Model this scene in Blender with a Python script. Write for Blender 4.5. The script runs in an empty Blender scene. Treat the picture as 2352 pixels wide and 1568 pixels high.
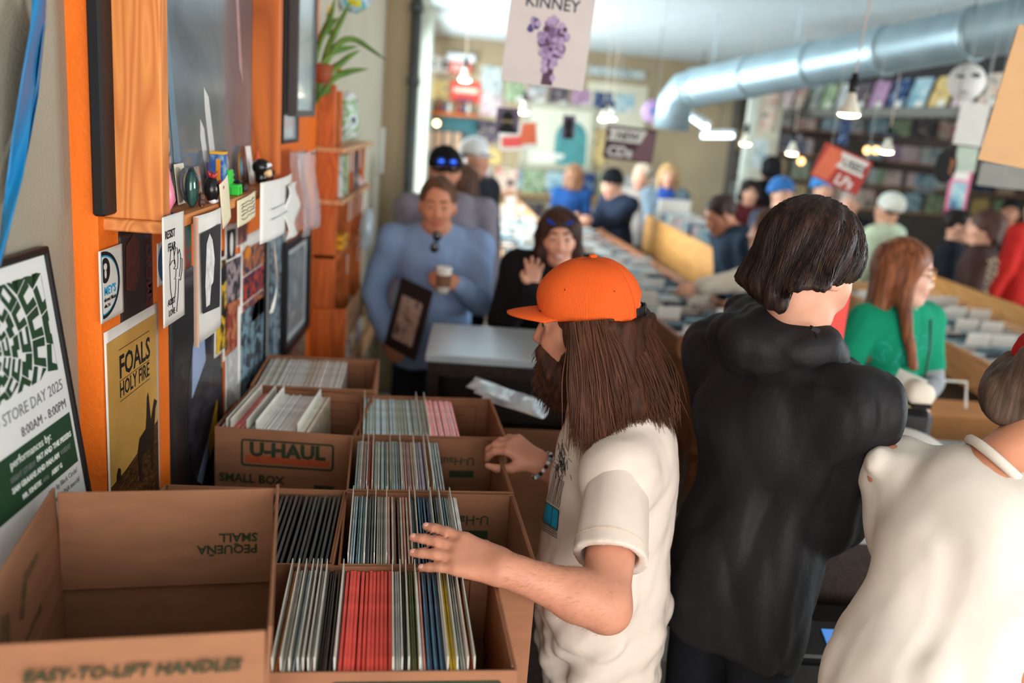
import bpy, bmesh, math, random
import numpy as np
from mathutils import Vector, Matrix, Euler

# ------------------------------------------------------------------ camera
W, H, F = 2352, 1568, 2100.0
HC = 1.95                                        # lens height above the floor
PITCH, ROLL, YAW = math.radians(13.75), math.radians(4.5), 0.05
_f = np.array([math.sin(YAW)*math.cos(PITCH), math.cos(YAW)*math.cos(PITCH), -math.sin(PITCH)])
_r0 = np.array([math.cos(YAW), -math.sin(YAW), 0.0]); _u0 = np.cross(_r0, _f)
_r = _r0*math.cos(ROLL) + _u0*math.sin(ROLL); _u = np.cross(_r, _f)
EYE = np.array([0.0, 0.0, HC])
scene = bpy.context.scene
COL = scene.collection
cam_d = bpy.data.cameras.new('camera')
cam = bpy.data.objects.new('camera', cam_d); COL.objects.link(cam)
cam.matrix_world = Matrix(((_r[0], _u[0], -_f[0], EYE[0]), (_r[1], _u[1], -_f[1], EYE[1]), (_r[2], _u[2], -_f[2], EYE[2]), (0, 0, 0, 1)))
cam_d.sensor_width = 36.0; cam_d.lens = 36.0*F/W
cam_d.clip_start = 0.05; cam_d.clip_end = 100
cam_d.dof.use_dof = True; cam_d.dof.focus_distance = 1.74; cam_d.dof.aperture_fstop = 1.9
scene.camera = cam
cy = scene.cycles; cy.max_bounces = 6; cy.diffuse_bounces = 3; cy.glossy_bounces = 2; cy.transmission_bounces = 3; cy.transparent_max_bounces = 6; cy.caustics_reflective = False; cy.caustics_refractive = False; cy.adaptive_threshold = .06; cy.adaptive_min_samples = 12

# ------------------------------------------------------------------ sky, daylight, exposure
world = bpy.data.worlds.new('world'); scene.world = world; world.use_nodes = True
_bg = world.node_tree.nodes['Background']
_bg.inputs[0].default_value = (0.80, 0.92, 1.0, 1); _bg.inputs[1].default_value = 0.9
def area(name, loc, aim, sx, sy, power, col):
    d = bpy.data.lights.new(name, 'AREA'); d.shape = 'RECTANGLE'; d.size = sx; d.size_y = sy
    d.energy = power; d.color = col
    o = bpy.data.objects.new(name, d); COL.objects.link(o); o.location = loc
    o.rotation_euler = (Vector(aim)-Vector(loc)).to_track_quat('-Z', 'Y').to_euler()
    return o
# daylight through the shop front behind the photographer, and through the side windows down the left wall
area('shop_front_daylight', (1.9, -2.6, 1.75), (1.2, 3.0, 1.2), 5.5, 2.1, 255, (1.0, 0.95, 0.90))
area('side_window_daylight', (-1.25, 8.2, 1.75), (4.0, 8.2, 1.9), 4.4, 2.0, 560, (0.80, 0.93, 1.0))
area('right_fill_light', (9.2, 4.0, 1.7), (3.0, 4.0, 1.6), 4.0, 1.8, 440, (0.84, 0.94, 1.0))  # added fill light from the unseen right side, no known window behind it
scene.view_settings.view_transform = 'Standard'; scene.view_settings.look = 'None'
scene.view_settings.exposure = 0.12; scene.view_settings.gamma = 1.0
scene.view_settings.use_curve_mapping = False

# ------------------------------------------------------------------ helpers
rnd = random.Random(7)
PI = math.pi
def ray(x, y): return _f + _r*(x-W/2)/F - _u*(y-H/2)/F
def at(x, y, Y=None, Z=None, X=None):
    d = ray(x, y)
    t = Y/d[1] if Y is not None else ((Z-HC)/d[2] if Z is not None else X/d[0])
    return EYE + t*d
def V(*a): return np.array(a if len(a) > 1 else a[0], float)
def nrm(v): v = np.array(v, float); return v/(np.linalg.norm(v)+1e-12)
def lin(c):
    o = []
    for x in c[:3]:
        x = x/255.0; o.append(x/12.92 if x <= .04045 else ((x+.055)/1.055)**2.4)
    return o
_mats = {}
def M(name, c, rough=.6, spec=.3, metal=0.0, var=.10, vs=9.0, bump=0.0, bs=150.0, stretch=None, emit=0.0, alpha=1.0, trans=0.0, c2=None, sheen=0, dist=0.0, attr=None, contrast=None):
    """procedural material: colour varied by noise, fine relief by a second noise"""
    if name in _mats: return _mats[name]
    m = bpy.data.materials.new(name); m.use_nodes = True; nt = m.node_tree; N = nt.nodes; L = nt.links
    b = N['Principled BSDF']; a = lin(c)
    b.inputs['Roughness'].default_value = rough; b.inputs['Metallic'].default_value = metal
    b.inputs['Specular IOR Level'].default_value = spec
    if sheen: b.inputs['Sheen Weight'].default_value = sheen
    tc = N.new('ShaderNodeTexCoord'); mp = N.new('ShaderNodeMapping'); L.new(tc.outputs['Object'], mp.inputs[0])
    if stretch: mp.inputs['Scale'].default_value = stretch
    no = N.new('ShaderNodeTexNoise'); L.new(mp.outputs[0], no.inputs['Vector'])
    no.inputs['Scale'].default_value = vs; no.inputs['Detail'].default_value = 5; no.inputs['Distortion'].default_value = dist
    mx = N.new('ShaderNodeMix'); mx.data_type = 'RGBA'
    lo, hi = contrast or (.3, .7)
    rp = N.new('ShaderNodeMapRange'); rp.inputs[1].default_value = lo; rp.inputs[2].default_value = hi
    L.new(no.outputs['Fac'], rp.inputs[0]); L.new(rp.outputs[0], mx.inputs[0])
    if c2 is not None: A, B = a, lin(c2)
    else: A, B = [x*(1-var) for x in a], [min(1, x*(1+var)) for x in a]
    mx.inputs[6].default_value = (*A, 1); mx.inputs[7].default_value = (*B, 1)
    out = mx.outputs[2]
    if attr:
        at_ = N.new('ShaderNodeVertexColor'); at_.layer_name = attr
        m2 = N.new('ShaderNodeMix'); m2.data_type = 'RGBA'; m2.blend_type = 'MULTIPLY'; m2.inputs[0].default_value = 1
        L.new(out, m2.inputs[6]); L.new(at_.outputs[0], m2.inputs[7]); out = m2.outputs[2]
    L.new(out, b.inputs['Base Color'])
    if bump:
        n2 = N.new('ShaderNodeTexNoise'); L.new(mp.outputs[0], n2.inputs['Vector']); n2.inputs['Scale'].default_value = bs; n2.inputs['Detail'].default_value = 3
        bp = N.new('ShaderNodeBump'); bp.inputs['Strength'].default_value = bump; bp.inputs['Distance'].default_value = .004
        L.new(n2.outputs['Fac'], bp.inputs['Height']); L.new(bp.outputs[0], b.inputs['Normal'])
    if emit: b.inputs['Emission Color'].default_value = (*a, 1); b.inputs['Emission Strength'].default_value = emit
    if alpha < 1: b.inputs['Alpha'].default_value = alpha
    if trans: b.inputs['Transmission Weight'].default_value = trans
    _mats[name] = m
    return m
def wood(name, c, c2, axis='Z', scale=9.0, rough=.5):
    if name in _mats: return _mats[name]
    m = bpy.data.materials.new(name); m.use_nodes = True; nt = m.node_tree; N = nt.nodes; L = nt.links
    b = N['Principled BSDF']; b.inputs['Roughness'].default_value = rough; b.inputs['Specular IOR Level'].default_value = .35
    tc = N.new('ShaderNodeTexCoord'); mp = N.new('ShaderNodeMapping'); L.new(tc.outputs['Object'], mp.inputs[0])
    mp.inputs['Scale'].default_value = {'X': (.12, 1, 1), 'Y': (1, .12, 1), 'Z': (1, 1, .12)}[axis]
    no = N.new('ShaderNodeTexNoise'); L.new(mp.outputs[0], no.inputs['Vector']); no.inputs['Scale'].default_value = scale; no.inputs['Detail'].default_value = 2; no.inputs['Distortion'].default_value = .6
    mt = N.new('ShaderNodeMath'); mt.operation = 'MULTIPLY'; mt.inputs[1].default_value = 30; L.new(no.outputs['Fac'], mt.inputs[0])
    fr = N.new('ShaderNodeMath'); fr.operation = 'PINGPONG'; fr.inputs[1].default_value = 1; L.new(mt.outputs[0], fr.inputs[0])
    mx = N.new('ShaderNodeMix'); mx.data_type = 'RGBA'; L.new(fr.outputs[0], mx.inputs[0])
    mx.inputs[6].default_value = (*lin(c), 1); mx.inputs[7].default_value = (*lin(c2), 1); L.new(mx.outputs[2], b.inputs['Base Color'])
    _mats[name] = m; return m
def pict(name, cols, scale=14.0, rough=.35, dist=.5, detail=2.5):
    """printed picture: a ramp of inks over noise, the flat print on a cover or poster"""
    if name in _mats: return _mats[name]
    m = bpy.data.materials.new(name); m.use_nodes = True; nt = m.node_tree; N = nt.nodes; L = nt.links
    b = N['Principled BSDF']; b.inputs['Roughness'].default_value = rough; b.inputs['Specular IOR Level'].default_value = .4
    tc = N.new('ShaderNodeTexCoord'); oi = N.new('ShaderNodeObjectInfo'); ad = N.new('ShaderNodeVectorMath'); ad.operation = 'ADD'
    sc = N.new('ShaderNodeMath'); sc.operation = 'MULTIPLY'; sc.inputs[1].default_value = 37; L.new(oi.outputs['Random'], sc.inputs[0])
    L.new(tc.outputs['Object'], ad.inputs[0]); L.new(sc.outputs[0], ad.inputs[1])
    no = N.new('ShaderNodeTexNoise'); L.new(ad.outputs[0], no.inputs['Vector']); no.inputs['Scale'].default_value = scale; no.inputs['Detail'].default_value = detail; no.inputs['Distortion'].default_value = dist
    cr = N.new('ShaderNodeValToRGB'); L.new(no.outputs['Fac'], cr.inputs[0]); cr.color_ramp.interpolation = 'EASE'
    e = cr.color_ramp.elements
    n = len(cols)
    while len(e) < n: e.new(.5)
    for i, c in enumerate(cols): e[i].position = .28+.44*i/max(1, n-1); e[i].color = (*lin(c), 1)
    L.new(cr.outputs[0], b.inputs['Base Color']); _mats[name] = m; return m

class MB:
    def __init__(s): s.v = []; s.f = []; s.m = []
    def add(s, vs, fs, mi=0):
        o = len(s.v); s.v += [tuple(map(float, p)) for p in vs]; s.f += [tuple(i+o for i in f) for f in fs]; s.m += [mi]*len(fs); return s
    def box(s, c, size, R=None, mi=0, bev=0.0):
        c = V(c); h = V(size)/2
        if bev:
            b = min(bev, *(h*.45)); vs = []; idx = {}
            for sx in (-1, 1):
                for sy in (-1, 1):
                    for sz in (-1, 1):
                        for ax in range(3):
                            p = V(sx*h[0], sy*h[1], sz*h[2])
                            for k in range(3):
                                if k != ax: p[k] -= b*(sx, sy, sz)[k]
                            idx[(sx, sy, sz, ax)] = len(vs); vs.append(p)
            fs = []
            for ax in range(3):
                o1, o2 = [k for k in range(3) if k != ax]
                for sg in (-1, 1):
                    q = []
                    for a, bb in ((-1, -1), (1, -1), (1, 1), (-1, 1)):
                        t = [0, 0, 0]; t[ax] = sg; t[o1] = a; t[o2] = bb; q.append(idx[(*t, ax)])
                    fs.append(q)
                for a in (-1, 1):
                    for bb in (-1, 1):
                        t0 = [0, 0, 0]; t0[ax] = -1; t0[o1] = a; t0[o2] = bb
                        t1 = list(t0); t1[ax] = 1
                        fs.append([idx[(*t0, o1)], idx[(*t1, o1)], idx[(*t1, o2)], idx[(*t0, o2)]])
            for sx in (-1, 1):
                for sy in (-1, 1):
                    for sz in (-1, 1): fs.append([idx[(sx, sy, sz, k)] for k in range(3)])
            out = []
            for q in fs:                                   # outward winding
                P = [vs[i] for i in q]; n = np.cross(P[1]-P[0], P[2]-P[0])
                out.append(q if np.dot(n, sum(P)/len(P)) > 0 else q[::-1])
            fs = out
        else:
            vs = [V(x, y, z)*h for z in (-1, 1) for y in (-1, 1) for x in (-1, 1)]
            fs = [(0, 2, 3, 1), (4, 5, 7, 6), (0, 1, 5, 4), (2, 6, 7, 3), (0, 4, 6, 2), (1, 3, 7, 5)]
        if R is not None: vs = [R@p for p in vs]
        return s.add([p+c for p in vs], fs, mi)
    def bar(s, a, b, w, d, up=(0, 0, 1), mi=0, bev=0.0):
        a, b = V(a), V(b); y = nrm(b-a); x = np.cross(y, V(up))
        x = nrm(x) if np.linalg.norm(x) > 1e-6 else V(1, 0, 0); z = np.cross(x, y)
        return s.box((a+b)/2, (w, np.linalg.norm(b-a), d), np.stack([x, y, z], 1), mi, bev)
    def tube(s, pts, r, n=8, mi=0, caps=True, flat=1.0, up=None):
        pts = [V(p) for p in pts]; m = len(pts)
        rs = [r]*m if np.isscalar(r) else list(r)
        t0 = nrm(pts[1]-pts[0]); ref = V(up) if up is not None else (V(0, 0, 1) if abs(t0[2]) < .9 else V(1, 0, 0))
        vs = []
        x = nrm(np.cross(t0, ref))
        for i in range(m):
            t = nrm(pts[min(i+1, m-1)]-pts[max(i-1, 0)])
            x = nrm(x-t*np.dot(x, t)); y = np.cross(t, x)
            for k in range(n):
                a = 2*PI*k/n; vs.append(pts[i]+rs[i]*(math.cos(a)*x+flat*math.sin(a)*y))
        fs = [(i*n+k, i*n+(k+1) % n, (i+1)*n+(k+1) % n, (i+1)*n+k) for i in range(m-1) for k in range(n)]
        if caps: fs += [tuple(range(n))[::-1], tuple((m-1)*n+k for k in range(n))]
        return s.add(vs, fs, mi)
    def lathe(s, prof, c=(0, 0, 0), R=None, n=16, mi=0, close=True):
        vs = []; c = V(c)
        for r, z in prof:
            for k in range(n):
                a = 2*PI*k/n; p = V(r*math.cos(a), r*math.sin(a), z); vs.append((R@p if R is not None else p)+c)
        m = len(prof)
        fs = [(i*n+k, i*n+(k+1) % n, (i+1)*n+(k+1) % n, (i+1)*n+k) for i in range(m-1) for k in range(n)]
        if close: fs += [tuple(range(n))[::-1], tuple((m-1)*n+k for k in range(n))]
        return s.add(vs, fs, mi)
    def ball(s, c, r, nu=12, nv=8, mi=0, R=None):
        r = V(r, r, r) if np.isscalar(r) else V(r)
        vs = [V(0, 0, -1)*r]+[V(math.cos(2*PI*k/nu)*math.cos(t), math.sin(2*PI*k/nu)*math.cos(t), math.sin(t))*r for t in [(-.5+(j+1)/(nv))*PI for j in range(nv-1)] for k in range(nu)]+[V(0, 0, 1)*r]
        fs = [(0, 1+(k+1) % nu, 1+k) for k in range(nu)]
        for j in range(nv-2): fs += [(1+j*nu+k, 1+j*nu+(k+1) % nu, 1+(j+1)*nu+(k+1) % nu, 1+(j+1)*nu+k) for k in range(nu)]
        q = 1+(nv-2)*nu; fs += [(q+k, q+(k+1) % nu, len(vs)-1) for k in range(nu)]
        if R is not None: vs = [R@p for p in vs]
        return s.add([p+V(c) for p in vs], fs, mi)
    def prism(s, pts, z0, z1, mi=0):
        """outline in the local xy plane, thickness along local z"""
        n = len(pts); ar = sum(pts[i][0]*pts[(i+1) % n][1]-pts[(i+1) % n][0]*pts[i][1] for i in range(n))
        if ar < 0: pts = pts[::-1]
        vs = [(x, y, z0) for x, y in pts]+[(x, y, z1) for x, y in pts]
        fs = [tuple(range(n))[::-1], tuple(range(n, 2*n))]+[(i, (i+1) % n, n+(i+1) % n, n+i) for i in range(n)]
        return s.add(vs, fs, mi)
    def sheet(s, fn, nu, nv, t=0.0, mi=0):
        """curved sheet fn(u,v)->point, thickness t along its normal"""
        P = np.array([[fn(i/nu, j/nv) for i in range(nu+1)] for j in range(nv+1)], float)
        du = np.gradient(P, axis=1); dv = np.gradient(P, axis=0); n = np.cross(du, dv); n /= np.linalg.norm(n, axis=2, keepdims=True)+1e-9
        a = (P+n*t/2).reshape(-1, 3); b = (P-n*t/2).reshape(-1, 3); k = nu+1; o = len(a)
        fs = []
        for j in range(nv):
            for i in range(nu):
                q = (j*k+i, j*k+i+1, (j+1)*k+i+1, (j+1)*k+i); fs.append(q)
                if t: fs.append(tuple(x+o for x in q[::-1]))
        if t:
            rim = [i for i in range(k)]+[j*k+nu for j in range(1, nv+1)]+[nv*k+i for i in range(nu-1, -1, -1)]+[j*k for j in range(nv-1, 0, -1)]
            for q in range(len(rim)): x, y = rim[q], rim[(q+1) % len(rim)]; fs.append((x, x+o, y+o, y))
        return s.add(list(a)+(list(b) if t else []), fs, mi)
    def mesh(s, name='m', smooth=False):
        me = bpy.data.meshes.new(name); me.from_pydata(s.v, [], s.f)
        if any(s.m): me.polygons.foreach_set('material_index', s.m)
        if smooth: me.polygons.foreach_set('use_smooth', [True]*len(s.f))
        me.update(); return me
def obj(name, mb, mats, parent=None, smooth=False, world=False, label=None):
    me = mb.mesh(name, smooth) if isinstance(mb, MB) else mb
    if not isinstance(mats, (list, tuple)): mats = [mats]
    if not me.materials:
        for m in mats: me.materials.append(m)
    o = bpy.data.objects.new(name, me); COL.objects.link(o)
    if parent is not None:
        o.parent = parent
        if world: o.matrix_parent_inverse = parent.matrix_basis.inverted()
    if label: o['label'] = label
    return o
def tag(o, label, cat, group=None):
    o['label'] = label; o['category'] = cat
    if group: o['group'] = group
    return o
def thing(name, label, cat, loc=(0, 0, 0), rz=0.0, group=None, mw=None):
    o = bpy.data.objects.new(name, None); COL.objects.link(o); o.empty_display_size = .05
    if mw is not None: o.matrix_world = mw; o.matrix_basis = mw
    else: o.location = tuple(loc); o.rotation_euler = (0, 0, rz); o.matrix_basis = Matrix.Translation(Vector(tuple(loc))) @ Matrix.Rotation(rz, 4, 'Z')
    return tag(o, label, cat, group)
def struct(name, mb, mats, smooth=False):
    o = obj(name, mb, mats, None, smooth); o['kind'] = 'structure'; return o
def ordn(n): return '%d%s' % (n, 'th' if 10 < n % 100 < 14 else {1: 'st', 2: 'nd', 3: 'rd'}.get(n % 10, 'th'))
def dup(o, parent=None, depth=0):
    c = o.copy(); COL.objects.link(c)
    if parent is not None: c.parent = parent
    for ch in [x for x in o.children]: dup(ch, c, depth+1)
    return c
_txt = {}
def text(s, size, mat, parent, x=0, y=0, z=.0012, align='LEFT', bold=0.0, sx=1.0, rot=0.0, ext=.0002, name='lettering', shear=0.0, sp=1.0, tm=None):
    """flat print: lettering lying in the parent's xy plane, a hair above its face"""
    cu = bpy.data.curves.new('t', 'FONT'); cu.body = s; cu.size = size; cu.align_x = align; cu.offset = bold*size; cu.extrude = ext; cu.resolution_u = 2; cu.shear = shear; cu.space_character = sp
    o = bpy.data.objects.new('t', cu); COL.objects.link(o)
    me = bpy.data.meshes.new_from_object(o.evaluated_get(bpy.context.evaluated_depsgraph_get()))
    bpy.data.objects.remove(o); bpy.data.curves.remove(cu)
    me.transform(Matrix.Translation((x, y, z)) @ Matrix.Rotation(rot, 4, 'Z') @ Matrix.Diagonal((sx, 1, 1, 1)))
    if tm is not None: me.transform(tm)
    me.materials.clear(); return obj(name, me, mat, parent)
def frame_mw(o, xdir, ydir):
    """matrix of a flat thing: origin, direction of its width, direction of its height"""
    x = nrm(xdir); y = nrm(V(ydir)-x*np.dot(x, ydir)); z = np.cross(x, y)
    return Matrix(((x[0], y[0], z[0], o[0]), (x[1], y[1], z[1], o[1]), (x[2], y[2], z[2], o[2]), (0, 0, 0, 1)))
# ------------------------------------------------------------------ soft bodies: smooth-blended solids meshed by surface nets
class Fr:
    def __init__(s, o, R=None): s.o = V(o); s.R = np.eye(3) if R is None else np.array(R, float)
    def p(s, v): return s.o+s.R@V(v)
    def C(s, a, b, ra, rb=None, k=.02, op=1): return ('c', s.p(a), s.p(b), ra, ra if rb is None else rb, k, op)
    def E(s, c, r, k=.02, op=1, rot=None): return ('e', s.p(c), V(r), s.R if rot is None else s.R@rot, k, op)
    def P(s, pt, n, k=.004): return ('p', s.p(pt), s.R@nrm(n), 0, 0, k, 0)
WF = Fr((0, 0, 0))
def rotm(ax, a):
    c, s = math.cos(a), math.sin(a)
    return np.array({'x': [[1, 0, 0], [0, c, -s], [0, s, c]], 'y': [[c, 0, s], [0, 1, 0], [-s, 0, c]], 'z': [[c, -s, 0], [s, c, 0], [0, 0, 1]]}[ax])
def sd(prims, P):
    d = np.full(len(P), 1e3, np.float32)
    for pr in prims:
        t, k, op = pr[0], pr[-2], pr[-1]
        if t == 'c':
            a, b, ra, rb = pr[1:5]; ba = (b-a).astype(np.float32); q = P-a.astype(np.float32)
            h = np.clip(q@ba/max(float(ba@ba), 1e-9), 0, 1); q = q-h[:, None]*ba
            e = np.sqrt(np.einsum('ij,ij->i', q, q))-(ra+(rb-ra)*h)
        elif t == 'e':
            q = (P-pr[1].astype(np.float32))@pr[3].astype(np.float32); r = pr[2].astype(np.float32)
            q1 = q/r; k0 = np.sqrt(np.einsum('ij,ij->i', q1, q1)); q2 = q1/r; k1 = np.sqrt(np.einsum('ij,ij->i', q2, q2))
            e = k0*(k0-1)/np.maximum(k1, 1e-6)
        elif t == 'p': e = (P-pr[1].astype(np.float32))@pr[2].astype(np.float32)
        if op == 1: h = np.maximum(k-np.abs(d-e), 0)/k; d = np.minimum(d, e)-h*h*k*.25
        elif op == -1: e = -e; h = np.maximum(k-np.abs(d-e), 0)/k; d = np.maximum(d, e)+h*h*k*.25
        else: h = np.maximum(k-np.abs(d-e), 0)/k; d = np.maximum(d, e)+h*h*k*.25
    return d
def pbox(p):
    if p[0] == 'c': r = max(p[3], p[4]); return np.minimum(p[1], p[2])-r, np.maximum(p[1], p[2])+r
    if p[0] == 'e': e = np.sqrt(((p[3]*p[2])**2).sum(1)); return p[1]-e, p[1]+e
    return None
def bounds(prims):
    lo, hi = [], []
    for p in prims:
        if p[-1] != 1: continue
        if p[0] == 'c': r = max(p[3], p[4]); lo.append(np.minimum(p[1], p[2])-r); hi.append(np.maximum(p[1], p[2])+r)
        elif p[0] == 'e':
            e = np.sqrt(((p[3]*p[2])**2).sum(1)); lo.append(p[1]-e); hi.append(p[1]+e)
    return np.min(lo, 0), np.max(hi, 0)
def sdf_mesh(name, prims, vox, disp=None, pad=.02, tint=None):
    lo, hi = bounds(prims); lo = lo-pad-vox*2; hi = hi+pad+vox*2
    B = 6; nb = np.maximum(1, np.ceil((hi-lo)/(vox*B)).astype(int)); n = nb*B
    ax = [lo[i]+vox*(np.arange(n[i])+.0) for i in range(3)]
    cx = [lo[i]+vox*B*(np.arange(nb[i])+.5) for i in range(3)]
    C = np.stack(np.meshgrid(*cx, indexing='ij'), -1).reshape(-1, 3).astype(np.float32)
    dc = sd(prims, C); act = np.abs(dc) < vox*B*1.5+.03
    G = np.repeat(np.repeat(np.repeat(dc.reshape(nb), B, 0), B, 1), B, 2).astype(np.float32)
    bi = np.argwhere(act.reshape(nb)); off = np.stack(np.meshgrid(*[np.arange(B)]*3, indexing='ij'), -1).reshape(-1, 3)
    SBN = max(2, int(round(.10/(vox*B)))); key = bi//SBN; order = np.lexsort(key.T); bi = bi[order]; key = key[order]
    cut = np.flatnonzero((np.diff(key, axis=0) != 0).any(1))+1; pb = [pbox(p) for p in prims]
    for g_ in np.split(bi, cut):
        ix = (g_[:, None, :]*B+off[None]).reshape(-1, 3); P = (lo+ix*vox).astype(np.float32)
        l0 = lo+g_.min(0)*B*vox-.07; h0 = lo+(g_.max(0)+1)*B*vox+.07
        use = [p for p, q in zip(prims, pb) if q is None or ((q[0] < h0).all() and (q[1] > l0).all())]
        d = sd(use, P)
        if disp is not None:
            nr = np.abs(d) < .04
            if nr.any(): d[nr] += disp(P[nr])
        G[ix[:, 0], ix[:, 1], ix[:, 2]] = d
    G[0] = G[-1] = 1; G[:, 0] = G[:, -1] = 1; G[:, :, 0] = G[:, :, -1] = 1
    I = G < 0; A = np.zeros(n-1, np.int8)
    cs = [(i, j, k) for i in (0, 1) for j in (0, 1) for k in (0, 1)]
    sl = lambda c: tuple(slice(c[i], n[i]-1+c[i]) for i in range(3))
    for c in cs: A += I[sl(c)]
    cells = np.argwhere((A > 0) & (A < 8)); idx = np.full(n-1, -1, np.int32); idx[tuple(cells.T)] = np.arange(len(cells))
    S = np.zeros((len(cells), 3)); cnt = np.zeros(len(cells))
    val = {c: G[cells[:, 0]+c[0], cells[:, 1]+c[1], cells[:, 2]+c[2]] for c in cs}
    for c in cs:
        for k in range(3):
            if c[k] == 0:
                c2 = list(c); c2[k] = 1; c2 = tuple(c2); v0, v1 = val[c], val[c2]; m = (v0 < 0) != (v1 < 0)
                t = np.where(m, v0/np.where(m, v0-v1, 1), 0); q = np.tile(np.array(c, float), (len(cells), 1)); q[:, k] += t
                S[m] += q[m]; cnt[m] += 1
    verts = lo+(cells+S/np.maximum(cnt, 1)[:, None])*vox
    faces = []
    for k in range(3):
        o1, o2 = [(1, 2), (2, 0), (0, 1)][k]
        a = [slice(1, n[i]-1) for i in range(3)]; b = list(a); a[k] = slice(0, n[k]-1); b[k] = slice(1, n[k])
        ia, ib = I[tuple(a)], I[tuple(b)]; e = np.argwhere(ia != ib); fl = ia[tuple(e.T)]
        for i in range(3):
            if i != k: e[:, i] += 1
        def cid(d1, d2):
            q = e.copy(); q[:, o1] -= d1; q[:, o2] -= d2; return idx[tuple(q.T)]
        Q = np.stack([cid(1, 1), cid(0, 1), cid(0, 0), cid(1, 0)], 1); Q[~fl] = Q[~fl][:, ::-1]; faces.append(Q)
    Fq = np.concatenate(faces); Fq = Fq[(Fq >= 0).all(1)]
    me = bpy.data.meshes.new(name); me.vertices.add(len(verts)); me.vertices.foreach_set('co', verts.astype(np.float32).ravel())
    me.loops.add(len(Fq)*4); me.loops.foreach_set('vertex_index', Fq.astype(np.int32).ravel())
    me.polygons.add(len(Fq)); me.polygons.foreach_set('loop_start', np.arange(0, len(Fq)*4, 4, dtype=np.int32))
    me.polygons.foreach_set('use_smooth', np.ones(len(Fq), bool)); me.update(calc_edges=True)
    if tint is not None:
        ca = me.color_attributes.new('tint', 'FLOAT_COLOR', 'POINT'); c = np.ones((len(verts), 4), np.float32); c[:, :3] = tint(verts); ca.data.foreach_set('color', c.ravel())
    return me
def folds(seed, amp, freq, direction=(0, 0, 1), aniso=.10, n=5):
    """cloth folds: ridges that run along a direction, warped by slower waves"""
    g = np.random.RandomState(seed); ds = []; D = nrm(direction)
    for i in range(n):
        v = g.randn(3); v -= D*np.dot(v, D)*(1-aniso); ds.append((nrm(v)*freq*(.6+g.rand()*.9), g.rand()*6.28, g.randn(3)*freq*.22, g.rand()*6.28))
    def fn(P):
        o = np.zeros(len(P), np.float32)
        for f, p, w, p2 in ds:
            s = np.sin(P@f.astype(np.float32)+p+1.4*np.sin(P@w.astype(np.float32)+p2)); o += np.where(s > 0, s*s, s*.5)
        return amp*1.6*o/n
    return fn

# ------------------------------------------------------------------ people
def head_prims(h, fem=False, chin=1.0):
    w = .93 if fem else 1.0
    P = [h.E((0, -.012, .035), (.077*w, .1, .088), .02), h.E((0, .022, -.04), (.06*w, .07, .078), .04),
         h.C((-.028*w*w, .05, -.088), (.028*w*w, .05, -.088), .021 if fem else .024, k=.03), h.C((0, .068, -.096), (0, .072, -.092), .019*chin, k=.025),
         h.C((-.036, .076, .028), (.036, .076, .028), .010 if fem else .013, k=.02),
         h.C((-.05*w, .05, -.012), (-.03*w, .075, -.03), .02, k=.025), h.C((.05*w, .05, -.012), (.03*w, .075, -.03), .02, k=.025),
         h.E((-.031, .1, .009), (.019, .016, .013), .012, -1), h.E((.031, .1, .009), (.019, .016, .013), .012, -1),
         h.C((-.044, .0835, .0135), (-.020, .0895, .0155), .0058, k=.005), h.C((.044, .0835, .0135), (.020, .0895, .0155), .0058, k=.005), h.C((-.043, .0825, .001), (-.021, .0875, .0), .004, k=.005), h.C((.043, .0825, .001), (.021, .0875, .0), .004, k=.005),
         h.C((0, .087, .02), (0, .103 if fem else .107, -.026), .0065 if fem else .0075, .0095 if fem else .0115, k=.014), h.C((-.011, .097, -.031), (.011, .097, -.031), .0085, k=.01),
         h.E((0, .084, -.056), (.026, .017, .008), .008), h.E((0, .083, -.068), (.023, .016, .008), .008), h.E((0, .105, -.0615), (.024, .012, .0016), .004, -1),
         h.E((-.078*w, -.006, -.004), (.011, .022, .033), .008, rot=rotm('z', .35)), h.E((.078*w, -.006, -.004), (.011, .022, .033), .008, rot=rotm('z', -.35)),
         h.E((-.09*w, -.001, .0), (.007, .012, .02), .006, -1, rot=rotm('z', .35)), h.E((.09*w, -.001, .0), (.007, .012, .02), .006, -1, rot=rotm('z', -.35))]
    return P
NAILS = []
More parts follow.
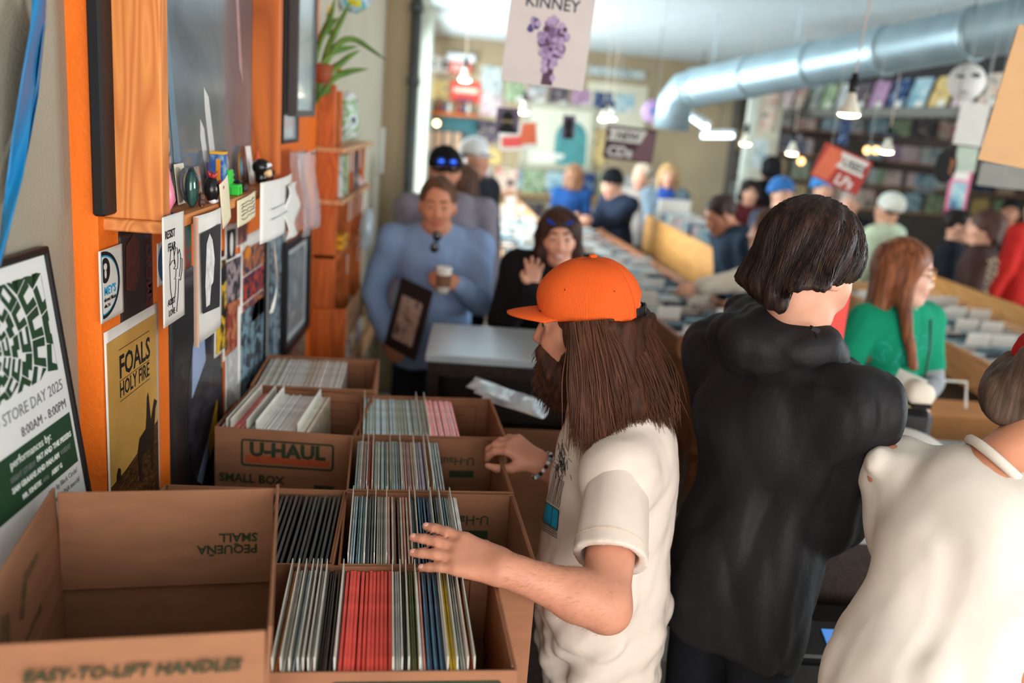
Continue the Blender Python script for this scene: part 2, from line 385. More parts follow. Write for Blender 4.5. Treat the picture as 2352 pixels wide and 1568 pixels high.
def hand_prims(wr, d, n, thumb=1, curl=(.25, .35, .3), spread=.08, s=1.0, tcurl=.4, kf=.007, tilt=None, topen=.75):
    """d fingers' direction, n back of the hand, thumb=+1 when the thumb is on the d x n side"""
    d = nrm(d); n = nrm(V(n)-d*np.dot(n, d)); x = np.cross(d, n)*thumb; h = Fr(wr, np.stack([x, d, n], 1))
    P = []; ofs = [.029, .0095, -.01, -.028]; L = [.076, .085, .079, .062]; kn = [.080, .084, .080, .073]
    for i in range(4): P.append(h.C((ofs[i]*.55*s, .012*s, 0), (ofs[i]*s, kn[i]*s, .003*s), .0155*s, .0125*s, k=.016*s))
    for i in range(4):
        a0 = V(ofs[i]*s, kn[i]*s, .003*s); ang = 0; c = curl if np.isscalar(curl[0]) else curl[i]
        yaw = -spread*(i-1.3)
        for j, fr in enumerate((.44, .31, .25)):
            ang += c[j]; dd = V(math.sin(yaw)*math.cos(ang), math.cos(yaw)*math.cos(ang), -math.sin(ang)); a1 = a0+dd*L[i]*fr*s*1.05
            r0 = (.0106, .0096, .0086)[j]*s*(.88 if i == 3 else 1); P.append(h.C(a0, a1, r0, r0*.9, k=kf)); a0 = a1
        NAILS.append((h.p(a1-dd*.0035*s+V(math.sin(yaw)*math.sin(ang), math.cos(yaw)*math.sin(ang), math.cos(ang))*r0*.80), h.R@np.stack([nrm(np.cross(dd, V(math.sin(yaw)*math.sin(ang), math.cos(yaw)*math.sin(ang), math.cos(ang)))), dd, nrm(V(math.sin(yaw)*math.sin(ang), math.cos(yaw)*math.sin(ang), math.cos(ang)))], 1)))
    t0 = V(.018, .02, -.006)*s; t1 = t0+V(.026*topen/.75, .028, -.012)*s; t2 = t1+V(.016*topen/.75-.012*tcurl, .03, -.010-.02*tcurl)*s; t3 = t2+V(.004-.014*tcurl, .024, -.006-.016*tcurl)*s
    P += [h.C(t0, t1, .0165*s, .0128*s, k=.014*s), h.C(t1, t2, .0118*s, .0102*s, k=kf), h.C(t2, t3, .0102*s, .008*s, k=kf)]
    return P
def ik(a, c, l1, l2, hint):
    a, c = V(a), V(c); v = c-a; D = np.linalg.norm(v); D2 = min(D, (l1+l2)*.999); u = v/D
    x = (D2*D2+l1*l1-l2*l2)/(2*D2); y = math.sqrt(max(l1*l1-x*x, 0)); hh = nrm(V(hint)-u*np.dot(hint, u))
    return a+u*x+hh*y, a+u*D2
SKIN = {}
def skin(name, c):
    return M('skin_'+name, c, rough=.5, spec=.35, var=.09, vs=22, bump=.12, bs=420, attr='tint')
def skin_tint(h, beard=None):
    o, R = h.o, h.R
    def fn(v):
        q = (v-o)@R; t = np.ones((len(v), 3), np.float32)
        lip = np.clip(1.6-np.sqrt((q[:, 0]/.027)**2+((q[:, 2]+.062)/.013)**2+((q[:, 1]-.09)/.02)**2), 0, 1)[:, None]; t = t*(1-lip)+lip*np.array([.86, .58, .58])
        ck = np.clip(1.2-np.sqrt(((np.abs(q[:, 0])-.04)/.03)**2+((q[:, 2]+.03)/.03)**2+((q[:, 1]-.07)/.05)**2), 0, 1)[:, None]; t = t*(1-ck*.4)+ck*.4*np.array([1.0, .78, .74])
        ns = np.clip(1.3-np.linalg.norm(q-np.array([0, .105, -.022]), axis=1)/.022, 0, 1)[:, None]; t = t*(1-ns*.35)+ns*.35*np.array([1.0, .78, .74])
        if beard is not None:
            b = np.clip((-.03-q[:, 2])/.02, 0, 1)*np.clip((q[:, 1]+.01)/.03, 0, 1)*np.clip((q[:, 2]+.14)/.03, 0, 1); b = (b[:, None]*(1-lip))*beard; t = t*(1-b)+b*np.array([.45, .40, .40])
        return t
    return fn
def basis(face):
    f = nrm(V(face[0], face[1], 0)); r = V(f[1], -f[0], 0); return np.stack([r, f, V(0, 0, 1)], 1)     # x right, y forward
def hair_prims(style, h, L=.2):
    cap = [h.E((0, -.02, .045), (.087, .103, .093), .02)]
    if style == 'short': return cap+[h.E((0, .105, -.03), (.075, .07, .088), .02, -1), h.E((0, .06, -.12), (.12, .085, .11), .02, -1), h.P((0, 0, -.05), (0, .25, -1), .02)]
    if style == 'receding': return cap+[h.E((0, .11, .0), (.07, .075, .10), .02, -1), h.E((0, .05, -.12), (.12, .085, .11), .02, -1), h.P((0, 0, -.05), (0, .25, -1), .02)]
    if style == 'bowl': return [h.E((0, -.02, .04), (.102, .118, .108), .02), h.C((-.06, -.06, -.06), (.06, -.06, -.06), .05, k=.05), h.E((0, .135, -.10), (.085, .085, .095), .02, -1), h.P((0, 0, -.022), (0, .55, -1), .015), h.C((-.03, -.075, -.07), (.03, -.08, -.10), .03, .02, k=.03)]
    if style == 'curly': return [h.E((0, -.025, .045), (.105, .115, .105), .02), h.C((-.07, -.04, -.04), (.07, -.04, -.04), .06, k=.05), h.E((0, .12, -.04), (.075, .075, .1), .02, -1)]
    out = [h.E((0, -.02, .045), (.09, .107, .096), .02), h.E((0, .118, -.04), (.064, .075, .1), .015, -1)]
    for sx in (-1, 1):
        out += [h.C((sx*.062, .03, .06), (sx*.08, .02, -.06), .032, .028, k=.03), h.C((sx*.08, .015, -.06), (sx*.083, .02+(.34*L if L > .2 else 0), -.06-L), .028, .02, k=.03), h.C((sx*.06, -.05, .0), (sx*.07, -.055, -.06-L), .045, .028, k=.04)]
    out += [h.C((0, -.07, .0), (0, -.075, -.06-L), .055, .035, k=.04)]
    return out
def figure(name, label, pos, face, height=1.75, build=1.0, lean=0.0, side=0.0, head=(0, 0, 0), hd=None, hstyle='short', hcol=(70, 50, 38), hlen=.2, sk=('mid', (214, 160, 132)), top=('tee', (120, 130, 140)), legs=(30, 32, 38), armL=None, armR=None, hint=(0, -.4, -1), fem=False, vox=.013, group=None, sleeve='long', hat=None, handL=None, handR=None, hands=True, foldamp=.006, eyes=True, belly=0.0, tmat=None, hood=False, collar=None, legz=0.0, ncut=(.028, .060), ffreq=44, fdir=(0, 0, 1), floorz=0.0, shoe=(40, 36, 34), hvox=None, stand=True, hm=None, beard=None, smile=False):
    """a person standing at pos; face = heading; head=(yaw,pitch,roll); arms = wrist targets in the person's own frame"""
    s = height/1.78; B = basis(face); base = V(pos[0], pos[1], floorz); G = Fr(base, B*1.0)
    root = thing(name, label, 'person', base, 0, group)
    tb = rotm('x', -lean)@rotm('y', side); hip = V(0, 0, .93*s); U = Fr(base+B@hip, B@tb)      # upper body frame from the hips
    w = build*s
    J = dict(neck=U.p((0, -.012*s, .53*s)), shL=U.p((-.178*w, -.01, .475*s)), shR=U.p((.178*w, -.01, .475*s)))
    hc = U.p((0, .022*s, .69*s)) if hd is None else V(hd)
    HR = B@rotm('z', head[0])@rotm('x', -head[1])@rotm('y', head[2]); h = Fr(hc, HR*1.0)
    for q in ('L', 'R'):
        sg = -1 if q == 'L' else 1; t = armL if q == 'L' else armR
        sh = J['sh'+q]
        if t is None: t = (sg*.27*w, .04, .80*s)
        wr = t if isinstance(t, np.ndarray) else G.p(t)
        hi = hint if not isinstance(hint, dict) else hint[q]
        el, wr = ik(sh, wr, .285*s, .25*s, B@V(hi[0]*sg, hi[1], hi[2])); J['el'+q], J['wr'+q] = el, wr
    for q, sg in (('L', -1), ('R', 1)):
        J['hip'+q] = base+B@V(sg*.085*w, 0, .9*s); J['kn'+q] = base+B@V(sg*.095*w, .02, .5*s); J['an'+q] = base+B@V(sg*.1*w, -.02, .09*s)
    hs = .98*s
    # --- body, one skin surface
    P = head_prims(h, fem)
    P += [('c', J['neck'], h.p((0, -.018, -.05)), .058*(.85 if fem else 1), .052*(.85 if fem else 1), .03, 1)]
    P += [U.E((0, 0, .36*s), (.145*w, .09*w, .16*s), .05), U.E((0, .0, .12*s), (.13*w, .085*w, .17*s), .05), U.E((0, 0, -.02*s), (.125*w, .085*w, .10*s), .04), ('c', J['shL'], J['shR'], .05*w, .05*w, .05, 1), ('c', U.p((-.06*w, -.01, .5*s)), U.p((.06*w, -.01, .5*s)), .05*w, .05*w, .05, 1)]
    for q in ('L', 'R'):
        P += [('c', J['sh'+q], J['el'+q], .047*w, .038*w, .03, 1), ('c', J['el'+q], J['wr'+q], .039*w, .026*s, .02, 1)]
        P += [('c', J['hip'+q], J['kn'+q], .058*w, .05*w, .03, 1), ('c', J['kn'+q], J['an'+q], .05*w, .036*w, .03, 1), ('c', J['an'+q]+V(0, 0, -.03), J['an'+q]+B@V(0, .13, -.055), .036, .03, .03, 1)]
        if hands:
            hp = (handL if q == 'L' else handR) or {}
            d = J['wr'+q]-J['el'+q]; n0 = B@V(*(hp.get('n', ((-1 if q == 'L' else 1), .3, .2))))
            d2 = B@V(*hp['d']) if 'd' in hp else d
            P += hand_prims(J['wr'+q], d2, n0, thumb=hp.get('thumb', -1 if q == 'L' else 1), curl=hp.get('curl', (.35, .5, .4)), s=hs*(.92 if fem else 1), spread=hp.get('spread', .06), topen=hp.get('topen', .75))
    obj('body', sdf_mesh('body', P, hvox or vox, tint=skin_tint(h, beard)), skin(*sk), root, world=True)
    if eyes:
        em = MB(); im = MB()
        for sx in (-1, 1):
            e = MB(); e.ball(h.p((sx*.031, .0785, .0075)), .0118, 10, 8, 0); c0 = h.p((sx*.031, .0875, .0075)); e.ball(c0, .0062, 8, 6, 1)
            obj('eye', e, [M('eye_white', (186, 172, 164), .25, .5), M('iris_dark', (50, 38, 30), .2, .5)], root, True, True)
            b = MB(); b.tube([h.p((sx*.012, .094, .033)), h.p((sx*.03, .094, .039)), h.p((sx*.05, .078, .033))], [.004, .0045, .002], 6); obj('eyebrow', b, hair_mat(hcol), root, True, True)
        if smile:
            b = MB(); b.tube([h.p((x, .0965-abs(x)*.35, -.063+abs(x)*.28)) for x in (-.026, -.013, 0, .013, .026)], [.002, .0055, .0065, .0055, .002], 6); obj('teeth', b, M('teeth', (238, 232, 224), .3, .5), root, True, True)
    # --- clothing
    off = {'tee': .012, 'shirt': .014, 'jacket': .03, 'hoodie': .03}.get(top[0], .014)
    T = [U.E((0, 0, .36*s), (.145*w+off, .095*w+off, .165*s+off), .06), U.E((0, .02*belly*8, .12*s), (.138*w+off+belly*.4, .09*w+off+belly, .18*s), .07), U.E((0, 0, -.04*s), (.146*w+off, .102*w+off, .24*s), .06), U.E((0, -.02*s, .40*s), (.15*w, .09*w+off, .13*s), .06), ('c', J['shL'], J['shR'], .05*w+off, .05*w+off, .06, 1), ('c', U.p((-.05*w, -.015, .495*s)), U.p((.05*w, -.015, .495*s)), .055*w+off*.6, .055*w+off*.6, .05, 1)]
    for q in ('L', 'R'):
        a, b, c = J['sh'+q], J['el'+q], J['wr'+q]
        if sleeve == 'short':
            e = a+(b-a)*.72; T += [('c', a, e, .054*w+off, .052*w+off, .04, 1)]
        else: T += [('c', a, b, .05*w+off, .042*w+off, .04, 1), ('c', b, b+(c-b)*.93, .042*w+off, .031*w+off*.8, .02, 1)]
    if hood: T += [('c', U.p((-.08*w, -.06, .52*s)), U.p((.08*w, -.06, .52*s)), .055, .055, .03, 1), ('c', U.p((-.085*w, -.04, .53*s)), U.p((-.06*w, .06, .5*s)), .035, .025, .03, 1), ('c', U.p((.085*w, -.04, .53*s)), U.p((.06*w, .06, .5*s)), .035, .025, .03, 1)]
    T += [U.P((0, 0, -.13*s), (0, 0, -1), .01)]
    if not hood: T += [('c', J['neck']+V(0, 0, ncut[0]*s), h.p((0, -.01, -.03)), ncut[1]*(.9 if fem else 1), .075, .008, -1)]
    obj({'tee': 't_shirt', 'shirt': 'shirt', 'jacket': 'jacket', 'hoodie': 'hoodie'}[top[0]], sdf_mesh('top', T, vox, folds(sum(map(ord, label)) % 999, foldamp, ffreq, fdir)), tmat or cloth_mat(top[1]), root, world=True)
    if top[0] in ('tee', 'shirt') and vox < .0115:
        na = nrm(h.p((0, -.018, -.05))-J['neck']); xa = nrm(np.cross(na, V(0, 0, 1)+B[:, 1]*.01)); ya = np.cross(na, xa); cr_ = .064*(.9 if fem else 1); c0 = J['neck']+na*.018*s; b = MB(); b.tube([c0+cr_*1.12*(math.cos(a)*xa+math.sin(a)*ya) for a in np.linspace(0, 2*PI, 29)], .0095, 8); obj('collar', b, tmat or cloth_mat(top[1]), root, True, True)
    Q = [U.E((0, 0, -.04*s), (.128*w, .09*w, .12*s), .05)]
    for q in ('L', 'R'): Q += [('c', J['hip'+q], J['kn'+q], .066*w, .064*w, .04, 1), ('c', J['kn'+q], J['an'+q]+V(0, 0, -.02), .066*w, .058*w, .03, 1)]
    obj('trousers', sdf_mesh('trousers', Q, max(vox, .012), folds(5, .005, 30, (1, 0, 0))), cloth_mat(legs), root, world=True)
    for q in ('L', 'R'):
        S = [('c', J['an'+q]+V(0, 0, -.03), J['an'+q]+B@V(0, .15, -.05), .048, .04, .03, 1), ('c', J['an'+q], J['an'+q]+V(0, 0, -.05), .05, .046, .03, 1), ('p', base, V(0, 0, -1), 0, 0, .004, 0)]
        obj('shoe', sdf_mesh('shoe', S, .012), M('shoe_%d' % sum(shoe), shoe, .5), root, world=True)
    if hstyle:
        hp = hair_prims(hstyle, h, hlen)
        if hat: hp = hp+[h.P((0, 0, .040), (0, -.12, 1), .01)]
        obj('hair', sdf_mesh('hair', hp, max(.0065, vox*.75), folds(11, .006 if hstyle != 'curly' else .02, 90 if hstyle != 'curly' else 75, (0, 0, 1) if hstyle != 'curly' else (0, 0, 0.01), .3 if hstyle != 'curly' else 1)), hm or hair_mat(hcol), root, world=True)
    if hat:
        kind, hc_ = hat
        if kind == 'beanie': K = [h.E((0, -.02, .06), (.095, .112, .1), .02), h.C((-.06, -.02, .03), (.06, -.02, .03), .05, k=.05), h.P((0, 0, .028), (0, .25, -1), .01)]
        else: K = [h.E((0, -.015, .05), (.091, .11, .095), .02), h.P((0, 0, .025), (0, 0, -1), .008), ]
        obj('beanie' if kind == 'beanie' else 'cap', sdf_mesh('hat', K, min(vox, .009), (lambda Pp: (.003*np.sin((Pp@h.R[:, 0].astype(np.float32))*260)).astype(np.float32)) if kind == 'beanie' else None), cloth_mat(hc_), root, world=True)
        if kind == 'cap':
            b = MB(); b.sheet(lambda u, v: h.p(((u-.5)*.15*(1-.35*v*v), .055+v*(.095-.09*(2*u-1)**2)+.03*(1-(2*u-1)**2), .034-.016*(2*u-1)**2-.012*v)), 10, 6, .004); obj('cap_brim', b, cloth_mat(hc_), root, True, True)
    return root, J, h, U
def cloth_mat(c, rough=.85):
    return M('cloth_%d_%d_%d' % tuple(c), c, rough, .15, var=.10, vs=14, bump=.25, bs=300)
def hair_mat(c):
    return M('hair_%d_%d_%d' % tuple(c), [x*.66 for x in c], .55, .22, c2=[min(255, x*1.15) for x in c], vs=60, stretch=(1, 1, .12), bump=.5, bs=160, contrast=(.35, .7))
def glasses(h, root, lens, frame, z=.009, y=.103, up=False, name='glasses'):
    o = Fr(h.p((0, .062, .085)), h.R@rotm('x', .95)) if up else Fr(h.p((0, y, z)), h.R)
    for sx in (-1, 1):
        m = MB(); m.lathe([(.0235, -.001), (.0255, 0), (.0235, .0015)], o.p((sx*.032, 0, 0)), o.R@rotm('x', -PI/2), 14); obj(name+'_lens', m, lens, root, True, True)
    m = MB()
    for sx in (-1, 1):
        m.tube([o.p((sx*.032+.026*math.cos(a), .001, .024*math.sin(a))) for a in np.linspace(0, 2*PI, 15)], .0018, 6)
        m.tube([o.p((sx*.057, 0, .008)), o.p((sx*.078, -.03, .006)), o.p((sx*.083, -.10, -.004))], .002, 6)
    m.tube([o.p((-.008, .002, .004)), o.p((.008, .002, .004))], .002, 6)
    obj(name+'_frame', m, frame, root, True, True)
# ------------------------------------------------------------------ the room
WX = -.66
m_khaki = M('wall_khaki_paint', (156, 148, 130), .75, .25, var=.04, vs=5, bump=.5, bs=180)
m_orange = M('wall_orange_paint', (246, 118, 28), .5, .35, var=.06, vs=4, bump=.35, bs=120)
m_beige = M('wall_beige_paint', (206, 198, 176), .8, .2, var=.05, vs=3)
m_tan = M('wall_tan_paint', (176, 156, 126), .8, .2, var=.05, vs=3)
m_ceil = M('ceiling_texture_paint', (222, 232, 234), .9, .1, var=.07, vs=16, bump=1.0, bs=60)
m_floor = M('floor_concrete', (150, 146, 138), .45, .4, var=.15, vs=2)
m_dark = M('dark_void_paint', (34, 31, 30), .8, .2)
b = MB(); b.box((3.5, 6.5, -.05), (12, 21, .1)); struct('floor', b, m_floor)
def ceil_z(x): return 2.84
b = MB(); b.sheet(lambda u, v: (-1.7+u*11.2, 17-v*19.4, ceil_z(-1.7+u*11.2)+.03), 24, 40, .06); struct('ceiling', b, m_ceil)
b = MB(); b.box((WX-.14, -.45, 1.45), (.2, 4.16, 2.9)); b.box((WX-.0985, 2.69, 1.45), (.205, 2.14, 2.9), mi=1); b.box((WX-.1, 5.0, 1.45), (.2, 2.5, 2.9), mi=2)
struct('wall_left', b, [m_khaki, m_orange, m_beige])
# window bay down the left wall: sill, posts, head
b = MB(); b.box((WX-.1, 8.9, .45), (.2, 4.9, .9)); b.box((WX-.1, 8.9, 2.72), (.2, 4.9, .22)); struct('wall_left_sill', b, m_tan)
m_wframe = M('window_frame_paint', (196, 200, 186), .5, .4)
for i, (y0, y1) in enumerate(((6.75, 8.55), (8.85, 11.2))):
    b = MB()
    for y in (y0, y1): b.box((WX-.02, y, 1.76), (.12, .1, 1.72))
    for z in (.92, 2.58): b.box((WX-.02, (y0+y1)/2, z), (.12, y1-y0, .08))
    w = struct('window_%d' % (i+1), b, m_wframe)
    b = MB(); b.box((WX-.04, (y0+y1)/2, 1.75), (.006, y1-y0-.1, 1.6)); obj('pane', b, M('window_glass', (235, 245, 250), .02, .5, alpha=.12), w)
b = MB(); b.box((WX-.0, 6.42, 1.43), (.34, .34, 2.86), bev=.01); struct('trim_1', b, m_tan)          # pier between shelves and windows
b = MB(); b.box((WX+.06, 8.7, 1.43), (.22, .22, 2.86), bev=.01); struct('trim_2', b, m_wframe)
# far wall, turned a little; and the dark back room on the right
FA, FB = V(-1.3, 11.4), V(3.4, 12.75)
fd = nrm(np.append(FB-FA, 0)); fn_ = V(fd[1], -fd[0], 0)
def far(u, z, out=0.0): return V(FA[0], FA[1], z)+fd*u+fn_*out
R_far = np.stack([fd, -fn_, V(0, 0, 1)], 1)
b = MB(); b.box(far(2.45, 1.45, -.06), (4.9, .12, 2.9), R_far); struct('wall_far', b, m_tan)
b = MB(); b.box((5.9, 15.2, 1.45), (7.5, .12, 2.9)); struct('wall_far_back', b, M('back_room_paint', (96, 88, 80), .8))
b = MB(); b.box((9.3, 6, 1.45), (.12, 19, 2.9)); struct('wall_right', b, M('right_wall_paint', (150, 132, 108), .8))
b = MB()
for y in (1.95, 4.0, 6.05): b.box((9.19, y, 1.7), (.10, .10, 1.9))
for z in (.76, 2.64): b.box((9.19, 4.0, z), (.10, 4.2, .08))
struct('window_3', b, m_wframe)  # made-up window frame, built only to surround the added right fill light
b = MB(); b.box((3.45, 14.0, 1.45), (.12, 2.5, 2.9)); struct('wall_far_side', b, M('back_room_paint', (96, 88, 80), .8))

# ------------------------------------------------------------------ counter under the boxes
m_dkwood = wood('dark_counter_wood', (52, 36, 28), (30, 22, 18), 'Y')
t = thing('counter', 'dark wooden counter that carries the cardboard record boxes', 'counter', (-.2, 1.9, 0))
b = MB(); b.box((-.235-.2+.2, 0, .813), (.86, 2.5, .034), bev=.006); obj('worktop', b, m_dkwood, t)
for (x, y) in ((-.36+.0, -1.15), (.12, -1.15), (-.36, 1.15), (.12, 1.15)):
    b = MB(); b.box((x, y, .398), (.07, .07, .796), bev=.004); obj('leg', b, m_dkwood, t)
b = MB(); b.box((-.12, 0, .3), (.5, 2.2, .03)); obj('shelf', b, m_dkwood, t)
b = MB(); b.box((-.37, 0, .5), (.02, 2.2, .55)); obj('back_panel', b, m_dkwood, t)

# ------------------------------------------------------------------ cardboard boxes
m_card = M('cardboard', (152, 105, 78), .82, .12, var=.09, vs=10, bump=.15, bs=260, stretch=(1, 1, 3))
m_cardin = M('cardboard_inside', (140, 95, 70), .85, .1, var=.09, vs=10, bump=.15, bs=260, stretch=(1, 1, 3))
m_green = M('box_print_green', (54, 62, 44), .8, .1, var=.15, vs=60)
m_rust = M('box_print_rust', (170, 78, 48), .8, .1, var=.12, vs=60)
T = .0045
def round_rect(w, h, r, n=5):
    P = []
    for cx, cy, a0 in ((w-r, h-r, 0), (r, h-r, 90), (r, r, 180), (w-r, r, 270)):
        for i in range(n+1): a = math.radians(a0+90*i/n); P.append((cx+r*math.cos(a), cy+r*math.sin(a)))
    return P
def ring(mb, w, h, r, t, x, y, z0, z1, tm=None):
    o = round_rect(w, h, r); i = [(p[0]+t, p[1]+t) for p in round_rect(w-2*t, h-2*t, max(r-t, .001))]; n = len(o)
    vs = [(a+x, c+y, z1) for a, c in o]+[(a+x, c+y, z1) for a, c in i]
    mb.add(vs, [(k, (k+1) % n, n+(k+1) % n, n+k) for k in range(n)])
def front_face(x, z, y=-.0008):      # matrix: print plane -> a face looking at -Y
    return Matrix(((1, 0, 0, x), (0, 0, -1, y), (0, 1, 0, z), (0, 0, 0, 1)))
def xf(mb, mat):
    mb.v = [tuple(mat @ Vector(p)) for p in mb.v]; return mb
BOXES = {}
def card_box(key, label, fl, fr, depth, ztop, zbot=.832, flaps='BR', group='cardboard record boxes'):
    x = V(fr[0]-fl[0], fr[1]-fl[1], 0); w = np.linalg.norm(x); rz = math.atan2(x[1], x[0])
    t = thing('cardboard_box', label, 'box', (fl[0], fl[1], zbot), rz, group); h = ztop-zbot
    P = {}
    for nm, c, s in (('F', (w/2, T/2, h/2), (w, T, h)), ('B', (w/2, depth-T/2, h/2), (w, T, h)), ('L', (T/2, depth/2, h/2), (T, depth-2*T, h)), ('R', (w-T/2, depth/2, h/2), (T, depth-2*T, h))):
        b = MB(); b.box(c, s, bev=.0016); P[nm] = obj('side_panel', b, m_card, t)
    b = MB(); b.box((w/2, depth/2, T/2), (w-2*T, depth-2*T, T)); obj('bottom_panel', b, m_cardin, t)
    if 'B' in flaps: b = MB(); b.box((w/2, depth-T*1.6, h-.072), (w-4*T, T*.9, .146), rotm('x', -.012), bev=.0015); P['fB'] = obj('flap', b, m_cardin, t)
    if 'R' in flaps: b = MB(); b.box((w-T*1.8, depth/2, h-.072), (T*.9, depth-5*T, .146), rotm('y', .02), bev=.0015); P['fR'] = obj('flap', b, m_cardin, t)
    BOXES[key] = dict(t=t, w=w, d=depth, h=h, rz=rz, P=P, mw=Matrix.Translation((fl[0], fl[1], zbot)) @ Matrix.Rotation(rz, 4, 'Z'), z=zbot)
    return BOXES[key]
B1 = card_box('front', 'open cardboard box nearest the camera with the run of red LPs', (-.254, 1.170), (.108, 1.206), .325, 1.15)
B2 = card_box('r2', 'cardboard box of LPs under the hand of the orange cap man', (-.205, 1.503), (.157, 1.540), .325, 1.15)
B3 = card_box('r3', 'cardboard box of mixed LPs under the far bracelet hand', (-.238, 1.836), (.124, 1.874), .335, 1.15)
B4 = card_box('r4', 'cardboard box of pale blue and pink LPs behind the bracelet hand', (-.255, 2.180), (.117, 2.222), .33, 1.15)
BL2 = card_box('l2', 'cardboard box of black LPs half hidden by the empty box', (-.592, 1.475), (-.212, 1.500), .335, 1.15)
BL4 = card_box('l4', 'cardboard box with large green and red moving company logo on its front', (-.612, 2.174), (-.262, 2.167), .34, 1.15)
BL5 = card_box('l5', 'farthest cardboard box filled with white LPs', (-.612, 2.535), (-.258, 2.560), .335, 1.15)
# prints
def back_print(Bx, sym):
    f = Bx['P']['fB']; y = Bx['d']-T*2.05-.0012
    if sym == 'uhaul':
        text('U-Haul', .030, m_green, f, tm=front_face(Bx['w']-.052, Bx['h']-.048, y) @ Matrix.Rotation(PI, 4, 'Z'), bold=.012, z=0)
        b = MB(); b.prism(round_rect(.062, .019, .002), 0, .0004); xf(b, front_face(Bx['w']-.115, Bx['h']-.102, y)); obj('printed_label', b, m_green, f)
    else:
        b = MB(); ring(b, .10, .118, .002, .0016, 0, 0, 0, .0004)
        for k in range(4): b.box((.042, .022+k*.023, .0003), (.055, .0014, .0004))
        xf(b, front_face(Bx['w']-.142, Bx['h']-.140, y)); obj('printed_lines', b, M('box_print_brown', (84, 52, 36), .8), f)
back_print(B1, 'l'); back_print(B2, 'uhaul'); back_print(B3, 'uhaul'); back_print(B4, 'l'); back_print(BL4, 'l'); back_print(BL5, 'l')
b = MB(); ring(b, .30, .12, .002, .0022, .02, -.135, 0, .0004); xf(b, front_face(.03, BL2['h'], BL2['d']-T*2.05-.0012)); obj('printed_lines', b, m_green, BL2['P']['fB'])
b = MB(); b.prism(round_rect(.25, .03, .006), 0, .0006); xf(b, front_face(.09, B1['h']-.045)); obj('printed_label', b, m_green, B1['P']['F'])
f = BL4['P']['F']; h = BL4['h']
b = MB(); ring(b, .232, .072, .010, .0050, 0, 0, 0, .0005); xf(b, front_face(.066, h-.098)); obj('logo_border', b, m_green, f)
b = MB(); b.prism([(.012, .010), (.220, .010), (.220, .026), (.012, .030)], 0, .0004); xf(b, front_face(.066, h-.098)); obj('logo_bar', b, m_rust, f)
text('U-HAUL', .050, m_green, f, x=.021, y=.029, z=.0003, bold=.045, sx=1.04, tm=front_face(.066, h-.098), name='logo_lettering')
text('SMALL BOX', .031, m_green, f, bold=.03, tm=front_face(.012, h-.142), z=.0003)
b = MB(); b.prism(round_rect(.05, .012, .002), 0, .0004); xf(b, front_face(.25, h-.15)); obj('printed_label', b, m_green, f)

# ------------------------------------------------------------------ the empty box with its flaps up
p = lambda x, y: V(x, y, 0)
rr, rl, fr_, ztop, zfold = V(-.293, 1.384), V(-.607, 1.323), V(-.196, .968), 1.35, 1.188
x = nrm(np.append(rr-rl, 0)); w = .322; dpt = .426; rz = math.atan2(x[1], x[0])
fl = rr-x[:2]*w-V(-x[1], x[0])*dpt
t = thing('cardboard_box', 'empty open cardboard box with raised flaps in the left foreground', 'box', (fl[0], fl[1], .832), rz, 'cardboard record boxes')
hb = zfold-.832; hf = ztop-zfold
for c, s in (((w/2, T/2, hb/2), (w, T, hb)), ((w/2, dpt-T/2, hb/2), (w, T, hb)), ((T/2, dpt/2, hb/2), (T, dpt-2*T, hb)), ((w-T/2, dpt/2, hb/2), (T, dpt-2*T, hb))):
    b = MB(); b.box(c, s, bev=.001); obj('side_panel', b, m_card, t)
b = MB(); b.box((w/2, dpt/2, T/2), (w-2*T, dpt-2*T, T)); obj('bottom_panel', b, m_cardin, t)
b = MB(); b.box((.034, dpt-T-.001, hb/2), (.06, .001, hb-.01)); obj('glue_seam', b, m_card, t)
fl_ = {}
for nm, c, s, R in (('F', (w/2, T/2-.004, hb+hf/2), (w-.002, T, hf), rotm('x', .05)), ('B', (w/2, dpt-T-.008, hb+hf/2-.004), (w-.004, T, hf), rotm('x', -.02)), ('L', (T/2-.004, dpt/2, hb+hf/2), (T, dpt-.002, hf), rotm('y', -.05)), ('R', (w-T/2+.003, dpt/2, hb+hf/2), (T, dpt-.002, hf), rotm('y', .04))):
    b = MB(); b.box(c, s, R, bev=.0018); fl_[nm] = obj('flap', b, m_card, t)
tm = Matrix.Translation((0, -.0072, hb+.005)) @ Matrix.Rotation(.05, 4, 'X') @ front_face(0, 0, 0)
text('EASY-TO-LIFT HANDLES', .0215, m_green, fl_['F'], x=.062, y=.112, bold=.03, tm=tm, shear=.25, z=.0004)
b = MB()
pts = round_rect(.098, .048, .02, 7); L_ = len(pts); 
def dash(P, mb, wd=.0022, step=.006):
    P = [V(*q, 0) for q in P]+[V(*P[0], 0)]; acc = 0
    for a, c in zip(P, P[1:]):
        d = c-a; l = np.linalg.norm(d); n = max(1, int(l/step))
        for k in range(n):
            q0 = a+d*(k+.1)/n; q1 = a+d*(k+.75)/n; s = nrm(np.cross(V(0, 0, 1), d))*wd/2
            mb.add([q0-s+V(0, 0, .0004), q1-s+V(0, 0, .0004), q1+s+V(0, 0, .0004), q0+s+V(0, 0, .0004)], [(0, 1, 2, 3)])
dash([(q[0]+.098, q[1]+.042) for q in pts], b); xf(b, tm); obj('handle_outline', b, m_green, fl_['F'])
tm = Matrix.Translation((0, dpt-.0162, hb)) @ Matrix.Rotation(-.02, 4, 'X') @ front_face(0, 0, -.0008)
for s_, yy, in (('SMALL', .070), ('PEQUEÑA', .050)):
    text(s_, .0205, m_green, fl_['B'], tm=tm @ Matrix.Translation((w-.026, yy+.014, 0)) @ Matrix.Rotation(PI, 4, 'Z'), bold=.03, z=0)
